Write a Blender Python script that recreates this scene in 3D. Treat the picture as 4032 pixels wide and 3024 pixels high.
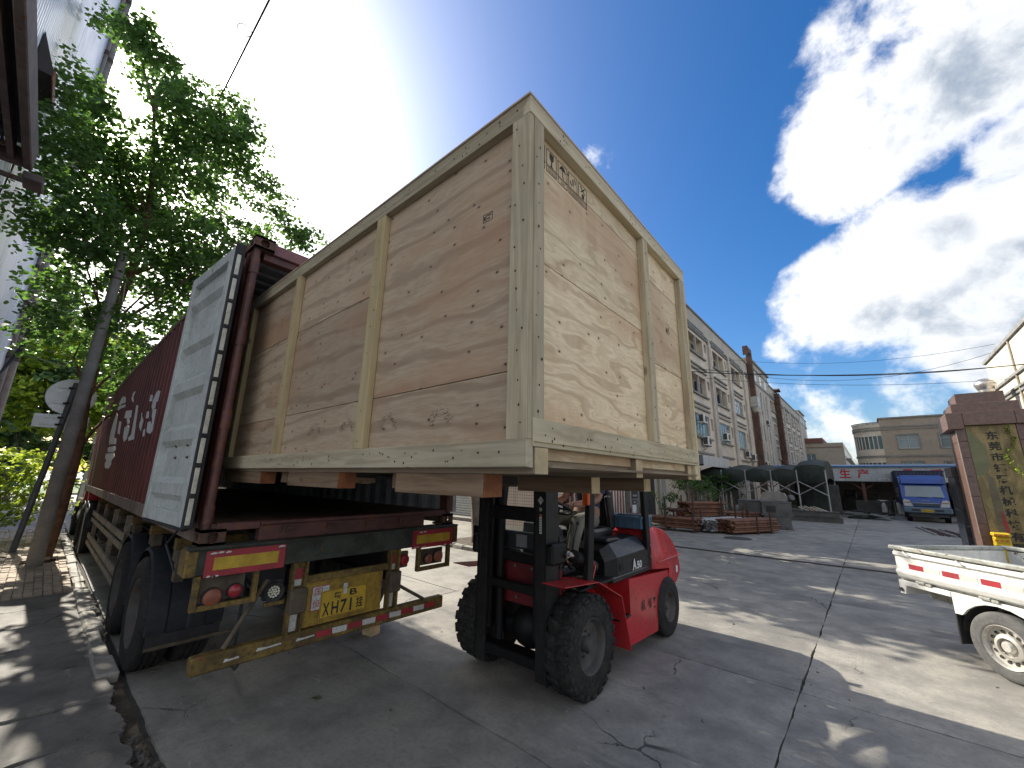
import bpy, bmesh, math, random
import numpy as np
from mathutils import Vector, Matrix

for _o in list(bpy.data.objects):
    bpy.data.objects.remove(_o, do_unlink=True)
SC = bpy.context.scene
COL = SC.collection
RND = random.Random(7)

# ------------------------------------------------------------------ camera
# world axes: X to the right along the container, Y away from it, Z up (metres)
CAMROT = [[0.754175, 0.13691, 0.642243], [0.656397, -0.18558, -0.731234], [0.019074, 0.973045, -0.229827]]
cam = bpy.data.cameras.new("camera")
cam.sensor_fit = 'HORIZONTAL'
cam.sensor_width = 36.0
cam.lens = 36.0 * 1575.2 / 4032.0
cam.clip_start = 0.05
cam.clip_end = 3000.0
cam_ob = bpy.data.objects.new("camera", cam)
COL.objects.link(cam_ob)
_m = Matrix.Identity(4)
for _r in range(3):
    for _c in range(3):
        _m[_r][_c] = CAMROT[_r][_c]
_m[2][3] = 1.83
cam_ob.matrix_world = _m
SC.camera = cam_ob

# ------------------------------------------------------------------ sky and sun
SUN_EL = math.radians(35.2)
SUN_DIR = Vector((-math.cos(SUN_EL), -0.012, math.sin(SUN_EL))).normalized()
SKY_STRENGTH = 0.076
EXPOSURE = 1.36

world = bpy.data.worlds.new("World")
SC.world = world
world.use_nodes = True


VIEWDIR = (-CAMROT[0][2], -CAMROT[1][2], -CAMROT[2][2])


def build_world():
    nt = world.node_tree
    nt.nodes.clear()
    N, L = nt.nodes, nt.links

    def node(t, **kw):
        n = N.new(t)
        for k, v in kw.items():
            setattr(n, k, v)
        return n

    def put(sock, v):
        if hasattr(v, 'is_output') or isinstance(v, bpy.types.NodeSocket):
            L.new(v, sock)
        else:
            sock.default_value = v

    def mth(op, a, b=None, c=None, clamp=False):
        n = node('ShaderNodeMath', operation=op)
        n.use_clamp = clamp
        put(n.inputs[0], a)
        if b is not None:
            put(n.inputs[1], b)
        if c is not None:
            put(n.inputs[2], c)
        return n.outputs[0]

    def vm(op, a, b=None, out=0):
        n = node('ShaderNodeVectorMath', operation=op)
        put(n.inputs[0], a)
        if b is not None:
            put(n.inputs[1], b)
        return n.outputs[out]

    def smooth(v, lo, hi, a=0.0, b=1.0):
        n = node('ShaderNodeMapRange', interpolation_type='SMOOTHSTEP')
        put(n.inputs[0], v)
        n.inputs[1].default_value = lo
        n.inputs[2].default_value = hi
        n.inputs[3].default_value = a
        n.inputs[4].default_value = b
        return n.outputs[0]

    def mix(f, a, b):
        n = node('ShaderNodeMix', data_type='RGBA')
        put(n.inputs[0], f)
        put(n.inputs[6], a)
        put(n.inputs[7], b)
        return n.outputs[2]

    sky = node('ShaderNodeTexSky', sky_type='NISHITA')
    sky.sun_disc = False
    sky.sun_elevation = SUN_EL
    sky.sun_rotation = math.radians(-90.0)
    sky.altitude = 0.0
    sky.air_density = 1.0
    sky.dust_density = 2.2
    sky.ozone_density = 3.0
    dirv = node('ShaderNodeTexCoord').outputs['Generated']

    def noise(vec, scale, detail, rough, dist=0.0):
        n = node('ShaderNodeTexNoise')
        put(n.inputs['Vector'], vec)
        n.inputs['Scale'].default_value = scale
        n.inputs['Detail'].default_value = detail
        n.inputs['Roughness'].default_value = rough
        n.inputs['Distortion'].default_value = dist
        return n.outputs[0]

    # cumulus banks: (direction, full radius, outer radius in degrees, weight)
    BLOBS = [((0.104, 0.772, 0.628), 3.0, 12.0, 0.92), ((0.191, 0.737, 0.649), 4, 13, 0.95), ((0.034, 0.831, 0.555), 1, 8, 0.8), ((0.004, 0.941, 0.339), 3, 9.5, 0.9), ((0.111, 0.931, 0.347), 4, 11.5, 0.95), ((0.205, 0.931, 0.303), 6, 12, 1.0), ((-0.06, 0.958, 0.281), 1, 6, 0.7), ((0.245, 0.836, 0.492), 1, 6, 0.64), ((0.245, 0.781, 0.575), 1, 6, 0.72), ((-0.339, 0.663, 0.667), 0.2, 4.2, 0.55), ((-0.098, 0.986, 0.134), 1.0, 9, 0.6), ((0.066, 0.985, 0.156), 0.3, 5.5, 0.55), ((0.009, 0.996, 0.088), 1.0, 8, 0.56)]

    def banks(p):
        best = None
        for d, r0, r1, w in BLOBS:
            dv = Vector(d).normalized()
            dt = vm('DOT_PRODUCT', p, tuple(dv), out=1)
            m = smooth(dt, math.cos(math.radians(r1)), math.cos(math.radians(r0)), 0.0, w)
            best = m if best is None else mth('MAXIMUM', best, m)
        return best

    def density(p):
        best = banks(p)
        big = mth('ADD', mth('MULTIPLY', noise(p, 5.2, 9.0, 0.60, 0.3), 0.68), mth('MULTIPLY', noise(p, 17.0, 7.0, 0.62, 0.2), 0.32))
        far = noise(p, 1.7, 3.0, 0.5)
        # cumulus deck added overhead and behind the viewer, out of frame, to lift shade
        away = smooth(vm('DOT_PRODUCT', p, VIEWDIR, out=1), 0.18, 0.50, 1.0, 0.0)
        wide = mth('MULTIPLY', smooth(far, 0.30, 0.52, 0.30, 0.86), away)
        best = mth('MAXIMUM', best, wide)
        d = mth('MULTIPLY_ADD', big, 2.3, mth('SUBTRACT', best, 1.66))
        return d

    pn = vm('NORMALIZE', dirv)
    d0 = density(pn)
    off = vm('NORMALIZE', vm('ADD', pn, tuple(SUN_DIR * 0.11 + Vector((0, 0, 0.05)))))
    soft = mth('MULTIPLY', mth('SUBTRACT', noise(pn, 3.4, 3.0, 0.5), noise(off, 3.4, 3.0, 0.5)), 2.2)
    far_off = vm('NORMALIZE', vm('ADD', pn, tuple(SUN_DIR * 0.13 + Vector((0, 0, 0.05)))))
    b0, b2 = banks(pn), banks(far_off)
    alpha = smooth(d0, -0.04, 0.40)
    lit = smooth(mth('ADD', soft, mth('MULTIPLY', mth('SUBTRACT', b0, b2), 0.75)), -0.16, 0.30)
    thick = smooth(d0, 0.12, 0.75)
    shade = mth('MULTIPLY', mth('SUBTRACT', 1.0, lit), thick)
    ccol = mix(shade, (6.6, 6.6, 6.6, 1), (2.0, 2.45, 3.1, 1))
    # humid glare round the sun: forward scattering, centred on the sun itself
    sd = vm('DOT_PRODUCT', pn, tuple(SUN_DIR), out=1)
    glow = mth('POWER', mth('MAXIMUM', sd, 0.0), 14.0)
    glow2 = mth('POWER', mth('MAXIMUM', sd, 0.0), 60.0)
    g = mth('ADD', mth('MULTIPLY', glow, GLOWA), mth('MULTIPLY', glow2, GLOWB))
    gcol = vm('SCALE', (0.88, 1.0, 1.0), None)
    gcol.node.inputs[3].default_value = 1.0
    L.new(g, gcol.node.inputs[3])
    hs = node('ShaderNodeHueSaturation')
    hs.inputs['Saturation'].default_value = SKYSAT
    hs.inputs['Hue'].default_value = 0.504
    hs.inputs['Value'].default_value = 1.0
    L.new(sky.outputs[0], hs.inputs['Color'])
    base = vm('ADD', hs.outputs[0], gcol)
    col = mix(alpha, base, ccol)
    bg = node('ShaderNodeBackground')
    L.new(col, bg.inputs[0])
    bg.inputs[1].default_value = SKY_STRENGTH
    out = node('ShaderNodeOutputWorld')
    L.new(bg.outputs[0], out.inputs[0])


GLOWA, GLOWB, SKYSAT = 3.4, 14.0, 1.42
build_world()

sun = bpy.data.lights.new("sun", 'SUN')
sun.energy = 3.3
sun.angle = math.radians(0.53)
sun.color = (1.0, 0.93, 0.80)
sun_ob = bpy.data.objects.new("sun", sun)
COL.objects.link(sun_ob)
sun_ob.rotation_euler = SUN_DIR.to_track_quat('Z', 'Y').to_euler()
sun_ob.location = SUN_DIR * 60

SC.render.engine = 'CYCLES'
SC.view_settings.view_transform = 'Standard'
try:
    SC.view_settings.look = 'None'
except Exception:
    pass
SC.view_settings.exposure = EXPOSURE
SC.view_settings.gamma = 1.0
SC.view_settings.use_curve_mapping = False
SC.cycles.use_denoising = True
SC.cycles.max_bounces = 6
SC.cycles.diffuse_bounces = 4
SC.cycles.glossy_bounces = 3
SC.cycles.transparent_max_bounces = 8
SC.cycles.sample_clamp_indirect = 6.0


# ------------------------------------------------------------------ helpers
MATS = {}
PI = math.pi


class NT:
    """small wrapper for building a material node tree"""
    def __init__(self, name):
        self.mat = bpy.data.materials.new(name)
        self.mat.use_nodes = True
        self.t = self.mat.node_tree
        self.t.nodes.clear()
        self.out = self.t.nodes.new('ShaderNodeOutputMaterial')

    def n(self, typ, **kw):
        nd = self.t.nodes.new(typ)
        for k, v in kw.items():
            setattr(nd, k, v)
        return nd

    def put(self, s, v):
        if isinstance(v, bpy.types.NodeSocket):
            self.t.links.new(v, s)
        else:
            s.default_value = v

    def obj(self):
        return self.n('ShaderNodeTexCoord').outputs['Object']

    def world(self):
        return self.n('ShaderNodeNewGeometry').outputs['Position']

    def rnd(self):
        return self.n('ShaderNodeObjectInfo').outputs['Random']

    def mapv(self, vec, scale=(1, 1, 1), loc=(0, 0, 0), rot=(0, 0, 0)):
        m = self.n('ShaderNodeMapping')
        self.put(m.inputs[0], vec)
        m.inputs['Scale'].default_value = scale
        m.inputs['Location'].default_value = loc
        m.inputs['Rotation'].default_value = rot
        return m.outputs[0]

    def noise(self, vec, scale, detail=4.0, rough=0.55, dist=0.0, w=None):
        x = self.n('ShaderNodeTexNoise')
        if w is not None:
            x.noise_dimensions = '4D'
            self.put(x.inputs['W'], w)
        self.put(x.inputs['Vector'], vec)
        self.put(x.inputs['Scale'], scale)
        x.inputs['Detail'].default_value = detail
        x.inputs['Roughness'].default_value = rough
        x.inputs['Distortion'].default_value = dist
        return x.outputs[0]

    def vor(self, vec, scale, feature='F1', rnd=1.0, dims='3D'):
        x = self.n('ShaderNodeTexVoronoi', feature=feature)
        x.voronoi_dimensions = dims
        self.put(x.inputs['Vector'], vec)
        x.inputs['Scale'].default_value = scale
        x.inputs['Randomness'].default_value = rnd
        return x

    def math(self, op, a, b=None, c=None, clamp=False):
        x = self.n('ShaderNodeMath', operation=op)
        x.use_clamp = clamp
        self.put(x.inputs[0], a)
        if b is not None:
            self.put(x.inputs[1], b)
        if c is not None:
            self.put(x.inputs[2], c)
        return x.outputs[0]

    def rng(self, v, a, b, c=0.0, d=1.0, smooth=True):
        x = self.n('ShaderNodeMapRange')
        if smooth:
            x.interpolation_type = 'SMOOTHSTEP'
        self.put(x.inputs[0], v)
        for i, q in enumerate((a, b, c, d)):
            self.put(x.inputs[i + 1], q)
        return x.outputs[0]

    def mix(self, f, a, b, blend='MIX'):
        x = self.n('ShaderNodeMix', data_type='RGBA', blend_type=blend)
        self.put(x.inputs[0], f)
        self.put(x.inputs[6], c4(a) if not isinstance(a, bpy.types.NodeSocket) else a)
        self.put(x.inputs[7], c4(b) if not isinstance(b, bpy.types.NodeSocket) else b)
        return x.outputs[2]

    def sep(self, v):
        x = self.n('ShaderNodeSeparateXYZ')
        self.put(x.inputs[0], v)
        return x.outputs

    def comb(self, x_, y_, z_):
        x = self.n('ShaderNodeCombineXYZ')
        for i, q in enumerate((x_, y_, z_)):
            self.put(x.inputs[i], q)
        return x.outputs[0]

    def bump(self, h, strength=0.3, dist=0.01):
        b = self.n('ShaderNodeBump')
        b.inputs['Strength'].default_value = strength
        b.inputs['Distance'].default_value = dist
        self.put(b.inputs['Height'], h)
        return b.outputs[0]

    def bsdf(self, col, rough=0.6, metal=0.0, normal=None, spec=0.5, **kw):
        p = self.n('ShaderNodeBsdfPrincipled')
        self.put(p.inputs['Base Color'], c4(col) if not isinstance(col, bpy.types.NodeSocket) else col)
        self.put(p.inputs['Roughness'], rough)
        self.put(p.inputs['Metallic'], metal)
        p.inputs['Specular IOR Level'].default_value = spec
        if normal is not None:
            self.put(p.inputs['Normal'], normal)
        for k, v in kw.items():
            self.put(p.inputs[k], v)
        self.t.links.new(p.outputs[0], self.out.inputs[0])
        return p


def c4(c):
    return tuple(c) if len(c) == 4 else (c[0], c[1], c[2], 1.0)


def paint(name, col, rough=0.5, metal=0.0, var=0.15, dirt=0.25, dirtcol=(0.10, 0.085, 0.065), scale=3.0,
          bump=0.08, rust=0.0, rustcol=(0.13, 0.05, 0.022), streak=0.0, spec=0.5):
    """painted or bare surface with uneven tone, grime, vertical streaks and rust spots"""
    if name in MATS:
        return MATS[name]
    m = NT(name)
    w = m.world()
    n1 = m.noise(w, scale, 5.0, 0.6)
    n2 = m.noise(w, scale * 7.0, 4.0, 0.6)
    lo = tuple(max(0.0, x * (1 - var)) for x in col)
    hi = tuple(min(1.0, x * (1 + var)) for x in col)
    c = m.mix(m.rng(n1, 0.3, 0.7), lo, hi)
    if dirt > 0:
        c = m.mix(m.math('MULTIPLY', m.rng(n2, 0.42, 0.75), dirt), c, dirtcol)
    if streak > 0:
        s = m.noise(m.mapv(w, (9, 9, 0.7)), 1.6, 4.0, 0.6)
        c = m.mix(m.math('MULTIPLY', m.rng(s, 0.5, 0.78), streak), c, dirtcol)
    r = m.math('MULTIPLY_ADD', n2, 0.25, rough - 0.12, clamp=True)
    if rust > 0:
        n3 = m.noise(w, scale * 3.1, 6.0, 0.68)
        k = m.rng(n3, 0.66 - 0.22 * rust, 0.72 - 0.16 * rust)
        c = m.mix(k, c, m.mix(n2, tuple(x * 0.5 for x in rustcol), tuple(x * 1.7 for x in rustcol)))
        r = m.math('MAXIMUM', r, m.math('MULTIPLY', k, 0.85))
    nr = m.bump(n2, bump, 0.01) if bump > 0 else None
    m.bsdf(c, r, metal, nr, spec)
    MATS[name] = m.mat
    return m.mat


def timber(name, axis, col=(0.50, 0.41, 0.26), dark=(0.27, 0.20, 0.115), grey=0.35):
    """sawn softwood, grain running along the given axis (0, 1 or 2), each board its own tone"""
    if name in MATS:
        return MATS[name]
    m = NT(name)
    o = m.obj()
    sc = [16.0, 16.0, 16.0]
    sc[axis] = 0.9
    r = m.rnd()
    warp = m.noise(o, 2.3, 3.0, 0.5, 0.0, m.math('MULTIPLY', r, 31.0))
    g = m.noise(m.mapv(o, tuple(sc)), 1.0, 6.0, 0.62, 1.4, m.math('MULTIPLY_ADD', r, 37.0, m.math('MULTIPLY', warp, 1.2)))
    fine = m.noise(m.mapv(o, tuple(s * 5 for s in sc)), 1.0, 3.0, 0.6)
    c = m.mix(m.rng(g, 0.36, 0.70), col, dark)
    gre = m.noise(o, 3.5, 3.0, 0.55, 0.0, m.math('MULTIPLY', r, 17.0))
    c = m.mix(m.math('MULTIPLY', m.rng(gre, 0.45, 0.72), grey), c, (0.30, 0.285, 0.245))
    c = m.mix(m.math('MULTIPLY', fine, 0.25), c, tuple(x * 0.6 for x in col))
    ks = [3.0, 3.0, 3.0]
    ks[axis] = 1.3
    kn = m.vor(m.mapv(o, tuple(k * 2 for k in ks)), 1.0)
    c = m.mix(m.math('MULTIPLY', m.rng(kn.outputs['Distance'], 0.10, 0.045), 0.7), c, (0.13, 0.075, 0.04))
    hv = m.math('MULTIPLY_ADD', r, 0.35, 0.80)
    h = m.n('ShaderNodeHueSaturation')
    m.put(h.inputs['Color'], c)
    m.put(h.inputs['Value'], hv)
    m.bsdf(h.outputs[0], 0.75, 0.0, m.bump(fine, 0.25, 0.004), 0.25)
    MATS[name] = m.mat
    return m.mat


def plywood(name, col, dark, pale, horiz=0, swirl=1.0, knots=0.5):
    """rotary cut veneer: long wavy figure, tight lines, knots; horiz = grain axis in object space"""
    if name in MATS:
        return MATS[name]
    m = NT(name)
    o = m.obj()
    r = m.rnd()
    s = m.sep(o)
    u = s[horiz]
    v = s[2]
    w = m.math('MULTIPLY', r, 50.0)
    p = m.comb(m.math('MULTIPLY', u, 0.75), m.math('MULTIPLY', v, 2.6), w)
    warp = m.noise(p, 1.35, 3.0, 0.5)
    warp2 = m.noise(p, 4.5, 2.0, 0.5)
    k = m.math('MULTIPLY_ADD', v, 17.0, m.math('MULTIPLY', warp, 17.0 * swirl))
    k = m.math('ADD', k, m.math('MULTIPLY', warp2, 4.5 * swirl))
    rings = m.math('SINE', m.math('MULTIPLY', k, 2.2))
    lines = m.noise(m.comb(m.math('MULTIPLY', u, 2.2), k, w), 2.3, 4.0, 0.65)
    fine = m.noise(m.comb(m.math('MULTIPLY', u, 10.0), m.math('MULTIPLY', v, 190.0), w), 1.0, 3.0, 0.6)
    c = m.mix(m.rng(lines, 0.36, 0.66), pale, col)
    c = m.mix(m.math('MULTIPLY', m.rng(rings, 0.45, 1.0), 0.55), c, dark)
    c = m.mix(m.math('MULTIPLY', m.rng(fine, 0.42, 0.75), 0.45), c, dark)
    tone = m.noise(p, 0.8, 2.0, 0.5)
    c = m.mix(m.rng(tone, 0.46, 0.66, 0.0, 0.7), c, m.mix(0.55, col, (0.38, 0.17, 0.08)))
    # faint vertical press marks and scuffs
    pm = m.noise(m.comb(m.math('MULTIPLY', u, 9.0), m.math('MULTIPLY', v, 0.5), w), 1.0, 2.0, 0.5)
    c = m.mix(m.rng(pm, 0.52, 0.8, 0.0, 0.35), c, pale)
    vk = m.vor(m.comb(m.math('MULTIPLY_ADD', u, 5.6, w), m.math('MULTIPLY_ADD', v, 8.5, m.math('MULTIPLY', w, 0.37)), 0.0), 1.0, dims='2D')
    rc = m.sep(vk.outputs['Color'])
    pick = m.rng(rc[0], 1.0 - knots, 1.0 - knots + 0.02)
    kd = vk.outputs['Distance']
    c = m.mix(m.math('MULTIPLY', m.math('MULTIPLY', m.rng(kd, 0.13, 0.03), pick), 0.6), c, dark)
    c = m.mix(m.math('MULTIPLY', m.math('MULTIPLY', m.rng(kd, 0.052, 0.030), pick), 0.92), c, (0.035, 0.02, 0.014))
    h = m.n('ShaderNodeHueSaturation')
    m.put(h.inputs['Color'], c)
    m.put(h.inputs['Value'], m.math('MULTIPLY_ADD', r, 0.34, 0.84))
    m.bsdf(h.outputs[0], 0.62, 0.0, m.bump(fine, 0.12, 0.003), 0.3)
    MATS[name] = m.mat
    return m.mat


def leafmat(name, col, trans, fac=0.45):
    if name in MATS:
        return MATS[name]
    m = NT(name)
    w = m.world()
    r = m.n('ShaderNodeNewGeometry').outputs['Random Per Island']
    n1 = m.noise(w, 0.9, 3.0, 0.6)
    k = m.math('ADD', m.math('MULTIPLY', r, 0.6), m.math('MULTIPLY', m.rng(n1, 0.3, 0.7), 0.4))
    c = m.mix(k, tuple(x * 0.55 for x in col), tuple(x * 1.45 for x in col))
    t = m.mix(k, tuple(x * 0.6 for x in trans), tuple(x * 1.4 for x in trans))
    d = m.n('ShaderNodeBsdfPrincipled')
    m.put(d.inputs['Base Color'], c)
    d.inputs['Roughness'].default_value = 0.45
    d.inputs['Specular IOR Level'].default_value = 0.35
    tr = m.n('ShaderNodeBsdfTranslucent')
    m.put(tr.inputs[0], t)
    mx = m.n('ShaderNodeMixShader')
    mx.inputs[0].default_value = fac
    m.t.links.new(d.outputs[0], mx.inputs[1])
    m.t.links.new(tr.outputs[0], mx.inputs[2])
    m.t.links.new(mx.outputs[0], m.out.inputs[0])
    MATS[name] = m.mat
    return m.mat


def glass(name, col=(0.05, 0.09, 0.10), rough=0.08):
    if name in MATS:
        return MATS[name]
    m = NT(name)
    n1 = m.noise(m.world(), 1.3, 3.0, 0.5)
    m.bsdf(m.mix(n1, tuple(x * 0.6 for x in col), tuple(x * 1.5 for x in col)), rough, 0.0, None, 0.9)
    MATS[name] = m.mat
    return m.mat


# ------------------------------------------------------------------ mesh building
class MB:
    def __init__(self):
        self.v, self.f, self.sm = [], [], []

    def add(self, vs, fs, smooth=False):
        b = len(self.v)
        self.v.extend(tuple(p) for p in vs)
        for f in fs:
            self.f.append(tuple(b + i for i in f))
            self.sm.append(smooth)
        return self

    def box(self, x0, x1, y0, y1, z0, z1, ch=0.0):
        x0, x1 = min(x0, x1), max(x0, x1)
        y0, y1 = min(y0, y1), max(y0, y1)
        z0, z1 = min(z0, z1), max(z0, z1)
        c = ((x0 + x1) / 2, (y0 + y1) / 2, (z0 + z1) / 2)
        return self.obox(c, (1, 0, 0), (0, 1, 0), (0, 0, 1), x1 - x0, y1 - y0, z1 - z0, ch)

    def obox(self, c, ax, ay, az, lx, ly, lz, ch=0.0):
        c, ax, ay, az = Vector(c), Vector(ax), Vector(ay), Vector(az)
        hx, hy, hz = lx / 2, ly / 2, lz / 2
        ch = min(ch, hx * 0.6, hy * 0.6, hz * 0.6)
        if ch <= 0:
            vs = [c + ax * sx * hx + ay * sy * hy + az * sz * hz for sx in (-1, 1) for sy in (-1, 1) for sz in (-1, 1)]
            fs = [(0, 1, 3, 2), (4, 6, 7, 5), (0, 4, 5, 1), (2, 3, 7, 6), (0, 2, 6, 4), (1, 5, 7, 3)]
            return self.add(vs, fs)
        vs, idx = [], {}
        for sx in (-1, 1):
            for sy in (-1, 1):
                for sz in (-1, 1):
                    for k in range(3):
                        q = [hx, hy, hz]
                        for j in range(3):
                            if j != k:
                                q[j] -= ch
                        idx[(sx, sy, sz, k)] = len(vs)
                        vs.append(c + ax * sx * q[0] + ay * sy * q[1] + az * sz * q[2])
        fs = []
        for s in (-1, 1):
            fs.append([idx[(s, a, b, 0)] for a, b in ((-1, -1), (1, -1), (1, 1), (-1, 1))])
            fs.append([idx[(a, s, b, 1)] for a, b in ((-1, -1), (1, -1), (1, 1), (-1, 1))])
            fs.append([idx[(a, b, s, 2)] for a, b in ((-1, -1), (1, -1), (1, 1), (-1, 1))])
        for s in (-1, 1):
            for t in (-1, 1):
                fs.append([idx[(s, t, -1, 0)], idx[(s, t, 1, 0)], idx[(s, t, 1, 1)], idx[(s, t, -1, 1)]])
                fs.append([idx[(s, -1, t, 0)], idx[(s, 1, t, 0)], idx[(s, 1, t, 2)], idx[(s, -1, t, 2)]])
                fs.append([idx[(-1, s, t, 1)], idx[(1, s, t, 1)], idx[(1, s, t, 2)], idx[(-1, s, t, 2)]])
        for sx in (-1, 1):
            for sy in (-1, 1):
                for sz in (-1, 1):
                    fs.append([idx[(sx, sy, sz, 0)], idx[(sx, sy, sz, 1)], idx[(sx, sy, sz, 2)]])
        return self.add(vs, fs)

    def beam(self, p0, p1, w, h, up=(0, 0, 1), ch=0.0):
        p0, p1 = Vector(p0), Vector(p1)
        d = (p1 - p0)
        L = d.length
        d.normalize()
        u = Vector(up)
        if abs(d.dot(u)) > 0.99:
            u = Vector((1, 0, 0))
        s = d.cross(u).normalized()
        u = s.cross(d).normalized()
        return self.obox((p0 + p1) / 2, d, s, u, L, w, h, ch)

    def cyl(self, p0, p1, r0, r1=None, n=12, caps=True, smooth=True):
        p0, p1 = Vector(p0), Vector(p1)
        r1 = r0 if r1 is None else r1
        d = (p1 - p0).normalized()
        u = Vector((0, 0, 1)) if abs(d.z) < 0.9 else Vector((1, 0, 0))
        s = d.cross(u).normalized()
        u = s.cross(d)
        vs = []
        for p, r in ((p0, r0), (p1, r1)):
            for i in range(n):
                a = 2 * PI * i / n
                vs.append(p + s * math.cos(a) * r + u * math.sin(a) * r)
        fs = [(i, (i + 1) % n, n + (i + 1) % n, n + i) for i in range(n)]
        self.add(vs, fs, smooth)
        if caps:
            self.add(vs[:n], [tuple(range(n))[::-1]])
            self.add(vs[n:], [tuple(range(n))])
        return self

    def ring(self, p0, p1, r_out, r_in, n=10):
        """open pipe with wall thickness"""
        p0, p1 = Vector(p0), Vector(p1)
        d = (p1 - p0).normalized()
        u = Vector((0, 0, 1)) if abs(d.z) < 0.9 else Vector((1, 0, 0))
        s = d.cross(u).normalized()
        u = s.cross(d)
        vs = []
        for p, r in ((p0, r_out), (p1, r_out), (p0, r_in), (p1, r_in)):
            for i in range(n):
                a = 2 * PI * i / n
                vs.append(p + s * math.cos(a) * r + u * math.sin(a) * r)
        fs = []
        for i in range(n):
            j = (i + 1) % n
            fs += [(i, j, n + j, n + i), (2 * n + j, 2 * n + i, 3 * n + i, 3 * n + j),
                   (i, 2 * n + i, 2 * n + j, j), (n + i, n + j, 3 * n + j, 3 * n + i)]
        return self.add(vs, fs, True)

    def tube(self, pts, r, n=8, caps=True):
        pts = [Vector(p) for p in pts]
        rs = r if isinstance(r, (list, tuple)) else [r] * len(pts)
        vs = []
        prev = None
        for i, p in enumerate(pts):
            d = (pts[min(i + 1, len(pts) - 1)] - pts[max(i - 1, 0)]).normalized()
            if prev is None:
                u = Vector((0, 0, 1)) if abs(d.z) < 0.9 else Vector((1, 0, 0))
                s = d.cross(u).normalized()
            else:
                s = (prev - d * prev.dot(d)).normalized()
            prev = s
            u = s.cross(d)
            for k in range(n):
                a = 2 * PI * k / n
                vs.append(p + s * math.cos(a) * rs[i] + u * math.sin(a) * rs[i])
        fs = []
        for i in range(len(pts) - 1):
            for k in range(n):
                j = (k + 1) % n
                fs.append((i * n + k, i * n + j, (i + 1) * n + j, (i + 1) * n + k))
        self.add(vs, fs, True)
        if caps:
            self.add(vs[:n], [tuple(range(n))[::-1]])
            self.add(vs[-n:], [tuple(range(n))])
        return self

    def lathe(self, prof, c, axis, n=32, a0=0.0, a1=2 * PI, smooth=True, close=False):
        """prof: (radius, distance along the axis) pairs"""
        c, d = Vector(c), Vector(axis).normalized()
        u = Vector((0, 0, 1)) if abs(d.z) < 0.9 else Vector((1, 0, 0))
        s = d.cross(u).normalized()
        u = s.cross(d)
        full = abs(a1 - a0 - 2 * PI) < 1e-6
        m = n if full else n + 1
        vs = []
        for r, h in prof:
            for i in range(m):
                a = a0 + (a1 - a0) * i / n
                vs.append(c + d * h + (s * math.cos(a) + u * math.sin(a)) * r)
        fs = []
        k = len(prof)
        for j in range(k if close else k - 1):
            for i in range(n):
                i2 = (i + 1) % m
                j2 = (j + 1) % k
                fs.append((j * m + i, j * m + i2, j2 * m + i2, j2 * m + i))
        return self.add(vs, fs, smooth)

    def prism(self, poly, o, ex, ey, depth, smooth=False):
        """poly in the (ex, ey) plane at o, pushed along depth"""
        o, ex, ey, dp = Vector(o), Vector(ex), Vector(ey), Vector(depth)
        n = len(poly)
        a = [o + ex * p[0] + ey * p[1] for p in poly]
        vs = a + [p + dp for p in a]
        fs = [tuple(range(n)), tuple(range(2 * n - 1, n - 1, -1))]
        self.add(vs, fs)
        self.add(vs, [(i, n + i, n + (i + 1) % n, (i + 1) % n) for i in range(n)], smooth)
        return self

    def quad(self, a, b, c, d):
        return self.add([a, b, c, d], [(0, 1, 2, 3)])

    def sphere(self, c, r, n=10, m=6, sq=(1, 1, 1)):
        c = Vector(c)
        prof = []
        vs = []
        for j in range(m + 1):
            t = PI * j / m
            for i in range(n):
                a = 2 * PI * i / n
                vs.append(c + Vector((math.sin(t) * math.cos(a) * r * sq[0], math.sin(t) * math.sin(a) * r * sq[1],
                                      math.cos(t) * r * sq[2])))
        fs = [(j * n + i, j * n + (i + 1) % n, (j + 1) * n + (i + 1) % n, (j + 1) * n + i)
              for j in range(m) for i in range(n)]
        return self.add(vs, fs, True)

    def jitter(self, amp, seed=1):
        r = random.Random(seed)
        key = {}
        for i, p in enumerate(self.v):
            k = tuple(round(x, 4) for x in p)
            if k not in key:
                key[k] = [r.uniform(-amp, amp) for _ in range(3)]
            self.v[i] = tuple(p[j] + key[k][j] for j in range(3))
        return self

    def xf(self, M):
        self.v = [tuple(M @ Vector(p)) for p in self.v]
        return self

    def merge(self, o):
        return self.add(o.v, o.f) if not any(o.sm) else self._mg(o)

    def _mg(self, o):
        b = len(self.v)
        self.v.extend(o.v)
        self.f.extend(tuple(b + i for i in f) for f in o.f)
        self.sm.extend(o.sm)
        return self


ORIGIN = {}


def _clean(name):
    return name


def thing(name, label=None, cat=None, loc=(0, 0, 0), rz=0.0, group=None, kind=None, local=False):
    o = bpy.data.objects.new(name, None)
    COL.objects.link(o)
    o.location = loc
    o.rotation_euler = (0, 0, rz)
    o.empty_display_size = 0.2
    ORIGIN[o] = Vector((0, 0, 0)) if local else Vector(loc)
    tag(o, label, cat, group, kind)
    return o


def tag(o, label=None, cat=None, group=None, kind=None):
    if label:
        o['label'] = label
    if cat:
        o['category'] = cat
    if group:
        o['group'] = group
    if kind:
        o['kind'] = kind
    return o


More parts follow.
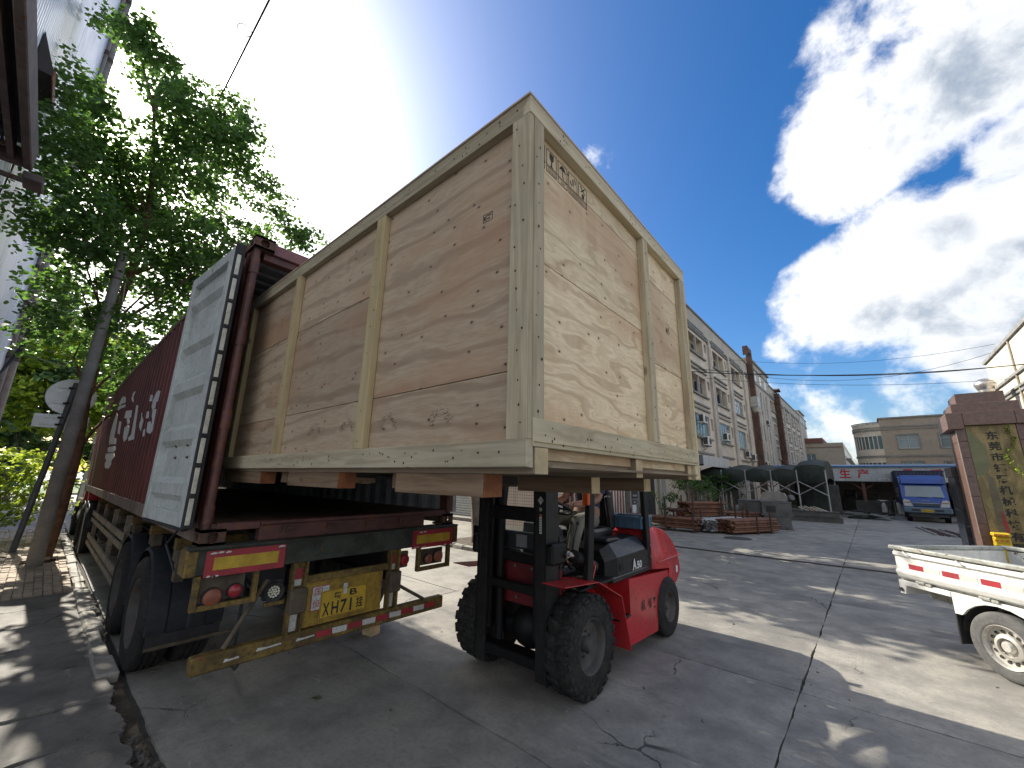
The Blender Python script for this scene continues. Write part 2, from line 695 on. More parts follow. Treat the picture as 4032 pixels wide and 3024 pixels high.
def mesh_of(mb, name, off=Vector((0, 0, 0)), sharp=38.0):
    me = bpy.data.meshes.new(name)
    if off.length > 0:
        vs = [(p[0] - off.x, p[1] - off.y, p[2] - off.z) for p in mb.v]
    else:
        vs = mb.v
    me.from_pydata(vs, [], mb.f)
    if any(mb.sm):
        bm = bmesh.new()
        bm.from_mesh(me)
        bmesh.ops.remove_doubles(bm, verts=bm.verts, dist=1e-5)
        bmesh.ops.recalc_face_normals(bm, faces=bm.faces)
        bm.to_mesh(me)
        bm.free()
        me.polygons.foreach_set('use_smooth', [True] * len(me.polygons))
        try:
            me.set_sharp_from_angle(angle=math.radians(sharp))
        except Exception:
            pass
    else:
        bm = bmesh.new()
        bm.from_mesh(me)
        bmesh.ops.recalc_face_normals(bm, faces=bm.faces)
        bm.to_mesh(me)
        bm.free()
    me.update()
    return me


def part(name, mb, mat, parent=None, label=None, kind=None, sharp=38.0):
    """one mesh object; vertices are given in the frame of the thing it belongs to"""
    off = ORIGIN.get(parent, Vector((0, 0, 0))) if parent is not None else Vector((0, 0, 0))
    me = mesh_of(mb, name, off, sharp)
    me.materials.append(mat)
    o = bpy.data.objects.new(name, me)
    COL.objects.link(o)
    if parent is not None:
        o.parent = parent
        ORIGIN[o] = off
    if label:
        o['label'] = label
    if kind:
        o['kind'] = kind
    return o


def solo(name, mb, mat, label, cat, group=None, kind=None, at=None):
    """a thing that is one mesh, its origin at its base"""
    if at is None:
        xs = [p[0] for p in mb.v]
        ys = [p[1] for p in mb.v]
        zs = [p[2] for p in mb.v]
        at = ((min(xs) + max(xs)) / 2, (min(ys) + max(ys)) / 2, min(zs))
    me = mesh_of(mb, name, Vector(at))
    me.materials.append(mat)
    o = bpy.data.objects.new(name, me)
    COL.objects.link(o)
    o.location = at
    tag(o, label, cat, group, kind)
    return o


def struct(name, mb, mat):
    o = part(name, mb, mat)
    o['kind'] = 'structure'
    return o


def dup(root, loc=None, rz=None, label=None, group=None, scale=None):
    r = root.copy()
    COL.objects.link(r)
    if loc is not None:
        r.location = loc
    if rz is not None:
        r.rotation_euler = (0, 0, rz)
    if scale is not None:
        r.scale = scale
    if label:
        r['label'] = label
    if group:
        r['group'] = group
    for ch in list(root.children):
        c = ch.copy()
        COL.objects.link(c)
        c.parent = r
        for g in list(ch.children):
            d = g.copy()
            COL.objects.link(d)
            d.parent = c
    return r


def pcopy(src, parent, off):
    """another instance of a part, moved by off in its parent's frame"""
    c = src.copy()
    COL.objects.link(c)
    c.parent = parent
    c.location = Vector(src.location) + Vector(off)
    for ch in list(src.children):
        d = ch.copy()
        COL.objects.link(d)
        d.parent = c
    return c


_txt_cache = {}


def text_mb(s, w, h, o, ex, ey, depth=0.002, fit=True, shear=0.0, bold=0.0):
    """lettering as flat solid shapes: lower-left corner at o, w x h metres in the (ex, ey) plane"""
    key = (s, shear, bold)
    if key not in _txt_cache:
        cu = bpy.data.curves.new('lettering', 'FONT')
        cu.body = s
        cu.size = 1.0
        cu.resolution_u = 3
        cu.shear = shear
        cu.offset = bold
        ob = bpy.data.objects.new('lettering', cu)
        COL.objects.link(ob)
        dg = bpy.context.evaluated_depsgraph_get()
        me = bpy.data.meshes.new_from_object(ob.evaluated_get(dg))
        vs = [tuple(v.co) for v in me.vertices]
        fs = [tuple(p.vertices) for p in me.polygons]
        bpy.data.objects.remove(ob, do_unlink=True)
        bpy.data.curves.remove(cu)
        bpy.data.meshes.remove(me)
        _txt_cache[key] = (vs, fs)
    vs, fs = _txt_cache[key]
    mb = MB()
    if not vs:
        return mb
    x0 = min(v[0] for v in vs)
    x1 = max(v[0] for v in vs)
    y0 = min(v[1] for v in vs)
    y1 = max(v[1] for v in vs)
    o, ex, ey = Vector(o), Vector(ex), Vector(ey)
    sx = w / max(1e-6, x1 - x0)
    sy = h / max(1e-6, y1 - y0)
    if not fit:
        sx = sy = min(sx, sy)
    nrm = ex.cross(ey).normalized()
    P = [o + ex * ((v[0] - x0) * sx) + ey * ((v[1] - y0) * sy) + nrm * depth for v in vs]
    mb.add(P, fs)
    return mb


def facade(mb, o, eu, ev, en, us, vs, openings, depth):
    """wall sheet with real openings: (u0,u1,v0,v1) holes, reveals pushed back along -en by depth"""
    o, eu, ev, en = Vector(o), Vector(eu), Vector(ev), Vector(en)
    U = sorted(set([us[0], us[1]] + [q for op in openings for q in op[:2]]))
    Vv = sorted(set([vs[0], vs[1]] + [q for op in openings for q in op[2:4]]))

    def P(u, v, d=0.0):
        return o + eu * u + ev * v - en * d
    for i in range(len(U) - 1):
        for j in range(len(Vv) - 1):
            um, vm_ = (U[i] + U[i + 1]) / 2, (Vv[j] + Vv[j + 1]) / 2
            if any(a < um < b and c < vm_ < d for a, b, c, d in openings):
                continue
            mb.quad(P(U[i], Vv[j]), P(U[i + 1], Vv[j]), P(U[i + 1], Vv[j + 1]), P(U[i], Vv[j + 1]))
    for a, b, c, d in openings:
        mb.quad(P(a, c), P(a, d), P(a, d, depth), P(a, c, depth))
        mb.quad(P(b, c), P(b, c, depth), P(b, d, depth), P(b, d))
        mb.quad(P(a, c), P(a, c, depth), P(b, c, depth), P(b, c))
        mb.quad(P(a, d), P(b, d), P(b, d, depth), P(a, d, depth))
    return mb


def fast_mesh(name, verts, faces_flat, nv, mat, parent=None, kind=None):
    """verts (N,3) float array, faces_flat (F,nv) int array of equal polygons"""
    me = bpy.data.meshes.new(name)
    F = len(faces_flat)
    me.vertices.add(len(verts))
    me.vertices.foreach_set('co', np.asarray(verts, dtype=np.float32).ravel())
    me.loops.add(F * nv)
    me.loops.foreach_set('vertex_index', np.asarray(faces_flat, dtype=np.int32).ravel())
    me.polygons.add(F)
    me.polygons.foreach_set('loop_start', np.arange(0, F * nv, nv, dtype=np.int32))
    me.polygons.foreach_set('loop_total', np.full(F, nv, dtype=np.int32))
    me.update(calc_edges=True)
    me.materials.append(mat)
    o = bpy.data.objects.new(name, me)
    COL.objects.link(o)
    if parent is not None:
        o.parent = parent
    if kind:
        o['kind'] = kind
    return o


# ------------------------------------------------------------------ ground materials
def concrete(name, col=(0.30, 0.285, 0.255), dark=(0.17, 0.165, 0.155), stain=0.5, broom=0):
    if name in MATS:
        return MATS[name]
    m = NT(name)
    w = m.world()
    r = m.rnd()
    a = m.noise(w, 0.35, 4.0, 0.6)
    b = m.noise(w, 2.2, 6.0, 0.65)
    c_ = m.noise(w, 26.0, 5.0, 0.7)
    sp = m.noise(w, 95.0, 2.0, 0.6)
    col_ = m.mix(m.rng(m.math('MULTIPLY_ADD', b, 0.55, m.math('MULTIPLY', a, 0.45)), 0.38, 0.62), dark, col)
    col_ = m.mix(m.rng(c_, 0.42, 0.72, 0.0, 0.55), col_, tuple(x * 0.5 for x in col))
    col_ = m.mix(m.rng(sp, 0.60, 0.78, 0.0, 0.55), col_, tuple(min(1, x * 1.5) for x in col))
    # oily, tyre-worn streaks along the driving direction
    s1 = m.noise(m.mapv(w, (0.35, 2.4, 1.0)), 1.0, 4.0, 0.6, 0.4)
    col_ = m.mix(m.rng(s1, 0.55, 0.76, 0.0, stain), col_, (0.10, 0.10, 0.098))
    s2 = m.noise(w, 1.15, 5.0, 0.7, 0.3)
    col_ = m.mix(m.rng(s2, 0.62, 0.80, 0.0, stain * 0.9), col_, (0.075, 0.07, 0.062))
    # pale scuffs
    s3 = m.noise(m.mapv(w, (3.0, 9.0, 1.0), rot=(0, 0, 0.5)), 1.0, 4.0, 0.7, 0.6)
    col_ = m.mix(m.rng(s3, 0.63, 0.76, 0.0, 0.55), col_, (0.47, 0.46, 0.44))
    # hairline cracks
    vc = m.vor(m.comb(m.math('ADD', m.sep(w)[0], m.math('MULTIPLY', b, 0.5)), m.math('ADD', m.sep(w)[1], m.math('MULTIPLY', a, 0.9)), 0.0), 0.42, 'DISTANCE_TO_EDGE')
    crk = m.rng(vc.outputs['Distance'], 0.0045, 0.0015)
    keep = m.rng(m.noise(w, 0.8, 2.0, 0.5), 0.56, 0.62)
    crk = m.math('MULTIPLY', crk, keep)
    col_ = m.mix(m.math('MULTIPLY', crk, 0.8), col_, (0.03, 0.03, 0.03))
    h = m.n('ShaderNodeHueSaturation')
    m.put(h.inputs['Color'], col_)
    m.put(h.inputs['Value'], m.math('MULTIPLY_ADD', r, 0.16, 0.92))
    hh = m.math('ADD', m.math('MULTIPLY', c_, 0.6), m.math('MULTIPLY', sp, 0.3))
    if broom:
        gx = m.math('SINE', m.math('MULTIPLY', m.math('ADD', m.sep(w)[0], m.math('MULTIPLY', b, 0.01)), 210.0))
        gm = m.rng(m.noise(w, 0.6, 2.0, 0.5), 0.46, 0.66, 0.0, 0.10)
        hh = m.math('ADD', hh, m.math('MULTIPLY', gx, gm))
    hh = m.math('SUBTRACT', hh, m.math('MULTIPLY', crk, 2.5))
    m.bsdf(h.outputs[0], m.math('MULTIPLY_ADD', b, -0.25, 0.88), 0.0, m.bump(hh, 0.45, 0.006), 0.35)
    MATS[name] = m.mat
    return m.mat


M_CONC = concrete('yard_concrete', (0.33, 0.31, 0.27), (0.175, 0.168, 0.155), stain=0.75, broom=1)
M_FAR = concrete('far_concrete', (0.27, 0.26, 0.24), (0.18, 0.175, 0.165), 0.35)
M_JOINT = paint('joint_dirt', (0.045, 0.042, 0.038), 0.95, var=0.4, dirt=0.4, scale=8)
M_PAVE = concrete('pavement_concrete', (0.22, 0.205, 0.185), (0.105, 0.10, 0.092), 0.65)
M_KERB = concrete('kerb_stone', (0.36, 0.335, 0.29), (0.20, 0.19, 0.17), 0.3)
M_ROAD = concrete('street_concrete', (0.34, 0.33, 0.31), (0.24, 0.235, 0.22), 0.25)
M_PAVER = paint('paver_brick', (0.42, 0.345, 0.26), 0.85, var=0.25, dirt=0.3, scale=2.5, bump=0.2)
M_SOIL = paint('soil', (0.075, 0.058, 0.04), 0.95, var=0.5, dirt=0.5, scale=9, bump=0.5)

# one sheet to the horizon, just below the yard
struct('ground', MB().box(-700, 700, -500, 900, -0.3, -0.05), M_FAR)
struct('joint_bed', MB().box(-24, 31, 0.84, 62, -0.045, -0.028), M_JOINT)

# yard slabs: each one its own object, ragged edges, open joints between
def ragged(x0, x1, y0, y1, amp, step, rnd):
    pts = []
    def side(a, b):
        L = math.hypot(b[0] - a[0], b[1] - a[1])
        n = max(1, int(L / step))
        nx, ny = -(b[1] - a[1]) / L, (b[0] - a[0]) / L
        low = [rnd.uniform(-1, 1) for _ in range(n // 4 + 3)]
        for i in range(n):
            t = i / n
            k = t * (len(low) - 2)
            lf = low[int(k)] * (1 - k % 1) + low[int(k) + 1] * (k % 1)
            d = 0.0 if i == 0 else (rnd.uniform(-1, 1) * amp * 0.32 + lf * amp * 0.8)
            pts.append((a[0] + (b[0] - a[0]) * t + nx * d, a[1] + (b[1] - a[1]) * t + ny * d))
    side((x0, y0), (x1, y0))
    side((x1, y0), (x1, y1))
    side((x1, y1), (x0, y1))
    side((x0, y1), (x0, y0))
    return pts


yard = thing('concrete_yard', loc=(0, 0, 0), kind='structure')
SX = [-24, -19.0, -14.2, -9.6, -5.42, -0.74, 3.9, 8.4, 13.0, 18.0, 24.0, 31.0]
SY = [0.86, 2.55, 4.87, 8.7, 12.36]
SY2 = [12.62, 17.0, 21.5, 26.0, 31.0, 36.0, 45.0, 62.0]
_r = random.Random(11)
for ys in (SY, SY2):
    for i in range(len(SX) - 1):
        for j in range(len(ys) - 1):
            x0, x1, y0, y1 = SX[i], SX[i + 1], ys[j], ys[j + 1]
            if ys is SY2 and x1 < -9.7:
                continue
            near = (abs(x0) < 9 and y0 < 13)
            g = 0.007 if near else 0.008
            # the joint in front of the forklift is a crack right of the long joint only as a fine line
            poly = ragged(x0 + g, x1 - g, y0 + g, y1 - g, 0.013 if near else 0.008, 0.07 if near else 0.5, _r)
            mb = MB()
            mb.prism(poly, (0, 0, 0), (1, 0, 0), (0, 1, 0), (0, 0, -0.027))
            part('slab', mb, M_CONC, yard)
# sliding gate track set in its channel
gt = MB()
gt.box(-9.0, 9.0, 12.40, 12.58, -0.026, -0.012)
struct('gate_track_bed', gt, M_JOINT)
rail = MB()
rail.box(-9.0, 9.0, 12.475, 12.50, -0.012, 0.012)
tr_ = thing('gate_rail', 'dark steel sliding gate rail sunk across the concrete yard', 'rail', (0, 12.49, -0.012))
part('rail_bar', rail, paint('rail_steel', (0.10, 0.095, 0.09), 0.5, 0.6, rust=0.5), tr_)
# round manhole cover
mh = thing('manhole_cover', 'dark round manhole cover in the yard before the pipe bundles', 'manhole cover', (-3.65, 15.9, 0))
part('lid', MB().cyl((-3.65, 15.9, -0.01), (-3.65, 15.9, 0.006), 0.36, n=28), paint('cast_iron', (0.06, 0.058, 0.055), 0.7, 0.4, rust=0.3), mh)
part('rim', MB().ring((-3.65, 15.9, -0.01), (-3.65, 15.9, 0.009), 0.43, 0.37, n=28), paint('cast_iron', (0.06, 0.058, 0.055)), mh)

# ---- left side: broken footway, gutter, kerb stones and brick paving towards the street
broken = thing('footway', loc=(0, 0, 0), kind='structure')
fx = [3.0, -0.2, -2.2, -3.35, -4.3, -5.0, -5.9, -6.8, -7.7, -8.6, -9.4]
_r = random.Random(5)
for i in range(len(fx) - 1):
    for (y0, y1) in ((-4.5, -1.5), (-1.5, -0.35), (-0.35, 0.74)):
        g = 0.007
        z = _r.uniform(-0.012, 0.012) + 0.022
        yy1 = y1 - g
        if y1 > 0.7 and i in (1, 2):
            yy1 = 0.60      # broken away edge: open soil gap beside the yard
        poly = ragged(fx[i + 1] + g, fx[i] - g, y0 + g, yy1, 0.04 if y1 > 0.7 else 0.02, 0.045, _r)
        mb = MB()
        mb.prism(poly, (0, 0, 0), (1, 0, 0), (0, 1, 0), (0, 0, -0.05))
        ob = part('slab', mb, M_PAVE, broken)
        ob.location.z = z
        ob.rotation_euler = (_r.uniform(-0.004, 0.004), 0, 0)
struct('soil_bed', MB().box(-20, 4, -4.6, 0.85, -0.049, -0.034), M_SOIL)
# crumbled aggregate in the open gap
gv = MB()
for k in range(900):
    x = _r.uniform(-4.2, 3.0)
    y = 0.74 + _r.gauss(0, 0.06) - (0.05 if x > -3.3 else 0)
    s = _r.uniform(0.006, 0.022)
    gv.obox((x, y, -0.028 + s * 0.3), Vector((_r.uniform(-1, 1), _r.uniform(-1, 1), _r.uniform(-1, 1))).normalized(),
            (0, 1, 0), (0, 0, 1), s * 2, s * 1.6, s * 1.2)
gobj = part('gravel', gv, paint('gravel_dark', (0.10, 0.092, 0.08), 0.95, var=0.5, dirt=0.3, scale=20))
gobj['kind'] = 'stuff'

# kerb stones along the wheels
kerb = thing('kerb', loc=(0, 0, 0), kind='structure')
x = -5.4
while x > -19.5:
    L = _r.uniform(0.42, 0.62)
    mb = MB()
    mb.box(x - L + 0.012, x, 0.66 + _r.uniform(-0.015, 0.015), 0.80 + _r.uniform(-0.02, 0.02), -0.04,
           0.05 + _r.uniform(-0.015, 0.015), 0.015)
    mb.jitter(0.008, int(-x * 100))
    part('kerb_stone', mb, M_KERB, kerb)
    x -= L
# brick paving round the pole and the tree: laid bricks, some sunken
pave = thing('brick_pavement', loc=(0, 0, 0), kind='structure')
struct('pavement_bed', MB().box(-20, -9.42, -4.5, 0.655, -0.033, -0.012), M_JOINT)
pm = [mesh_of(MB().box(-0.099, 0.099, -0.047, 0.047, -0.05, 0.0, 0.006).jitter(0.0025, s), 'paver') for s in range(4)]
for me in pm:
    me.materials.append(M_PAVER)
cand = []
row = 0
y = 0.60
while y > -2.9:
    x = -9.5 - (0.1 if row % 2 else 0.0)
    while x > -19.8:
        bump = 0.03 * math.exp(-((x + 11.0) ** 2 + (y - 0.4) ** 2) / 0.5) + 0.05 * math.exp(-((x + 12.9) ** 2 + (y - 0.2) ** 2) / 0.8)
        cand.append((x, y, 0.035 + bump + _r.uniform(-0.008, 0.008)))
        x -= 0.204
    y -= 0.1
    row += 1
cand.sort(key=lambda q: q[0] ** 2 + (q[1] * 1.5) ** 2)
cand = [q for q in cand if (q[0] + 12.6) ** 2 + (q[1] - 0.35) ** 2 > 0.10 and _r.random() > 0.03]
for k, (x, y, z) in enumerate(cand[:300]):
    o = bpy.data.objects.new('paver', pm[k % 4])
    COL.objects.link(o)
    o.parent = pave
    o.location = (x, y, z)
    o.rotation_euler = (_r.uniform(-0.05, 0.05), _r.uniform(-0.05, 0.05), _r.uniform(-0.04, 0.04))
rest = MB()
for (x, y, z) in cand[300:]:
    rest.box(x - 0.099, x + 0.099, y - 0.047, y + 0.047, z - 0.05, z + _r.uniform(-0.004, 0.004))
ro = part('pavers', rest, M_PAVER, pave)
ro['kind'] = 'stuff'
# street beyond the truck, grass verge behind it
struct('street', MB().box(-46, -20.05, -40, 60, -0.045, -0.02), M_ROAD)
struct('street_kerb', MB().box(-46.4, -46.0, -40, 60, -0.045, 0.12), M_KERB)
struct('grass_verge', MB().box(-60, -46.4, -40, 60, -0.045, 0.08), paint('grass_ground', (0.10, 0.17, 0.03), 0.9, var=0.5, dirt=0.3, scale=3))


# ------------------------------------------------------------------ shipping container on its trailer
CX, CY0, CY1, CZ0, CZ1 = -3.78, 0.855, 3.293, 1.295, 3.886
CXF = CX - 12.19
M_CRED = paint('container_red', (0.155, 0.040, 0.034), 0.5, var=0.22, dirt=0.32, dirtcol=(0.07, 0.035, 0.028), scale=1.6, rust=0.12, streak=0.35, spec=0.4)
M_CRED2 = paint('container_frame_red', (0.098, 0.034, 0.030), 0.58, var=0.3, dirt=0.5, dirtcol=(0.055, 0.035, 0.028), scale=4.0, rust=0.55, bump=0.2)
M_CAST = paint('casting_rust', (0.085, 0.045, 0.034), 0.8, var=0.4, dirt=0.5, scale=7.0, rust=0.7, bump=0.35)
M_CINS = paint('container_inside', (0.30, 0.33, 0.36), 0.6, var=0.15, dirt=0.35, scale=2.0, rust=0.15, streak=0.3)
M_DOOR = paint('door_grey', (0.46, 0.49, 0.475), 0.5, var=0.14, dirt=0.45, dirtcol=(0.22, 0.23, 0.21), scale=3.0, streak=0.5, rust=0.05)
M_RUBBER = paint('rubber_black', (0.018, 0.018, 0.02), 0.7, var=0.4, dirt=0.3, dirtcol=(0.05, 0.047, 0.042), scale=5)
M_WPAINT = paint('letter_white', (0.80, 0.80, 0.78), 0.6, var=0.05, dirt=0.08, scale=3, dirtcol=(0.3, 0.25, 0.22))
M_FLOORW = timber('container_floor', 0, (0.12, 0.08, 0.05), (0.05, 0.032, 0.02), 0.2)

ct = thing('shipping_container', 'long dark red steel container with white lettering on the trailer, one door swung open', 'shipping container', (CX, CY0, CZ0))


def corr_panel(x0, x1, z0, z1, y, dy, pitch=0.278):
    """trapezoidal corrugation running vertically; outer flats at y, inner flats at y+dy"""
    mb = MB()
    xs = []
    x = x1
    a, b = 0.072, 0.068
    while x > x0 + 0.02:
        xs += [(x, 0), (x - a, 0), (x - a - b, 1), (x - 2 * a - b, 1)]
        x -= pitch
    xs = [(max(q, x0), s) for q, s in xs]
    vs = []
    for q, s in xs:
        vs += [(q, y + dy * s, z0), (q, y + dy * s, z1)]
    fs = [(2 * i, 2 * i + 2, 2 * i + 3, 2 * i + 1) for i in range(len(xs) - 1) if abs(xs[i][0] - xs[i + 1][0]) > 1e-6]
    mb.add(vs, fs)
    return mb


WT = 0.0021
part('side_panel', corr_panel(CXF + 0.16, CX - 0.14, CZ0 + 0.15, CZ1 - 0.07, CY0 + 0.008, 0.036), M_CRED, ct)
part('inner_side_panel', corr_panel(CXF + 0.16, CX - 0.14, CZ0 + 0.15, CZ1 - 0.07, CY0 + 0.012, 0.036), M_CINS, ct)
part('side_panel', corr_panel(CXF + 0.16, CX - 0.14, CZ0 + 0.15, CZ1 - 0.07, CY1 - 0.008, -0.036), M_CRED, ct)
part('inner_side_panel', corr_panel(CXF + 0.16, CX - 0.14, CZ0 + 0.15, CZ1 - 0.07, CY1 - 0.012, -0.036), M_CINS, ct)
part('front_wall', MB().box(CXF + 0.05, CXF + 0.09, CY0 + 0.1, CY1 - 0.1, CZ0 + 0.12, CZ1 - 0.08), M_CRED, ct)
# roof: shallow transverse corrugations, seen from inside
rf = MB()
xs = []
x = CX - 0.30
while x > CXF + 0.2:
    xs += [(x, 0), (x - 0.09, 0), (x - 0.105, 1), (x - 0.195, 1)]
    x -= 0.21
for k, y in enumerate((CY0 + 0.05, CY1 - 0.05)):
    for q, s in xs:
        rf.v.append((q, y, CZ1 - 0.045 + 0.022 * s))
n_ = len(xs)
for i in range(n_ - 1):
    rf.f.append((i, i + 1, n_ + i + 1, n_ + i))
    rf.sm.append(False)
part('roof', rf, M_CINS, ct)
part('roof_skin', MB().box(CXF + 0.1, CX - 0.14, CY0 + 0.045, CY1 - 0.045, CZ1 - 0.018, CZ1 - 0.008), M_CRED, ct)
part('roof_plate', MB().box(CX - 0.30, CX - 0.13, CY0 + 0.05, CY1 - 0.05, CZ1 - 0.05, CZ1 - 0.02), M_CINS, ct)
part('floor', MB().box(CXF + 0.1, CX - 0.05, CY0 + 0.06, CY1 - 0.06, CZ0 + 0.12, CZ0 + 0.15), M_FLOORW, ct)
for y in (CY0 + 0.004, CY1 - 0.064):
    part('bottom_rail', MB().box(CXF + 0.1, CX - 0.178, y, y + 0.05, CZ0 + 0.012, CZ0 + 0.155, 0.004), paint('rail_dust', (0.20, 0.15, 0.125), 0.75, var=0.3, dirt=0.5, scale=3, rust=0.3), ct)
    part('top_rail', MB().box(CXF + 0.1, CX - 0.178, y, y + 0.06, CZ1 - 0.075, CZ1 - 0.012, 0.004), M_CRED, ct)


def casting(x0, x1, y0, y1, z0, z1, hx, hy, name='corner_casting'):
    """corner fitting: hollow block with an oval hole in its end face (+-x = hx) and a slot in its side face (y = hy)"""
    mb = MB()

    def plate(o, ex, ey, nrm, w, h, rx, ry, th=0.028, n=20):
        o, ex, ey, nrm = Vector(o), Vector(ex), Vector(ey), Vector(nrm)
        hole, outer = [], []
        for i in range(n):
            a = 2 * PI * i / n
            c, s = math.cos(a), math.sin(a)
            hole.append((rx * c, ry * s))
            k = min((w / 2) / abs(c) if abs(c) > 1e-6 else 9, (h / 2) / abs(s) if abs(s) > 1e-6 else 9)
            outer.append((k * c, k * s))
        vs = []
        for d in (0, -th):
            for q in hole:
                vs.append(o + ex * q[0] + ey * q[1] + nrm * d)
            for q in outer:
                vs.append(o + ex * q[0] + ey * q[1] + nrm * d)
        fs = []
        for i in range(n):
            j = (i + 1) % n
            fs.append((i, j, n + j, n + i))
            fs.append((2 * n + j, 2 * n + i, 3 * n + i, 3 * n + j))
            fs.append((i, 2 * n + i, 2 * n + j, j))
        for (sx, sy) in ((1, 1), (1, -1), (-1, 1), (-1, -1)):
            cx_ = o + ex * sx * w / 2 + ey * sy * h / 2
            ang = math.atan2(sy * h, sx * w) % (2 * PI)
            i = int(ang / (2 * PI) * n) % n
            j = (i + 1) % n
            b = len(vs)
            vs.append(cx_)
            fs.append((n + i, n + j, b))
        mb.add(vs, fs)
    w, d, h = y1 - y0, x1 - x0, z1 - z0
    xf = x1 if hx > 0 else x0
    plate((xf, (y0 + y1) / 2, (z0 + z1) / 2), (0, 1, 0), (0, 0, 1), (hx, 0, 0), w, h, 0.036, 0.042)
    yf = y0 if hy < 0 else y1
    plate(((x0 + x1) / 2, yf, (z0 + z1) / 2), (1, 0, 0), (0, 0, 1), (0, hy, 0), d, h, 0.042, 0.028)
    mb.box(x0 + 0.05, x1 - 0.05, y0 + 0.045, y1 - 0.045, z0 + 0.023, z1 - 0.023)
    mb.box(x0, x1, y0, y1, z1 - 0.022, z1)
    mb.box(x0, x1, y0, y1, z0, z0 + 0.022)
    return mb


for (x0, hx) in ((CX - 0.178, 1), (CXF, -1)):
    for (y0, y1, hy) in ((CY0, CY0 + 0.162, -1), (CY1 - 0.162, CY1, 1)):
        part('corner_casting', casting(x0, x0 + 0.178, y0, y1, CZ0, CZ0 + 0.118, hx, hy), M_CAST, ct)
        part('corner_casting', casting(x0, x0 + 0.178, y0, y1, CZ1 - 0.118, CZ1, hx, hy), M_CAST, ct)
# rear frame
for (y0, y1, s) in ((CY0 + 0.012, CY0 + 0.10, 1), (CY1 - 0.10, CY1 - 0.012, -1)):
    mb = MB().box(CX - 0.17, CX - 0.085, (y0 if s > 0 else y1 - 0.062), (y0 + 0.062 if s > 0 else y1), CZ0 + 0.119, CZ1 - 0.119, 0.006)
    cyc = y0 + 0.028 if s > 0 else y1 - 0.028
    mb.cyl((CX - 0.05, cyc, CZ0 + 0.12), (CX - 0.05, cyc, CZ1 - 0.12), 0.029, n=14)
    post = part('corner_post', mb, M_CRED2, ct)
    for z in (CZ0 + 0.22, CZ0 + 0.95, CZ0 + 1.65, CZ1 - 0.28):
        part('hinge_lug', MB().cyl((CX - 0.05, cyc, z - 0.07), (CX - 0.05, cyc, z + 0.07), 0.036, n=14), M_CRED2, post)
hd = MB()
hd.box(CX - 0.11, CX - 0.03, CY0 + 0.163, CY1 - 0.163, CZ1 - 0.118, CZ1 - 0.012, 0.005)
part('header', hd, paint('header_red', (0.205, 0.085, 0.085), 0.6, var=0.2, dirt=0.35, scale=5, rust=0.2), ct)
part('header_lip', MB().box(CX - 0.15, CX - 0.06, CY0 + 0.10, CY1 - 0.10, CZ1 - 0.185, CZ1 - 0.120, 0.004), M_CRED2, ct)
sl = MB()
sl.box(CX - 0.12, CX - 0.02, CY0 + 0.40, CY1 - 0.40, CZ0 + 0.005, CZ0 + 0.125, 0.004)
sl.box(CX - 0.12, CX - 0.02, CY0 + 0.10, CY0 + 0.399, CZ0 + 0.100, CZ0 + 0.158, 0.004)
sl.box(CX - 0.12, CX - 0.02, CY1 - 0.399, CY1 - 0.10, CZ0 + 0.100, CZ0 + 0.158, 0.004)
sl.box(CX - 0.135, CX - 0.005, CY0 + 0.40, CY1 - 0.40, CZ0 + 0.126, CZ0 + 0.160, 0.006)
sill = part('door_sill', sl, M_CRED2, ct)
for k in range(4):
    y = CY0 + 0.62 + k * 0.38
    part('cam_keeper', MB().box(CX - 0.018, CX - 0.004, y - 0.05, y + 0.05, CZ0 + 0.07, CZ0 + 0.10, 0.008).box(CX - 0.018, CX + 0.004, y - 0.05, y - 0.035, CZ0 + 0.055, CZ0 + 0.115), M_CAST, sill)

# the open left door: hinged at the rear post, swung right round beside the container, inner face outwards
DW, DZ0, DZ1 = 1.165, CZ0 + 0.135, CZ1 - 0.13
hinge = Vector((CX - 0.055, CY0 - 0.055, 0))
ang = math.radians(4.0)
du = Vector((-math.cos(ang), -math.sin(ang), 0))      # from the hinge to the free edge
dn = Vector((du.y, -du.x, 0))                         # face normal towards the footway
if dn.y > 0:
    dn = -dn


def DP(u, z, d):
    return hinge + du * u + dn * d + Vector((0, 0, z))


def dbox(mb, u0, u1, z0, z1, d0, d1, ch=0.003):
    c = DP((u0 + u1) / 2, (z0 + z1) / 2, (d0 + d1) / 2)
    mb.obox(c, du, dn, (0, 0, 1), u1 - u0, d1 - d0, z1 - z0, ch)
    return mb


door = part('door', dbox(dbox(dbox(dbox(MB(), 0.05, 0.16, DZ0, DZ1, -0.005, 0.052), DW - 0.09, DW, DZ0, DZ1, -0.005, 0.052),
                    0.161, DW - 0.091, DZ0, DZ0 + 0.10, -0.005, 0.048), 0.161, DW - 0.091, DZ1 - 0.10, DZ1, -0.005, 0.048), M_DOOR, ct,
            'grey inner face of the left door, folded back along the side')
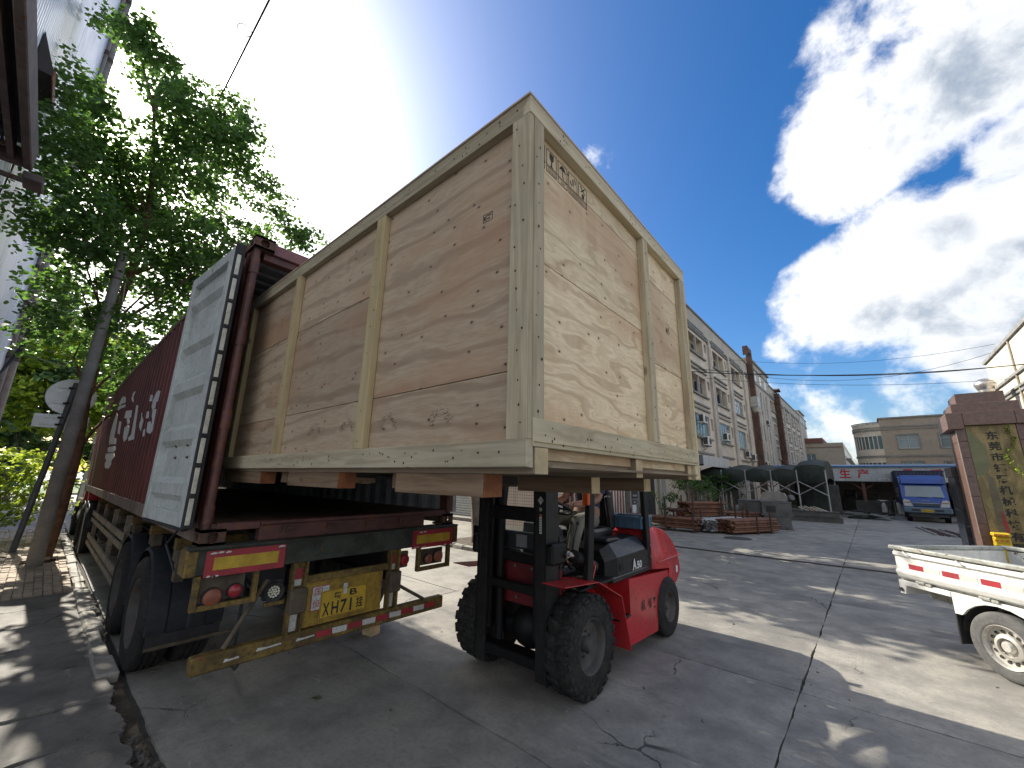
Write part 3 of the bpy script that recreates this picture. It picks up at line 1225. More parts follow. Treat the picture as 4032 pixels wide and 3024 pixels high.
# door skin: five horizontal pressed folds
pr = [(DZ0 + 0.10, 0.0)]
zz = DZ0 + 0.17
for k in range(5):
    pr += [(zz, 0.0), (zz + 0.05, 0.042), (zz + 0.14, 0.042), (zz + 0.19, 0.0)]
    zz += 0.445
pr.append((DZ1 - 0.10, 0.0))
pm_ = MB()
for (z, d) in pr:
    pm_.v += [tuple(DP(0.158, z, d)), tuple(DP(DW - 0.088, z, d))]
for i in range(len(pr) - 1):
    pm_.f.append((2 * i, 2 * i + 1, 2 * i + 3, 2 * i + 2))
    pm_.sm.append(False)
part('door_panel', pm_, M_DOOR, door)
part('door_skin', dbox(MB(), 0.05, DW, DZ0, DZ1, -0.022, -0.006), M_CRED, door)
part('door_edge', dbox(MB(), 0.026, 0.049, DZ0, DZ1, -0.02, 0.05), M_CRED2, door)
gk = dbox(MB(), -0.012, 0.025, DZ0 - 0.01, DZ1 + 0.01, -0.012, 0.058, 0.006)
gk = dbox(gk, 0.05, DW, DZ0 - 0.028, DZ0 - 0.003, 0.0, 0.045, 0.004)
part('gasket', gk, M_RUBBER, door)
# sealing strip in short pieces with dark clips between
zz = DZ0 + 0.02
strip_me = None
for k in range(10):
    o = part('seal_strip', dbox(MB(), -0.0215, -0.0125, zz, zz + 0.19, 0.016, 0.046, 0.003), paint('strip_cream', (0.55, 0.53, 0.44), 0.6, var=0.15, dirt=0.35, scale=8), door)
    part('seal_clip', dbox(MB(), -0.026, -0.0125, zz + 0.193, zz + 0.221, 0.012, 0.052, 0.004), M_RUBBER, door)
    zz += 0.224
# rivet pairs of the lock fittings
for (u, z) in ((0.30, 0.31), (0.62, 0.31), (0.30, 0.52), (0.62, 0.52), (0.34, 0.62), (0.66, 0.62), (0.28, 1.08), (0.60, 1.10), (0.30, 0.06), (0.62, 0.06), (0.42, 0.03), (0.8, 0.05), (0.3, 1.2), (0.55, 1.22)):
    c = DP(0.10 + u, DZ0 + z, 0.004)
    part('rivet', MB().cyl(c - dn * 0.01, c + dn * 0.012, 0.017, 0.006, n=8), M_CAST, door)
# door tie rope at the foot
part('tie_rope', MB().tube([DP(0.15, DZ0 - 0.02, 0.03), DP(0.3, DZ0 - 0.14, 0.05), DP(0.12, DZ0 - 0.30, 0.02), DP(0.0, DZ0 - 0.32, -0.02)], 0.009, 6), M_RUBBER, door)

# the right door: folded back along the far side
rd = MB().box(CX - 1.20, CX - 0.05, CY1 + 0.03, CY1 + 0.085, DZ0, DZ1, 0.004)
part('door', rd, M_DOOR, ct)

# white painted lettering on the outer flats (worn fragments, broken by the folds)
LET = [[(-12.03, 3.41), (-11.41, 3.32), (-11.21, 3.18), (-11.82, 3.23), (-12.24, 3.22), (-12.55, 3.3), (-12.33, 3.38)], [(-12.52, 3.23), (-11.68, 3.18), (-11.12, 3.14), (-11.07, 3.08), (-11.99, 3.13), (-12.19, 3.12), (-12.55, 3.16)], [(-12.52, 3.09), (-12.13, 2.99), (-11.84, 2.68), (-11.78, 2.5), (-11.21, 2.45), (-11.14, 2.34), (-12.12, 2.38), (-12.41, 2.37), (-12.7, 2.47), (-12.84, 2.7), (-12.78, 2.91)], [(-11.53, 2.83), (-11.08, 2.78), (-10.98, 2.6), (-10.91, 2.52), (-11.3, 2.56), (-11.45, 2.7)], [(-12.54, 2.33), (-11.13, 2.31), (-10.89, 2.23), (-11.2, 2.19), (-12.25, 2.21), (-12.61, 2.28)], [(-12.66, 2.19), (-11.08, 2.17), (-10.86, 2.09), (-11.21, 2.02), (-11.08, 1.95), (-11.35, 1.87), (-12.1, 1.88), (-12.41, 1.98), (-12.18, 2.03), (-12.66, 2.11)], [(-10.75, 2.97), (-9.79, 2.89), (-9.7, 2.75), (-9.95, 2.76), (-9.72, 2.65), (-10.06, 2.66), (-10.36, 2.79), (-10.78, 2.83)], [(-10.36, 2.61), (-9.92, 2.65), (-9.64, 2.58), (-9.57, 2.5), (-9.6, 2.36), (-9.92, 2.33), (-10.2, 2.42)], [(-9.39, 2.94), (-9.11, 2.91), (-8.73, 2.39), (-8.67, 2.32), (-9.3, 2.32), (-9.42, 2.38), (-9.14, 2.42)], [(-10.11, 3.28), (-9.95, 3.25), (-10.04, 3.2), (-10.13, 3.19), (-9.86, 3.04), (-10.13, 3.09), (-10.34, 3.16), (-10.32, 3.26)], [(-8.52, 2.74), (-8.37, 2.69), (-8.36, 2.66), (-8.1, 2.57), (-8.12, 2.46), (-8.12, 2.41), (-8.4, 2.49), (-8.47, 2.56), (-8.41, 2.61)], [(-7.96, 2.69), (-7.74, 2.68), (-7.65, 2.57), (-7.93, 2.59)], [(-7.9, 2.42), (-7.71, 2.42), (-7.66, 2.31), (-7.85, 2.32)], [(-7.96, 2.95), (-7.75, 2.92), (-7.69, 2.82), (-7.98, 2.85)], [(-7.37, 2.94), (-7.14, 2.9), (-7.15, 2.76), (-7.29, 2.76), (-7.26, 2.68), (-7.45, 2.67), (-7.62, 2.73), (-7.63, 2.83), (-7.5, 2.91)], [(-7.46, 2.68), (-7.13, 2.65), (-7.1, 2.49), (-7.06, 2.35), (-7.2, 2.32), (-7.52, 2.36), (-7.61, 2.42), (-7.66, 2.51), (-7.4, 2.51), (-7.29, 2.45), (-7.26, 2.49), (-7.41, 2.58)]]
YL = CY0 + 0.006
for k, poly in enumerate(LET):
    mb = MB()
    mb.prism(poly, (0, YL, 0), (1, 0, 0), (0, 0, 1), (0, 0.0015, 0))
    part('lettering', mb, M_WPAINT, ct)


# ------------------------------------------------------------------ skeletal trailer
M_TYEL = paint('trailer_yellow', (0.150, 0.096, 0.020), 0.7, var=0.5, dirt=0.9, dirtcol=(0.035, 0.028, 0.02), scale=4.5, rust=0.35, streak=0.45, bump=0.2)
M_TDIRT = paint('trailer_grime', (0.085, 0.067, 0.045), 0.85, var=0.45, dirt=0.5, scale=5.0, rust=0.3, bump=0.3)
M_TGREEN = paint('beam_paint_worn', (0.030, 0.040, 0.032), 0.75, var=0.5, dirt=0.6, dirtcol=(0.075, 0.055, 0.03), scale=6.0, rust=0.3, bump=0.3)
M_TDARK = paint('chassis_black', (0.022, 0.022, 0.024), 0.75, var=0.4, dirt=0.5, dirtcol=(0.06, 0.05, 0.04), scale=4)
M_FEND = paint('mudguard_plastic', (0.016, 0.019, 0.025), 0.5, var=0.2, dirt=0.4, dirtcol=(0.05, 0.047, 0.042), scale=2.5, spec=0.35)
M_TYRE = paint('tyre_rubber', (0.020, 0.020, 0.021), 0.85, var=0.3, dirt=0.5, dirtcol=(0.06, 0.055, 0.048), scale=4, bump=0.15, spec=0.2)
M_TYRE2 = paint('tyre_rubber_black', (0.012, 0.012, 0.013), 0.82, var=0.3, dirt=0.5, dirtcol=(0.06, 0.055, 0.05), scale=5, bump=0.15)
M_RIMD = paint('rim_dusty', (0.085, 0.082, 0.078), 0.7, 0.3, var=0.3, dirt=0.5, scale=5, rust=0.3)
M_REFR = paint('reflective_red', (0.33, 0.016, 0.03), 0.45, var=0.2, dirt=0.4, scale=6)
M_REFY = paint('reflective_yellow', (0.46, 0.30, 0.02), 0.5, var=0.2, dirt=0.45, dirtcol=(0.22, 0.16, 0.05), scale=9)
M_REFW = paint('reflective_white', (0.55, 0.55, 0.53), 0.45, var=0.1, dirt=0.45, scale=9)
M_LRED = paint('lamp_red', (0.32, 0.02, 0.03), 0.25, var=0.15, dirt=0.35, scale=8)
M_LAMB = paint('lamp_rust_orange', (0.26, 0.075, 0.035), 0.45, var=0.25, dirt=0.4, scale=8)
M_PLATE = paint('plate_yellow', (0.50, 0.32, 0.02), 0.5, var=0.12, dirt=0.4, dirtcol=(0.16, 0.10, 0.03), scale=7)
M_INK = paint('plate_black', (0.015, 0.014, 0.013), 0.6, var=0.2, dirt=0.1)

TX = -3.72
tl = thing('semi_trailer', 'grimy yellow trailer with marker boards and number plate, under the red container', 'trailer', (TX, 2.06, 0))

# rear crossbeam, a channel with a folded lip
cb = MB().box(TX - 0.16, TX, 0.80, 3.31, 1.105, 1.292, 0.006)
cb.box(TX - 0.17, TX + 0.012, 0.79, 3.32, 1.280, 1.298, 0.004)
beam_ = part('rear_beam', cb, M_TGREEN, tl)
part('beam_end', MB().box(TX - 0.20, TX + 0.004, 0.785, 0.86, 1.10, 1.279, 0.01), M_TYEL, beam_)
part('beam_end', MB().box(TX - 0.20, TX + 0.004, 3.25, 3.325, 1.10, 1.279, 0.01), M_TYEL, beam_)
# red and yellow marker boards
for (y0, y1) in ((0.90, 1.44), (2.69, 3.24)):
    bd = part('marker_board', MB().box(TX + 0.005, TX + 0.012, y0, y1, 1.09, 1.268, 0.001), M_REFR, tl)
    part('board_centre', MB().box(TX + 0.0125, TX + 0.0155, y0 + 0.052, y1 - 0.05, 1.135, 1.222), M_REFY, bd)
    r_ = random.Random(int(y0 * 100))
    for k in range(7):      # torn film at the edges
        yy = y0 + r_.choice((0.02, 0.1, 0.42)) + r_.uniform(0, 0.07)
        z_ = r_.choice((1.095, 1.25)) + r_.uniform(-0.003, 0.008)
        w_ = r_.uniform(0.015, 0.045)
        part('torn_film', MB().prism([(0, 0), (w_, 0.003), (w_ * 1.2, 0.011), (w_ * 0.5, 0.016), (0.002, 0.009)], (TX + 0.0130, yy, z_ - 0.006), (0, 1, 0), (0, 0, 1), (0.0012, 0, 0)), M_REFW, bd)
    for yy in (y0 + 0.03, y1 - 0.03):
        part('screw', MB().cyl((TX + 0.011, yy, 1.24), (TX + 0.018, yy, 1.24), 0.007, n=8), M_TDIRT, bd)
# main rails and cross members
for y in (1.52, 2.58):
    mb = MB().box(CXF + 0.1, TX - 0.162, y - 0.07, y + 0.07, 1.24, 1.27).box(CXF + 2.5, TX - 0.162, y - 0.07, y + 0.07, 0.80, 0.83)
    mb.box(CXF + 0.1, TX - 0.162, y - 0.01, y + 0.01, 0.831, 1.239)
    part('main_rail', mb, M_TDARK, tl)
for x in (-4.9, -6.2, -7.6, -9.1, -10.8, -12.6):
    part('cross_member', MB().box(x - 0.05, x + 0.05, 0.93, 3.22, 1.14, 1.235), M_TYEL, tl)
    for y in (0.95, 3.11):
        part('twist_lock_bracket', MB().box(x - 0.12, x + 0.12, y, y + 0.09, 1.02, 1.139, 0.01).box(x - 0.05, x + 0.05, y + 0.01, y + 0.08, 0.86, 1.019), M_TDIRT, tl)

# lamp brackets under the beam
def lamp_frame(y0, y1, z0, z1, lamps):
    t = 0.035
    mb = MB().box(TX - 0.05, TX + 0.0, y0, y0 + t, z0, z1, 0.003).box(TX - 0.05, TX + 0.0, y1 - t, y1, z0, z1, 0.003)
    mb.box(TX - 0.05, TX - 0.001, y0 + t, y1 - t, z0, z0 + t, 0.003)
    f = part('lamp_bracket', mb, M_TYEL, tl)
    part('lamp_plate', MB().box(TX - 0.052, TX - 0.034, y0 + 0.04, y1 - 0.09, z0 + 0.05, z1 - 0.02), M_TDIRT, f)
    for (yc, zc, r, mt) in lamps:
        part('tail_lamp', MB().lathe([(0.001, 0.022), (r * 0.6, 0.020), (r * 0.93, 0.010), (r, 0.0), (r, -0.03)], (TX - 0.012, yc, zc), (1, 0, 0), 24), mt, f)
        part('lamp_ring', MB().ring((TX - 0.036, yc, zc), (TX - 0.008, yc, zc), r * 1.10, r * 1.005, 24), M_TDARK, f)


lamp_frame(0.86, 1.275, 0.865, 1.10, [(0.985, 0.945, 0.060, M_LAMB), (1.125, 0.965, 0.047, M_LRED)])
lamp_frame(2.785, 3.225, 0.855, 1.085, [(2.93, 0.965, 0.050, M_LAMB), (3.06, 0.975, 0.060, M_LAMB)])
# round white reversing lamp with cells
rl = part('reversing_lamp', MB().lathe([(0.001, 0.0), (0.052, 0.0), (0.052, 0.012), (0.072, 0.02), (0.076, 0.0), (0.07, -0.05), (0.001, -0.05)], (TX - 0.03, 1.41, 0.905), (1, 0, 0), 28), M_TDARK, tl)
cells = MB()
for i, (r, n) in enumerate(((0, 1), (0.019, 6), (0.038, 12))):
    for k in range(n):
        a = 2 * PI * k / max(1, n)
        cells.sphere((TX - 0.028, 1.41 + math.cos(a) * r, 0.905 + math.sin(a) * r), 0.0095, 8, 4, (0.5, 1, 1))
part('lens_cells', cells, paint('lens_pale', (0.62, 0.60, 0.48), 0.2, var=0.05, dirt=0.15), rl)
part('lamp_bracket', MB().box(TX - 0.06, TX - 0.03, 1.35, 1.50, 0.80, 0.83, 0.004), M_TYEL, tl)
part('lamp_bracket', MB().box(TX - 0.08, TX - 0.05, 1.34, 1.48, 0.84, 0.99, 0.004), M_TDARK, tl)
part('tail_lamp', MB().lathe([(0.001, 0.02), (0.05, 0.014), (0.055, 0.0), (0.055, -0.04)], (TX - 0.03, 2.635, 0.99), (1, 0, 0), 20), M_LRED, tl)
part('lamp_bracket', MB().box(TX - 0.09, TX - 0.052, 2.57, 2.70, 0.91, 1.07, 0.01), M_TDIRT, tl)

# two uprights, the plate panel between them
for (y0, y1) in ((1.53, 1.655), (2.455, 2.57)):
    mb = MB().box(TX - 0.07, TX - 0.005, y0, y0 + 0.02, 0.54, 1.104).box(TX - 0.07, TX - 0.005, y1 - 0.02, y1, 0.54, 1.104).box(TX - 0.07, TX - 0.05, y0 + 0.02, y1 - 0.02, 0.54, 1.104)
    up_ = part('bumper_upright', mb, M_TYEL, tl)
    part('rubber_buffer', MB().box(TX - 0.05, TX + 0.035, y0 - 0.005, y1 + 0.005, 0.715, 0.905, 0.012), M_TDIRT, up_)
    part('reflector_strip', MB().box(TX - 0.049, TX - 0.046, y0 + 0.032, y1 - 0.032, 0.57, 0.70), M_REFW, up_)
    part('reflector_strip', MB().box(TX - 0.049, TX - 0.046, y0 + 0.032, y1 - 0.032, 0.915, 0.965), M_REFW, up_)
    part('reflector_strip', MB().box(TX - 0.049, TX - 0.046, y0 + 0.032, y1 - 0.032, 0.966, 1.05), M_REFR, up_)
part('cross_bar', MB().box(TX - 0.06, TX - 0.02, 1.657, 2.453, 0.925, 0.985, 0.004), M_TYEL, tl)
pn_ = part('plate_panel', MB().box(TX - 0.055, TX - 0.04, 1.657, 2.40, 0.575, 0.924), paint('panel_yellow', (0.30, 0.185, 0.02), 0.6, var=0.3, dirt=0.65, dirtcol=(0.10, 0.065, 0.02), scale=3.2, rust=0.3), tl)
part('keeper_tab', MB().box(TX - 0.039, TX - 0.026, 2.00, 2.04, 0.78, 0.87, 0.004), M_REFW, pn_)
rp = part('red_sign', MB().box(TX - 0.039, TX - 0.034, 1.72, 1.87, 0.69, 0.885), M_REFW, pn_)
part('sign_text', text_mb('国', 0.065, 0.06, (TX - 0.0335, 1.745, 0.81), (0, 1, 0), (0, 0, 1), 0.001), M_REFR, rp)
part('sign_text', text_mb('恒', 0.065, 0.06, (TX - 0.0335, 1.735, 0.715), (0, 1, 0), (0, 0, 1), 0.001), M_REFR, rp)
for q in ((1.72, 1.87, 0.69, 0.696), (1.72, 1.726, 0.696, 0.879), (1.72, 1.87, 0.879, 0.885)):
    part('sign_border', MB().box(TX - 0.0338, TX - 0.0325, q[0], q[1], q[2], q[3]), M_REFR, rp)
pl = part('number_plate', MB().box(TX - 0.032, TX - 0.027, 1.80, 2.235, 0.615, 0.835, 0.002), M_PLATE, pn_)
PX = TX - 0.027


def plate_txt(s, y0, y1, z0, z1):
    part('plate_text', text_mb(s, y1 - y0, z1 - z0, (PX, y0, z0), (0, 1, 0), (0, 0, 1), 0.0012, bold=0.02), M_INK, pl)


plate_txt('粤', 1.915, 1.985, 0.755, 0.812)
plate_txt('B', 2.065, 2.135, 0.762, 0.815)
for s, y in (('X', 1.825), ('H', 1.905), ('7', 1.985), ('1', 2.075)):
    plate_txt(s, y, y + (0.062 if s != '1' else 0.018), 0.632, 0.738)
plate_txt('挂', 2.135, 2.205, 0.645, 0.735)
for q in ((1.806, 2.229, 0.620, 0.623), (1.806, 2.229, 0.827, 0.830), (1.806, 1.809, 0.6231, 0.8269), (2.226, 2.229, 0.6231, 0.8269)):
    part('plate_border', MB().box(PX + 0.0002, PX + 0.0014, q[0], q[1], q[2], q[3]), M_INK, pl)

# underrun bumper with red and white film
bp = MB().box(TX - 0.085, TX + 0.0, 0.92, 3.16, 0.445, 0.565, 0.012)
bumper = part('underrun_bumper', bp, M_TYEL, tl)
yy = 1.78
for k in range(9):
    w = 0.135
    mat_ = M_REFR if k % 2 == 0 else M_REFW
    part('bumper_film', MB().prism([(0.004, 0.002), (w - 0.003, 0.0), (w, 0.046), (0, 0.049)], (TX + 0.0005, yy, 0.482), (0, 1, 0), (0, 0, 1), (0.0012, 0, 0)), mat_, bumper)
    yy += w + 0.006
for (y, w, z) in ((1.33, 0.18, 0.525), (1.62, 0.15, 0.52), (1.12, 0.1, 0.51)):
    part('peeled_film', MB().prism([(0, 0), (w, 0.006), (w * 0.96, 0.018), (w * 0.4, 0.014), (0.01, 0.022)], (TX + 0.0005, y, z - 0.02), (0, 1, 0), (0, 0, 1), (0.002, 0, 0)), M_REFW, bumper)
part('bumper_strut', MB().cyl((TX - 0.05, 1.12, 0.566), (TX - 0.06, 1.36, 1.0), 0.018, n=10), M_TDIRT, tl)
part('bumper_strut', MB().cyl((TX - 0.05, 2.92, 0.566), (TX - 0.06, 2.62, 0.74), 0.016, n=10), M_TDIRT, tl)
part('brake_line', MB().tube([(TX - 0.3, 1.28, 0.95), (TX - 0.3, 1.27, 0.5), (TX - 0.29, 1.26, 0.36), (TX - 0.27, 1.29, 0.32), (TX - 0.25, 1.31, 0.37)], 0.014, 6), M_TDARK, tl)


def wheel_parts(parent, c, axis, r, w, rim_r, rubber, rimmat, bolts=8, lugs=0, dish=0.05, hub=0.07, lug_h=0.02, deep=False):
    """tyre with shoulders and grooves or lugs; rim, hub and nuts as its sub-parts; axis points outwards"""
    ax = Vector(axis).normalized()
    h = w / 2
    pr = [(rim_r, -h * 0.82), (rim_r * 1.05, -h * 0.95), (r * 0.80, -h), (r * 0.93, -h * 0.96), (r * 0.985, -h * 0.80), (r, -h * 0.62)]
    if lugs == 0:
        for g in (-0.36, 0.0, 0.36):
            pr += [(r, h * (g - 0.06)), (r - 0.012, h * (g - 0.045)), (r - 0.012, h * (g + 0.045)), (r, h * (g + 0.06))]
    pr += [(r, h * 0.62), (r * 0.985, h * 0.80), (r * 0.93, h * 0.96), (r * 0.80, h), (rim_r * 1.22, h * 1.0), (rim_r * 1.16, h * 1.03), (rim_r * 1.05, h * 0.95), (rim_r, h * 0.82)]
    mb = MB().lathe(pr, c, ax, 40)
    if lugs:
        u = Vector((0, 0, 1))
        s = ax.cross(u).normalized()
        for k in range(lugs):
            for side in (-1, 1):
                a = 2 * PI * (k + (0.5 if side > 0 else 0.0)) / lugs
                rad = s * math.cos(a) + u * math.sin(a)
                tan = -s * math.sin(a) + u * math.cos(a)
                cc = Vector(c) + rad * (r - 0.004) + ax * side * h * 0.50
                mb.obox(cc, (ax * 1.0 + tan * 0.22 * side).normalized(), tan, rad, h * 0.86, 2 * PI * r / lugs * 0.62, lug_h * 2, 0.003)
                cc = Vector(c) + rad * (r * 0.945) + ax * side * h * 0.955
                mb.obox(cc, ax, tan, rad, 0.022, 2 * PI * r / lugs * 0.56, r * 0.095, 0.003)
    tyre = part('tyre', mb, rubber, parent, sharp=50)
    o = h * 0.80
    rim = MB().lathe([(rim_r * 1.06, o + 0.012), (rim_r * 1.03, o + 0.022), (rim_r * 0.98, o + 0.012), (rim_r * 0.93, o - 0.02),
                      (rim_r * 0.88, o - dish * 0.6), (rim_r * 0.60, o - dish), (rim_r * 0.34, o - dish * 0.96), (rim_r * 0.001, o - dish * 0.96)], c, ax, 36)
    rm = part('rim', rim, rimmat, tyre)
    hb = MB().lathe([(rim_r * 0.30, o - dish * 0.98), (rim_r * 0.29, o - dish + hub * 0.6), (rim_r * 0.20, o - dish + hub), (0.001, o - dish + hub)], c, ax, 20)
    part('hub', hb, rimmat, tyre)
    u = Vector((0, 0, 1))
    s = ax.cross(u).normalized()
    for k in range(bolts):
        a = 2 * PI * (k + 0.3) / bolts
        p = Vector(c) + (s * math.cos(a) + u * math.sin(a)) * rim_r * 0.46 + ax * (o - dish)
        part('wheel_nut', MB().cyl(p - ax * 0.004, p + ax * 0.026, 0.014, 0.011, n=6, smooth=False), rimmat, tyre)
    return tyre


axle_x = [-5.54, -6.86]
for x in axle_x:
    part('axle', MB().cyl((x, 0.95, 0.5), (x, 3.2, 0.5), 0.065, n=12), M_TDARK, tl)
    wheel_parts(tl, (x, 0.955, 0.5), (0, -1, 0), 0.5, 0.27, 0.29, M_TYRE, M_RIMD, 10, 0, 0.12, 0.10)
    wheel_parts(tl, (x, 1.27, 0.5), (0, -1, 0), 0.5, 0.27, 0.29, M_TYRE2, M_RIMD, 0, 0, 0.05, 0.04)
    wheel_parts(tl, (x, 3.19, 0.5), (0, 1, 0), 0.5, 0.27, 0.29, M_TYRE2, M_RIMD, 0, 0, 0.12, 0.1)
    wheel_parts(tl, (x, 2.87, 0.5), (0, -1, 0), 0.5, 0.27, 0.29, M_TYRE2, M_RIMD, 0, 0, 0.05, 0.04)
    if x > -8:
        for (y0, y1, s) in ((0.845, 1.43, 1), (2.72, 3.305, -1)):
            R0 = 0.585
            prof = []
            a0, a1 = math.radians(-8), math.radians(165)
            n = 22
            mb = MB()
            vs, fs = [], []
            ys = [y0, y0 + 0.012, y0 + 0.14, y0 + 0.155, y0 + 0.30, y0 + 0.315, y0 + 0.43, y0 + 0.445, y1] if s > 0 else [y0, y1 - 0.012, y1]
            ro = [-0.025, 0.0, 0.0, -0.012, -0.012, 0.0, 0.0, -0.012, -0.012] if s > 0 else [0.0, 0.0, -0.025]
            for i in range(n + 1):
                a = a0 + (a1 - a0) * i / n
                for y, d in zip(ys, ro):
                    rr = R0 + d
                    vs.append((x + math.cos(a) * rr, y, 0.5 + math.sin(a) * rr))
            m = len(ys)
            for i in range(n):
                for j in range(m - 1):
                    fs.append((i * m + j, i * m + j + 1, (i + 1) * m + j + 1, (i + 1) * m + j))
            mb.add(vs, fs, True)
            fd = part('mudguard', mb, M_FEND, tl, sharp=25)
            if s > 0 and x > -6:
                # hanging rubber flap with a rod along its foot
                part('mud_flap', MB().box(x + R0 - 0.012, x + R0 + 0.002, y0 + 0.02, y1 - 0.02, 0.30, 0.42), M_RUBBER, fd)
                part('flap_rod', MB().cyl((x + R0 + 0.014, y0 + 0.02, 0.315), (x + R0 + 0.014, y1 + 0.15, 0.325), 0.017, n=8), M_TDIRT, fd)
part('spring', MB().tube([(-4.95, 1.45, 0.78), (-5.54, 1.45, 0.60), (-6.2, 1.45, 0.74), (-6.86, 1.45, 0.60), (-7.5, 1.45, 0.78)], 0.05, 6), M_TDARK, tl)
# side guard: dusty rails on uprights
gy = 0.90
for z, h in ((0.93, 0.10), (0.47, 0.10)):
    part('side_guard_rail', MB().box(-12.9, -8.0, gy, gy + 0.035, z - h / 2, z + h / 2, 0.008), paint('guard_dusty', (0.30, 0.255, 0.19), 0.75, var=0.3, dirt=0.5, scale=4, rust=0.25), tl)
    part('side_guard_rail', MB().box(-12.9, -8.0, gy, gy + 0.035, z - h / 2 - 0.12, z - h / 2 - 0.04, 0.008), paint('guard_dusty', (0.30, 0.255, 0.19)), tl)
for x in (-12.7, -11.2, -9.7, -8.2):
    part('side_guard_post', MB().box(x - 0.03, x + 0.03, gy + 0.036, gy + 0.10, 0.36, 1.2), paint('guard_dusty', (0.30, 0.255, 0.19)), tl)
    part('side_guard_stay', MB().cyl((x, gy + 0.07, 0.45), (x + 0.35, 1.5, 0.9), 0.012, n=6), M_TDIRT, tl)
for y in (1.25, 2.85):
    part('landing_leg', MB().box(-12.2, -12.05, y - 0.07, y + 0.07, 0.22, 1.2, 0.01).box(-12.28, -11.97, y - 0.13, y + 0.13, 0.12, 0.22), M_TDIRT, tl)
part('air_tank', MB().cyl((-10.4, 1.75, 0.72), (-9.4, 1.75, 0.72), 0.14, n=16), M_TDIRT, tl)
part('spare_wheel', MB().lathe([(0.28, -0.13), (0.44, -0.14), (0.5, -0.08), (0.5, 0.08), (0.44, 0.14), (0.28, 0.13)], (-11.1, 1.4, 0.62), (0, 0.2, 1), 28), M_TYRE2, tl)

# ------------------------------------------------------------------ tractor unit
M_CABR = paint('cab_red', (0.42, 0.02, 0.025), 0.35, var=0.1, dirt=0.25, dirtcol=(0.2, 0.12, 0.1), scale=2)
M_CABW = paint('cab_white', (0.60, 0.60, 0.60), 0.4, var=0.06, dirt=0.3, dirtcol=(0.3, 0.28, 0.26), scale=2)
tk = thing('truck_tractor', 'red and white truck cab coupled ahead of the red container', 'truck', (-17.5, 2.06, 0))
yb0, yb1 = 0.88, 3.24
prof = [(-16.35, 0.95), (-16.35, 2.85), (-16.6, 3.35), (-17.4, 3.45), (-18.2, 2.95), (-18.55, 2.0), (-18.65, 1.3), (-18.6, 0.95)]
cabm = MB().prism([(p[0], p[1]) for p in prof], (0, yb0 + 0.02, 0), (1, 0, 0), (0, 0, 1), (0, yb1 - yb0 - 0.04, 0))
cab_ = part('cab', cabm, M_CABR, tk)
part('side_band', MB().prism([(-16.9, 1.0), (-17.05, 2.2), (-17.3, 2.9), (-18.05, 2.85), (-18.5, 1.95), (-18.6, 1.0)], (0, yb0 + 0.012, 0), (1, 0, 0), (0, 0, 1), (0, 0.0075, 0)), M_CABW, cab_)
part('side_window', MB().prism([(-17.2, 1.95), (-17.3, 2.65), (-17.95, 2.6), (-18.35, 1.95)], (0, yb0 + 0.006, 0), (1, 0, 0), (0, 0, 1), (0, 0.0055, 0)), glass('cab_glass'), cab_)
part('wind_deflector', MB().prism([(-16.4, 2.9), (-16.5, 3.85), (-16.9, 3.8), (-17.8, 3.3)], (0, yb0 + 0.3, 0), (1, 0, 0), (0, 0, 1), (0, yb1 - yb0 - 0.6, 0)), M_CABR, cab_)
part('step_skirt', MB().box(-18.6, -17.0, yb0 + 0.03, yb0 + 0.25, 0.35, 0.94, 0.03), M_TDIRT, tk)
part('front_bumper', MB().box(-18.8, -18.45, yb0, yb1, 0.35, 0.94, 0.05), M_CABW, tk)
for z in (2.35, 2.75):
    part('mirror_arm', MB().cyl((-18.35, yb0 + 0.05, z), (-18.5, yb0 - 0.28, z), 0.014, n=6), M_TDARK, tk)
part('mirror', MB().box(-18.56, -18.46, yb0 - 0.42, yb0 - 0.20, 2.1, 2.75, 0.03), M_TDARK, tk)
part('mirror', MB().box(-18.56, -18.46, yb0 - 0.40, yb0 - 0.18, 1.78, 2.04, 0.03), M_TDARK, tk)
part('chassis', MB().box(-18.3, -13.0, 1.6, 1.75, 0.75, 1.05).box(-18.3, -13.0, 2.35, 2.5, 0.75, 1.05), M_TDARK, tk)
for x in (-13.75, -15.1):
    wheel_parts(tk, (x, 0.98, 0.5), (0, -1, 0), 0.5, 0.28, 0.29, M_TYRE, M_RIMD, 10, 0, 0.12, 0.1)
    wheel_parts(tk, (x, 3.14, 0.5), (0, 1, 0), 0.5, 0.28, 0.29, M_TYRE2, M_RIMD, 0, 0, 0.12, 0.1)
    vs, fs = [], []
    n = 14
    for i in range(n + 1):
        a = math.radians(10) + math.radians(150) * i / n
        for y in (0.86, 1.42):
            vs.append((x + math.cos(a) * 0.58, y, 0.5 + math.sin(a) * 0.58))
    for i in range(n):
        fs.append((2 * i, 2 * i + 1, 2 * i + 3, 2 * i + 2))
    part('mudguard', MB().add(vs, fs, True), M_FEND, tk)
wheel_parts(tk, (-17.75, 0.99, 0.5), (0, -1, 0), 0.5, 0.28, 0.29, M_TYRE, M_RIMD, 10, 0, 0.06, 0.12)
part('fuel_tank', MB().cyl((-16.9, 1.12, 0.62), (-15.8, 1.12, 0.62), 0.25, n=20), paint('tank_metal', (0.35, 0.35, 0.35), 0.4, 0.7, dirt=0.5), tk)


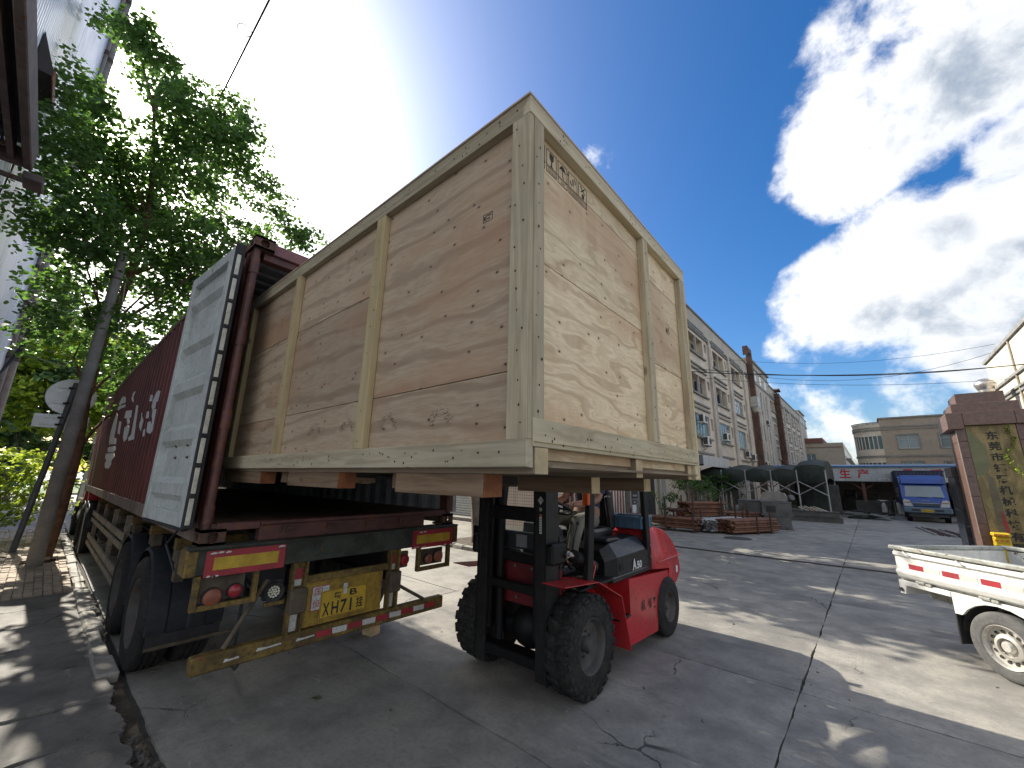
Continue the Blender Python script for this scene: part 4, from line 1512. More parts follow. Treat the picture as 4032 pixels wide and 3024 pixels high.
# ------------------------------------------------------------------ plywood crate on the forks
KX, KY = -0.883, 1.087        # near corner; the crate runs to -x and +y from there
KL, KW, KZ0, KZ1 = 3.44, 1.985, 1.868, 3.452
crate = thing('wooden_crate', 'huge plywood crate with timber battens, raised on the forks and half out of the container', 'crate', (KX, KY, KZ0), math.radians(0.68), local=True)
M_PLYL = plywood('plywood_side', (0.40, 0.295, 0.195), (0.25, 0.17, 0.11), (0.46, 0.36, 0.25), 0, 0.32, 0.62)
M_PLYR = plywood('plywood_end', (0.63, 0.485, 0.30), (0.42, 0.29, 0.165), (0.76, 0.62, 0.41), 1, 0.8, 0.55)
TIM = [timber('timber_x', 0, (0.55, 0.475, 0.33), (0.36, 0.29, 0.185), 0.25), timber('timber_y', 1, (0.66, 0.575, 0.39), (0.44, 0.35, 0.22), 0.15),
       timber('timber_z', 2, (0.56, 0.485, 0.33), (0.37, 0.29, 0.185), 0.28)]
M_TIMW = timber('timber_warm', 2, (0.56, 0.45, 0.25), (0.40, 0.30, 0.16), 0.12)
M_BEAR = timber('timber_bearer', 0, (0.34, 0.265, 0.175), (0.21, 0.15, 0.095), 0.25)
M_SKID = timber('timber_skid', 0, (0.27, 0.185, 0.115), (0.14, 0.085, 0.05), 0.15)
M_SKIDR = paint('end_grain_red', (0.24, 0.085, 0.032), 0.85, var=0.35, dirt=0.35, scale=12, dirtcol=(0.1, 0.04, 0.02))
M_ENDG = paint('end_grain_pale', (0.52, 0.41, 0.24), 0.85, var=0.2, dirt=0.25, scale=10, dirtcol=(0.3, 0.2, 0.1))
M_NAIL = paint('nail_rust', (0.012, 0.010, 0.009), 0.8, var=0.2, dirt=0.1)
M_BLACKINK = paint('stencil_ink', (0.03, 0.026, 0.022), 0.8, var=0.3, dirt=0.1)
H = KZ1 - KZ0
T = 0.040   # batten thickness proud of the ply

# core so that no light leaks through the seams
part('inner_lining', MB().box(-KL + 0.06, -0.06, 0.06, KW - 0.06, 0.05, H - 0.03), M_PLYL, crate)

# plywood sheets: left side bays (x ranges) and seams, ply face at y = T
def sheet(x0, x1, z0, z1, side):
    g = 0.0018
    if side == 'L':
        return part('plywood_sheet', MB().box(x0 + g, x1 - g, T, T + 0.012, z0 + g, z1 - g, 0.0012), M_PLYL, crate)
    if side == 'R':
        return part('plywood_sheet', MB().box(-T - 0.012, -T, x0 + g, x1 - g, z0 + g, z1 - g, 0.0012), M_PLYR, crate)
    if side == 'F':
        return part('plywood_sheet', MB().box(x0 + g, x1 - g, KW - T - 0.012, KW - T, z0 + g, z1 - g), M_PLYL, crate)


XB = [-0.055, -1.145, -2.325, -KL + 0.05]
for k, (a, b) in enumerate(zip(XB[:-1], XB[1:])):
    for z0, z1 in zip((0.03, 0.375, 1.02), (0.375, 1.02, H - 0.04)) if k != 0 else zip((0.03, 0.37), (0.37, H - 0.04)):
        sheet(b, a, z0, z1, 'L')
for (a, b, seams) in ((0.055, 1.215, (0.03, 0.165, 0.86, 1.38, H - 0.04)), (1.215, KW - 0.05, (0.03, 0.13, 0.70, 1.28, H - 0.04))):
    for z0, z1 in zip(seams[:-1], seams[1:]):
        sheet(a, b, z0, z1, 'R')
sheet(-KL + 0.05, -0.05, 0.03, H - 0.04, 'F')
part('lid', MB().box(-KL - 0.005, 0.006, -0.006, KW + 0.006, H + 0.0005, H + 0.012, 0.002), M_PLYL, crate)
part('crate_floor', MB().box(-KL + 0.05, -0.05, 0.05, KW - 0.05, 0.012, 0.032), timber('timber_floor', 1, (0.30, 0.23, 0.15), (0.18, 0.13, 0.08), 0.25), crate)
part('end_sheet', MB().box(-KL + T, -KL + T + 0.012, 0.05, KW - 0.05, 0.03, H - 0.04), M_PLYR, crate)

nails = {}


def nail(face, u, z):
    """drive point with a dark rust halo: tiny irregular disc just proud of the timber"""
    n = 6
    r = RND.uniform(0.0035, 0.0055)
    el = RND.uniform(0.9, 1.5)
    mb = nails.setdefault(face, MB())
    pts = []
    for i in range(n):
        a = 2 * PI * i / n
        p, q = u + math.cos(a) * r, z + math.sin(a) * r * el
        pts.append((p, -0.0008, q) if face == 'L' else (0.0008, p, q))
    mb.add(pts, [tuple(range(n))])


def bat(name, x0, x1, y0, y1, z0, z1, mat, seed=None):
    mb = MB().box(x0, x1, y0, y1, z0, z1, 0.0025)
    if seed is not None:
        mb.jitter(0.0015, seed)
    return part(name, mb, mat, crate)


# left side: rails, corner post, battens
bat('top_rail', -KL, 0.0, 0.0, T - 0.0005, H - 0.088, H, TIM[0], 1)
bat('bottom_rail', -KL, 0.0, 0.0, T - 0.0005, 0.0, 0.098, TIM[0], 2)
bat('corner_post', -0.098, -0.0025, 0.0, T - 0.0005, 0.0985, H - 0.0885, TIM[2], 3)
for (x0, x1, s) in ((-1.185, -1.100, 4), (-2.365, -2.285, 5), (-KL + 0.02, -KL + 0.11, 6)):
    bat('batten', x0, x1, 0.0, T - 0.0005, 0.0985, H - 0.0885, M_TIMW, s)
    for k in range(9):
        nail('L', (x0 + x1) / 2 + RND.uniform(-0.02, 0.02), 0.16 + k * 0.15 + RND.uniform(-0.03, 0.03))
# edge boards beside the corner (lapped pair seen on the end face)
bat('corner_board', -T + 0.0005, 0.0, 0.003, 0.030, 0.1, H - 0.09, TIM[2], 7)
bat('corner_post', -T + 0.0005, 0.002, 0.032, 0.105, 0.0935, H - 0.089, TIM[2], 8)
# right end: rails and battens
bat('top_rail', -T + 0.0005, 0.003, 0.002, KW - 0.001, H - 0.0885, H - 0.0005, TIM[1], 9)
bat('bottom_rail', -T + 0.0005, 0.014, 0.033, KW - 0.04, 0.0915 + 0.0, 0.0925 + 0.0, TIM[1])
bat('bottom_rail', -T + 0.0005, 0.006, 0.033, KW - 0.041, 0.074, 0.178, TIM[1], 10)
bat('batten', -T + 0.0005, 0.001, 1.178, 1.258, 0.1785, H - 0.0892, TIM[2], 11)
bat('corner_post', -T + 0.0005, 0.0015, KW - 0.105, KW - 0.036, 0.1785, H - 0.0892, TIM[2], 12)
bat('corner_board', -0.05, 0.004, KW - 0.034, KW + 0.002, -0.025, H - 0.0895, M_TIMW, 13)
bat('corner_board', -0.05, 0.0035, KW - 0.108, KW - 0.040, -0.022, 0.0735, TIM[2], 14)
for y in (0.068, 1.215, KW - 0.07):
    for k in range(13):
        nail('R', y + RND.uniform(-0.022, 0.022), 0.20 + k * 0.098 + RND.uniform(-0.02, 0.02))
for k in range(34):
    nail('R', RND.uniform(0.07, KW - 0.08), RND.choice((0.10, 0.13, 0.155)) + RND.uniform(-0.012, 0.012))
for k in range(26):
    nail('R', RND.uniform(0.1, KW - 0.05), H - RND.uniform(0.02, 0.075))
for k in range(15):
    nail('L', -0.05 + RND.uniform(-0.025, 0.025), 0.14 + k * 0.092 + RND.uniform(-0.02, 0.02))
for k in range(44):
    nail('L', -RND.uniform(0.05, KL - 0.1), 0.05 + RND.uniform(-0.03, 0.03))
for k in range(40):
    nail('L', -RND.uniform(0.05, KL - 0.1), H - 0.045 + RND.uniform(-0.028, 0.028))
nails['R'].v = [(0.0035 if False else (0.0074 if 0.07 < v[2] < 0.18 else 0.0042), v[1], v[2]) for v in nails['R'].v]
for f in ('L', 'R'):
    o = part('nails', nails[f], M_NAIL, crate)
    o['kind'] = 'stuff'

# far long side battens (seen from the yard)
for x in (-0.05, -1.15, -2.3, -3.38):
    bat('batten', x - 0.045, x + 0.045, KW - T + 0.0005, KW - 0.0005, 0.1, H - 0.09, TIM[2])
bat('top_rail', -KL, -0.06, KW - T + 0.0005, KW - 0.0005, H - 0.088, H - 0.001, TIM[0])
bat('bottom_rail', -KL, -0.06, KW - T + 0.0005, KW - 0.0005, 0.0, 0.098, TIM[0])

# longitudinal bearers under the floor, their pale sawn ends towards the yard
for (y0, y1, x1) in ((0.045, 0.125, 0.004), (0.93, 1.01, -0.010), (KW - 0.19, KW - 0.115, -0.02)):
    b_ = bat('bearer', -KL + 0.03, x1 - 0.002, y0, y1, -0.022, 0.0725, M_BEAR)
    part('sawn_end', MB().box(x1 - 0.0018, x1, y0 + 0.001, y1 - 0.001, -0.021, 0.0715), M_ENDG, b_)
# floor boards across, seen from below
for k in range(11):
    x = -0.12 - k * 0.31
    part('floor_board', MB().box(x - 0.14, x + 0.14, 0.13, KW - 0.12, -0.0 + 0.002, 0.0115, 0.001), timber('timber_floor', 1), crate)
# skid blocks below, reddish sawn ends
for (xs, yr) in (((-0.25, -0.84), (0.05, 0.16)), ((-1.41, -2.11), (0.05, 0.16)), ((-2.63, -3.38), (0.05, 0.16)),
                 ((-0.27, -0.80), (0.925, 1.02)), ((-1.5, -2.1), (0.925, 1.02)), ((-2.7, -3.3), (0.925, 1.02)),
                 ((-0.33, -0.86), (KW - 0.2, KW - 0.08)), ((-1.52, -2.1), (KW - 0.2, KW - 0.08)), ((-2.7, -3.3), (KW - 0.2, KW - 0.08))):
    x1, x0 = xs
    k_ = part('skid_block', MB().box(x0, x1 - 0.0021, yr[0], yr[1], -0.112, -0.0225, 0.002), M_SKID, crate)
    part('sawn_end', MB().box(x1 - 0.002, x1, yr[0] + 0.001, yr[1] - 0.001, -0.111, -0.0235), M_SKIDR if yr[0] < 0.9 else M_ENDG, k_)
# cross skids lying over the forks
for x in (-1.0, -2.5):
    part('cross_skid', MB().box(x - 0.05, x + 0.05, 0.17, 0.92, -0.10, -0.0235, 0.002), M_SKID, crate)

# stencilled handling marks on the end face, at its top near corner
XM = -T + 0.0006


def mk(poly, y, z, w, h):
    mb = MB()
    mb.prism([(p[0] * w, p[1] * h) for p in poly], (XM, y, z), (0, 1, 0), (0, 0, 1), (0.0008, 0, 0))
    return mb


def mframe(y, z, w, h, t=0.0035):
    mb = MB()
    for (a, b, c, d) in ((0, w, 0, t), (0, w, h - t, h), (0, t, t, h - t), (w - t, w, t, h - t), (t, w - t, h * 0.24, h * 0.24 + t)):
        mb.box(XM, XM + 0.0008, y + a, y + b, z + c, z + d)
    return mb


circ = [(0.5 + 0.5 * math.cos(2 * PI * i / 14), 0.5 + 0.5 * math.sin(2 * PI * i / 14)) for i in range(14)]
marks = [('向上', [[(0.30, 0.42), (0.44, 0.42), (0.44, 0.72), (0.52, 0.72), (0.37, 0.92), (0.22, 0.72), (0.30, 0.72)], [(0.62, 0.42), (0.76, 0.42), (0.76, 0.72), (0.84, 0.72), (0.69, 0.92), (0.54, 0.72), (0.62, 0.72)]]),
         ('易碎物品', [[(0.30, 0.92), (0.72, 0.92), (0.70, 0.68), (0.56, 0.58), (0.56, 0.40), (0.70, 0.34), (0.32, 0.34), (0.46, 0.40), (0.46, 0.58), (0.32, 0.68)]]),
         ('怕雨', [[(0.18, 0.66), (0.26, 0.80), (0.42, 0.90), (0.60, 0.90), (0.76, 0.80), (0.84, 0.66), (0.68, 0.72), (0.52, 0.68), (0.36, 0.72)], [(0.48, 0.40), (0.53, 0.40), (0.53, 0.68), (0.48, 0.68)], [(0.53, 0.36), (0.62, 0.36), (0.62, 0.42), (0.53, 0.40)]]),
         ('禁止翻滚', [[(0.46, 0.50), (0.56, 0.50), (0.56, 0.80), (0.46, 0.80)], [(0.20, 0.52), (0.34, 0.44), (0.36, 0.50), (0.26, 0.58), (0.30, 0.66), (0.20, 0.64)], [(0.80, 0.80), (0.66, 0.90), (0.64, 0.84), (0.74, 0.76), (0.72, 0.66), (0.82, 0.68)]]),
         ('禁用手钩', [[(0.40, 0.36), (0.66, 0.36), (0.66, 0.58), (0.40, 0.58)], [(0.22, 0.88), (0.28, 0.92), (0.80, 0.64), (0.74, 0.60)], [(0.72, 0.92), (0.80, 0.88), (0.34, 0.62), (0.28, 0.66)]])]
y = 0.082
for t_, polys in marks:
    w, h = 0.082, 0.125
    z = H - 0.245
    mb = mframe(y, z, w, h)
    for p in polys:
        mb.merge(mk(p, y, z, w, h))
    o = part('handling_mark', mb, M_BLACKINK, crate)
    part('mark_text', text_mb(t_, w * (0.42 if len(t_) == 2 else 0.8), h * 0.13, (XM, y + w * (0.29 if len(t_) == 2 else 0.1), z + h * 0.055), (0, 1, 0), (0, 0, 1), 0.0009), M_BLACKINK, o)
    y += 0.094
# small inspection stamps
for (face, u, z) in (('L', -0.30, 1.10), ('R', 1.62, 0.98), ('R', 1.29, 1.19)):
    mb = MB()
    for (a, b, c, d) in ((0, 0.06, 0, 0.003), (0, 0.06, 0.04, 0.043), (0, 0.003, 0.003, 0.04), (0.057, 0.06, 0.003, 0.04), (0.02, 0.022, 0.003, 0.04), (0.026, 0.052, 0.028, 0.034), (0.026, 0.045, 0.012, 0.018), (0.006, 0.016, 0.010, 0.032)):
        if face == 'L':
            mb.box(u + a, u + b, T - 0.0009, T - 0.0002, z + c, z + d)
        else:
            mb.box(XM - 0.0003, XM + 0.0006, u + a, u + b, z + c, z + d)
    part('stamp', mb, M_BLACKINK, crate)
# scuffed black smudges low on the long side (tyre-like rub marks)
for (u, z) in ((-0.52, 0.215), (-0.93, 0.225), (-1.35, 0.235), (-1.76, 0.245)):
    mb = MB()
    for k in range(120):
        a = RND.uniform(-0.4, PI + 0.4)
        rr = 0.055 + RND.gauss(0, 0.014)
        px, pz = u + math.cos(a) * rr * 0.95 - (0.03 if a > 1.8 else 0) * RND.random(), z + math.sin(a) * rr * 0.75 - 0.015
        L_ = RND.uniform(0.004, 0.013)
        t = RND.uniform(0.0007, 0.0022)
        sl_ = RND.uniform(-0.3, 0.9)
        mb.add([(px, T - 0.0006, pz), (px + L_, T - 0.0006, pz + L_ * sl_), (px + L_, T - 0.0006, pz + L_ * sl_ + t), (px, T - 0.0006, pz + t)], [(0, 1, 2, 3)])
    o = part('smudge', mb, paint('smudge_soot', (0.06, 0.052, 0.047), 0.9, var=0.3, dirt=0.1), crate)
    o['kind'] = 'stuff'


# ------------------------------------------------------------------ forklift carrying the crate
FX = -2.725           # centre line; the truck faces -y
M_FRED = paint('forklift_red', (0.46, 0.020, 0.026), 0.30, var=0.14, dirt=0.42, dirtcol=(0.17, 0.055, 0.048), scale=3.2, rust=0.06, spec=0.55, streak=0.22)
M_FBLK = paint('forklift_black', (0.009, 0.009, 0.010), 0.5, var=0.3, dirt=0.25, dirtcol=(0.035, 0.033, 0.030), scale=3.5, spec=0.25)
M_FGRY = paint('mast_grey_black', (0.016, 0.016, 0.016), 0.5, var=0.3, dirt=0.35, dirtcol=(0.055, 0.052, 0.046), scale=6, rust=0.1, spec=0.3)
M_CASE = paint('case_black_gloss', (0.010, 0.011, 0.012), 0.30, var=0.15, dirt=0.2, dirtcol=(0.05, 0.048, 0.044), scale=3, spec=0.45, bump=0.0)
M_PLAS = paint('plastic_bluegrey', (0.022, 0.028, 0.036), 0.5, var=0.12, dirt=0.2, scale=4)
M_SEAT = paint('seat_vinyl', (0.014, 0.014, 0.016), 0.38, var=0.2, dirt=0.15, scale=5)
M_CHROME = paint('chrome_rod', (0.55, 0.55, 0.55), 0.18, 1.0, var=0.1, dirt=0.1, scale=4)
M_BOLT = paint('bolt_steel', (0.25, 0.25, 0.25), 0.45, 0.7, var=0.2, dirt=0.3, scale=10)
M_AMBER = paint('amber_lens', (0.62, 0.10, 0.015), 0.2, var=0.1, dirt=0.15, scale=10)
M_STICK = paint('sticker_white', (0.62, 0.62, 0.60), 0.5, var=0.05, dirt=0.15, scale=10)

fk = thing('forklift', 'red and black A50 forklift with its raised mast under the plywood crate', 'forklift', (FX, 4.5, 0))

# wheels
M_TYREF = paint('tyre_forklift', (0.022, 0.022, 0.022), 0.85, var=0.3, dirt=0.55, dirtcol=(0.075, 0.068, 0.056), scale=5, bump=0.15, spec=0.2)
for s in (-1, 1):
    wheel_parts(fk, (FX + s * 0.562, 3.475, 0.405), (s, 0, 0), 0.405, 0.25, 0.215, M_TYREF, M_RIMD, 8, 22, 0.075, 0.075, 0.014)
    wheel_parts(fk, (FX + s * 0.55, 5.40, 0.335), (s, 0, 0), 0.335, 0.21, 0.165, M_TYRE, M_RIMD, 6, 0, 0.06, 0.05)
part('drive_axle', MB().cyl((FX - 0.42, 3.475, 0.40), (FX + 0.42, 3.475, 0.40), 0.11, n=16).sphere((FX, 3.475, 0.42), 0.20, 14, 8), M_FBLK, fk)
part('steer_axle', MB().box(FX - 0.44, FX + 0.44, 5.32, 5.48, 0.26, 0.44, 0.02), M_FBLK, fk)

# mast: outer and inner channels
M0, M1 = 3.11, 3.30


def channel(x, s, z0, z1, y0, y1, w, t=0.03):
    """C section opening towards the centre line; s = side"""
    mb = MB()
    mb.box(x, x + s * t, y0, y1, z0, z1, 0.003)
    mb.box(x - s * (w - t), x - s * 0.0005, y0, y0 + t, z0, z1, 0.003)
    mb.box(x - s * (w - t), x - s * 0.0005, y1 - t, y1, z0, z1, 0.003)
    return mb


for s in (-1, 1):
    part('outer_mast', channel(FX + s * 0.40, s, 0.13, 2.15, M0 + 0.01, M1, 0.12), M_FGRY, fk)
    part('inner_mast', channel(FX + s * 0.335, s, 0.42, 3.55, M0 + 0.035, M1 - 0.03, 0.10), M_FBLK, fk)
    part('mast_face', MB().box(FX + s * 0.431, FX + s * 0.437, M0 + 0.004, M1 + 0.01, 0.12, 2.16), M_FGRY, fk)
    part('lift_cylinder', MB().cyl((FX + s * 0.27, M1 - 0.01, 0.25), (FX + s * 0.27, M1 - 0.01, 1.95), 0.042, n=14).cyl((FX + s * 0.27, M1 - 0.01, 1.951), (FX + s * 0.27, M1 - 0.01, 3.5), 0.028, n=12), M_FBLK, fk)
    part('lift_chain', MB().box(FX + s * 0.16, FX + s * 0.20, M0 + 0.05, M0 + 0.07, 1.72, 3.45), M_FBLK, fk)
    # tilt cylinder and its bracket on the mast side
    br = part('tilt_bracket', MB().box(FX + s * 0.438, FX + s * 0.52, M1 - 0.20, M1 + 0.035, 1.08, 1.26, 0.02), M_FBLK, fk)
    part('pivot_pin', MB().cyl((FX + s * 0.50, M1 + 0.0, 1.165), (FX + s * 0.555, M1 + 0.0, 1.165), 0.032, n=14).cyl((FX + s * 0.556, M1 + 0.0, 1.165), (FX + s * 0.575, M1 + 0.0, 1.165), 0.018, n=10), M_CHROME, br)
    part('tilt_cylinder', MB().cyl((FX + s * 0.53, M1 + 0.12, 1.13), (FX + s * 0.50, M1 + 0.52, 0.98), 0.062, n=16), M_FBLK, fk)
    part('tilt_rod', MB().cyl((FX + s * 0.53, M1 + 0.0, 1.165), (FX + s * 0.53, M1 + 0.13, 1.128), 0.03, n=12), M_CHROME, fk)
part('mast_tie', MB().box(FX - 0.30, FX + 0.30, M0 + 0.04, M0 + 0.12, 1.43, 1.56, 0.01), M_FBLK, fk)
part('mast_tie', MB().box(FX - 0.40, FX + 0.40, M1 - 0.02, M1 + 0.02, 1.02, 1.12, 0.01), M_FBLK, fk)
part('mast_tie', MB().box(FX - 0.30, FX + 0.30, M0 + 0.03, M0 + 0.10, 0.79, 0.87, 0.01), M_FBLK, fk)
part('mast_foot', MB().box(FX - 0.40, FX + 0.40, M0 + 0.02, M1, 0.20, 0.29, 0.01), M_FBLK, fk)
part('mast_top_tie', MB().box(FX - 0.33, FX + 0.33, M0 + 0.04, M1 - 0.04, 3.44, 3.56, 0.01), M_FBLK, fk)
# stickers on the mast side facing the viewer
FXM = FX + 0.34
part('maker_badge', MB().prism([(0, 0.038), (0.034, 0), (0, -0.038), (-0.034, 0)], (FX + 0.376, M0 + 0.0034, 1.635), (1, 0, 0), (0, 0, 1), (0, -0.0012, 0)), M_STICK, fk)
part('badge_text', text_mb('SFCJ', 0.042, 0.022, (FX + 0.355, M0 + 0.002, 1.624), (1, 0, 0), (0, 0, 1), 0.0003), M_INK, fk)
part('green_sticker', MB().cyl((FX + 0.376, M0 + 0.0036, 1.555), (FX + 0.376, M0 + 0.0024, 1.555), 0.018, n=18), paint('sticker_green', (0.30, 0.45, 0.30), 0.5, var=0.1, dirt=0.1), fk)
sk = part('warning_label', MB().box(FX + 0.361, FX + 0.389, M0 + 0.0024, M0 + 0.0036, 1.34, 1.51), M_STICK, fk)
part('label_band', MB().box(FX + 0.362, FX + 0.388, M0 + 0.0012, M0 + 0.0023, 1.49, 1.508), M_AMBER, sk)
for k in range(6):
    part('label_text', MB().box(FX + 0.366, FX + 0.384, M0 + 0.0012, M0 + 0.0023, 1.36 + k * 0.021, 1.366 + k * 0.021), M_INK, sk)

# carriage and forks under the crate
part('fork_carriage', MB().box(FX - 0.55, FX + 0.55, M0 - 0.03, M0 + 0.02, 1.80, 1.90, 0.006).box(FX - 0.55, FX + 0.55, M0 - 0.03, M0 + 0.02, 2.28, 2.36, 0.006)
     .box(FX - 0.30, FX - 0.24, M0 - 0.02, M0 + 0.05, 1.72, 2.45).box(FX + 0.24, FX + 0.30, M0 - 0.02, M0 + 0.05, 1.72, 2.45), M_FBLK, fk)
for s in (-1, 1):
    f = MB()
    f.prism([(3.075, 1.755), (3.075, 1.845), (1.35, 1.845), (1.28, 1.835), (1.28, 1.825), (1.9, 1.80), (2.9, 1.765)], (FX + s * 0.30 + 0.26 - 0.06, 0, 0), (0, 1, 0), (0, 0, 1), (0.12, 0, 0))
    part('fork', f, M_FBLK, fk)

# front plates between mast and driver
part('cowl_plate', MB().box(FX - 0.42, FX + 0.42, 3.36, 3.39, 1.13, 1.30, 0.005), M_PLAS, fk)
fp = part('front_plate', MB().box(FX - 0.42, FX + 0.42, 3.355, 3.40, 0.62, 1.00, 0.005), paint('front_plate_shaded_grime', (0.15, 0.012, 0.016), 0.55, var=0.25, dirt=0.6, dirtcol=(0.03, 0.015, 0.014), scale=4), fk)  # mast shade put into this darker red, with grime over it
part('front_plate', MB().box(FX - 0.42, FX + 0.42, 3.36, 3.40, 1.001, 1.06, 0.004), M_PLAS, fk)
for (dx, z) in ((-0.34, 0.97), (-0.12, 0.97), (0.1, 0.97), (0.32, 0.97), (-0.34, 0.68), (-0.1, 0.68), (0.14, 0.68), (0.36, 0.68)):
    part('bolt', MB().cyl((FX + dx, 3.354, z), (FX + dx, 3.336, z), 0.014, n=6, smooth=False), M_BOLT, fp)
part('paper_note', MB().box(FX - 0.12, FX + 0.02, 3.355, 3.3575, 1.15, 1.27), paint('note_grey', (0.25, 0.25, 0.25), 0.7), fk)

# body: side boxes, step recess, fenders
for s in (-1, 1):
    xo = FX + s * 0.625
    bd = MB()
    prof = [(4.36, 0.80), (5.48, 0.735), (5.48, 0.62), (5.10, 0.50), (5.06, 0.14), (4.27, 0.17), (4.16, 0.40), (4.36, 0.45)]
    bd.prism(prof, (xo - s * 0.26, 0, 0), (0, 1, 0), (0, 0, 1), (s * 0.26, 0, 0))
    side = part('side_body', bd, M_FRED, fk)
    part('step_recess', MB().box(FX + s * 0.33, FX + s * 0.37, 3.90, 4.36, 0.46, 0.84), M_FRED, side)
    st = part('step', MB().box(FX + s * 0.40, FX + s * 0.63, 4.10, 4.37, 0.44, 0.462, 0.005), M_FBLK, side)
    for k in range(4):
        part('tread_hole', MB().cyl((FX + s * 0.55, 4.14 + k * 0.06, 0.4622), (FX + s * 0.55, 4.14 + k * 0.06, 0.466), 0.017, n=10), M_BOLT, st)
    # fender over the drive wheel: plate strip bent round the tyre
    path = [(3.02, 0.952), (3.58, 0.905), (4.03, 0.70), (4.19, 0.18)]
    fm = MB()
    xi = FX + s * 0.40
    xo2 = FX + s * 0.70
    for (a, b) in zip(path[:-1], path[1:]):
        pa_, pb_ = Vector((0, a[0], a[1])), Vector((0, b[0], b[1]))
        d = (pb_ - pa_).normalized()
        n_ = Vector((0, -d.z, d.y)) * 0.008
        xe = xi if a[0] > 3.3 else FX + s * 0.46
        vs = [(x, p.y + q.y, p.z + q.z) for x in (xe, xo2) for p in (pa_, pb_) for q in (Vector((0, 0, 0)), n_)]
        fm.add(vs, [(0, 1, 3, 2), (4, 6, 7, 5), (0, 4, 5, 1), (2, 3, 7, 6), (0, 2, 6, 4), (1, 5, 7, 3)])
    part('fender', fm, M_FRED, side)
    part('inner_panel', MB().prism([(3.36, 0.42), (3.36, 0.94), (3.60, 0.90), (4.02, 0.70), (4.15, 0.25)], (FX + s * 0.395, 0, 0), (0, 1, 0), (0, 0, 1), (s * 0.004, 0, 0)), M_FRED, side)
    for (y, z) in ((3.45, 0.80), (3.45, 0.70)):
        part('bolt', MB().cyl((FX + s * 0.400, y, z), (FX + s * 0.415, y, z), 0.013, n=6, smooth=False), M_BOLT, side)
part('floor_plate', MB().box(FX - 0.60, FX + 0.60, 3.42, 4.40, 0.83, 0.855, 0.004), M_FBLK, fk)
part('chassis', MB().box(FX - 0.32, FX + 0.32, 3.42, 5.7, 0.30, 0.82, 0.02), M_FBLK, fk)
# maker's characters on the right side box
XS = FX + 0.6256
for ch, y, z in (('杭', 4.63, 0.445), ('州', 4.80, 0.425), ('叉', 4.945, 0.415)):
    part('side_lettering', text_mb(ch, 0.115 if ch != '叉' else 0.10, 0.115, (XS, y, z - 0.02), (0, 1, 0.0), (0, -0.06, 1), 0.001, shear=0.15, bold=0.03), M_INK, fk)

# battery and hydraulic cover: black hood with chamfered edges
hood = MB()
hp = [(3.72, 0.856), (3.72, 1.12), (3.80, 1.16), (4.86, 1.215), (4.97, 1.19), (5.03, 0.80), (4.30, 0.805)]
x0, x1 = FX - 0.60, FX + 0.60
ins = 0.09
left = [(x0, y, z) for y, z in ((4.10, 0.85), (4.10, 1.03), (4.95, 1.02), (5.02, 0.80))]
secs = [(4.02, 0.0), (4.10, 1.0)]


def hsec(y, zt, zs, zb, wt, ws):
    return [(FX - ws, y, zb), (FX - ws, y, zs), (FX - wt, y, zt), (FX + wt, y, zt), (FX + ws, y, zs), (FX + ws, y, zb)]


S1 = hsec(4.06, 1.10, 0.99, 0.857, 0.44, 0.50)
S2 = hsec(4.16, 1.165, 1.035, 0.857, 0.50, 0.60)
S3 = hsec(4.86, 1.195, 1.05, 0.857, 0.50, 0.60)
S4 = hsec(4.99, 1.13, 1.00, 0.857, 0.50, 0.60)
vs = S1 + S2 + S3 + S4
fs = [(0, 1, 2, 3, 4, 5)[::-1], (18, 19, 20, 21, 22, 23)]
for k in range(3):
    for i in range(6):
        j = (i + 1) % 6
        fs.append((k * 6 + i, k * 6 + j, (k + 1) * 6 + j, (k + 1) * 6 + i))
hood.add(vs, fs)
hd_ = part('hood', hood, M_CASE, fk)
part('hood_base', MB().box(FX - 0.605, FX + 0.605, 4.04, 5.0, 0.80, 0.856, 0.01), M_CASE, hd_)
part('hood_label', MB().obox((FX + 0.40, 4.38, 1.178), (1, 0, 0), (0, 0.999, 0.04), (0, -0.04, 0.999), 0.16, 0.22, 0.002), paint('label_grey', (0.30, 0.32, 0.34), 0.4), hd_)
part('hood_latch', MB().box(FX + 0.601, FX + 0.606, 4.20, 4.28, 0.90, 0.965, 0.006), M_FBLK, hd_)
part('model_lettering', text_mb('A', 0.10, 0.115, (FX + 0.6065, 4.50, 0.865), (0, 1, 0), (0, 0.0, 1), 0.0012, bold=0.035), M_STICK, fk)
part('model_lettering', text_mb('50', 0.125, 0.082, (FX + 0.6065, 4.615, 0.866), (0, 1, 0), (0, 0.0, 1), 0.0012, bold=0.035), M_STICK, fk)

# counterweight: rounded red casting
cw = MB()
prof = [(5.02, 0.80, 0.60), (5.02, 1.20, 0.58), (5.08, 1.27, 0.54), (5.35, 1.26, 0.52), (5.62, 1.20, 0.52), (5.80, 1.08, 0.54), (5.90, 0.90, 0.57), (5.92, 0.66, 0.59), (5.72, 0.50, 0.58), (5.62, 0.44, 0.56), (5.48, 0.62, 0.58), (5.48, 0.75, 0.60)]
n = len(prof)
vs = []
for sx, inset in ((-1, 0.06), (-1, 0.0), (1, 0.0), (1, 0.06)):
    for (y, z, w) in prof:
        cy, cz = 5.42, 0.9
        k = 1.0 - inset * 1.3
        vs.append((FX + sx * (w + (0.045 if inset else 0.0)), cy + (y - cy) * k, cz + (z - cz) * k))
fs = []
for r_ in range(3):
    for i in range(n):
        j = (i + 1) % n
        fs.append((r_ * n + i, r_ * n + j, (r_ + 1) * n + j, (r_ + 1) * n + i))
fs.append(tuple(range(n))[::-1])
fs.append(tuple(range(3 * n, 4 * n)))
cw.add(vs, fs, True)
cwt = part('counterweight', cw, M_FRED, fk, sharp=50)
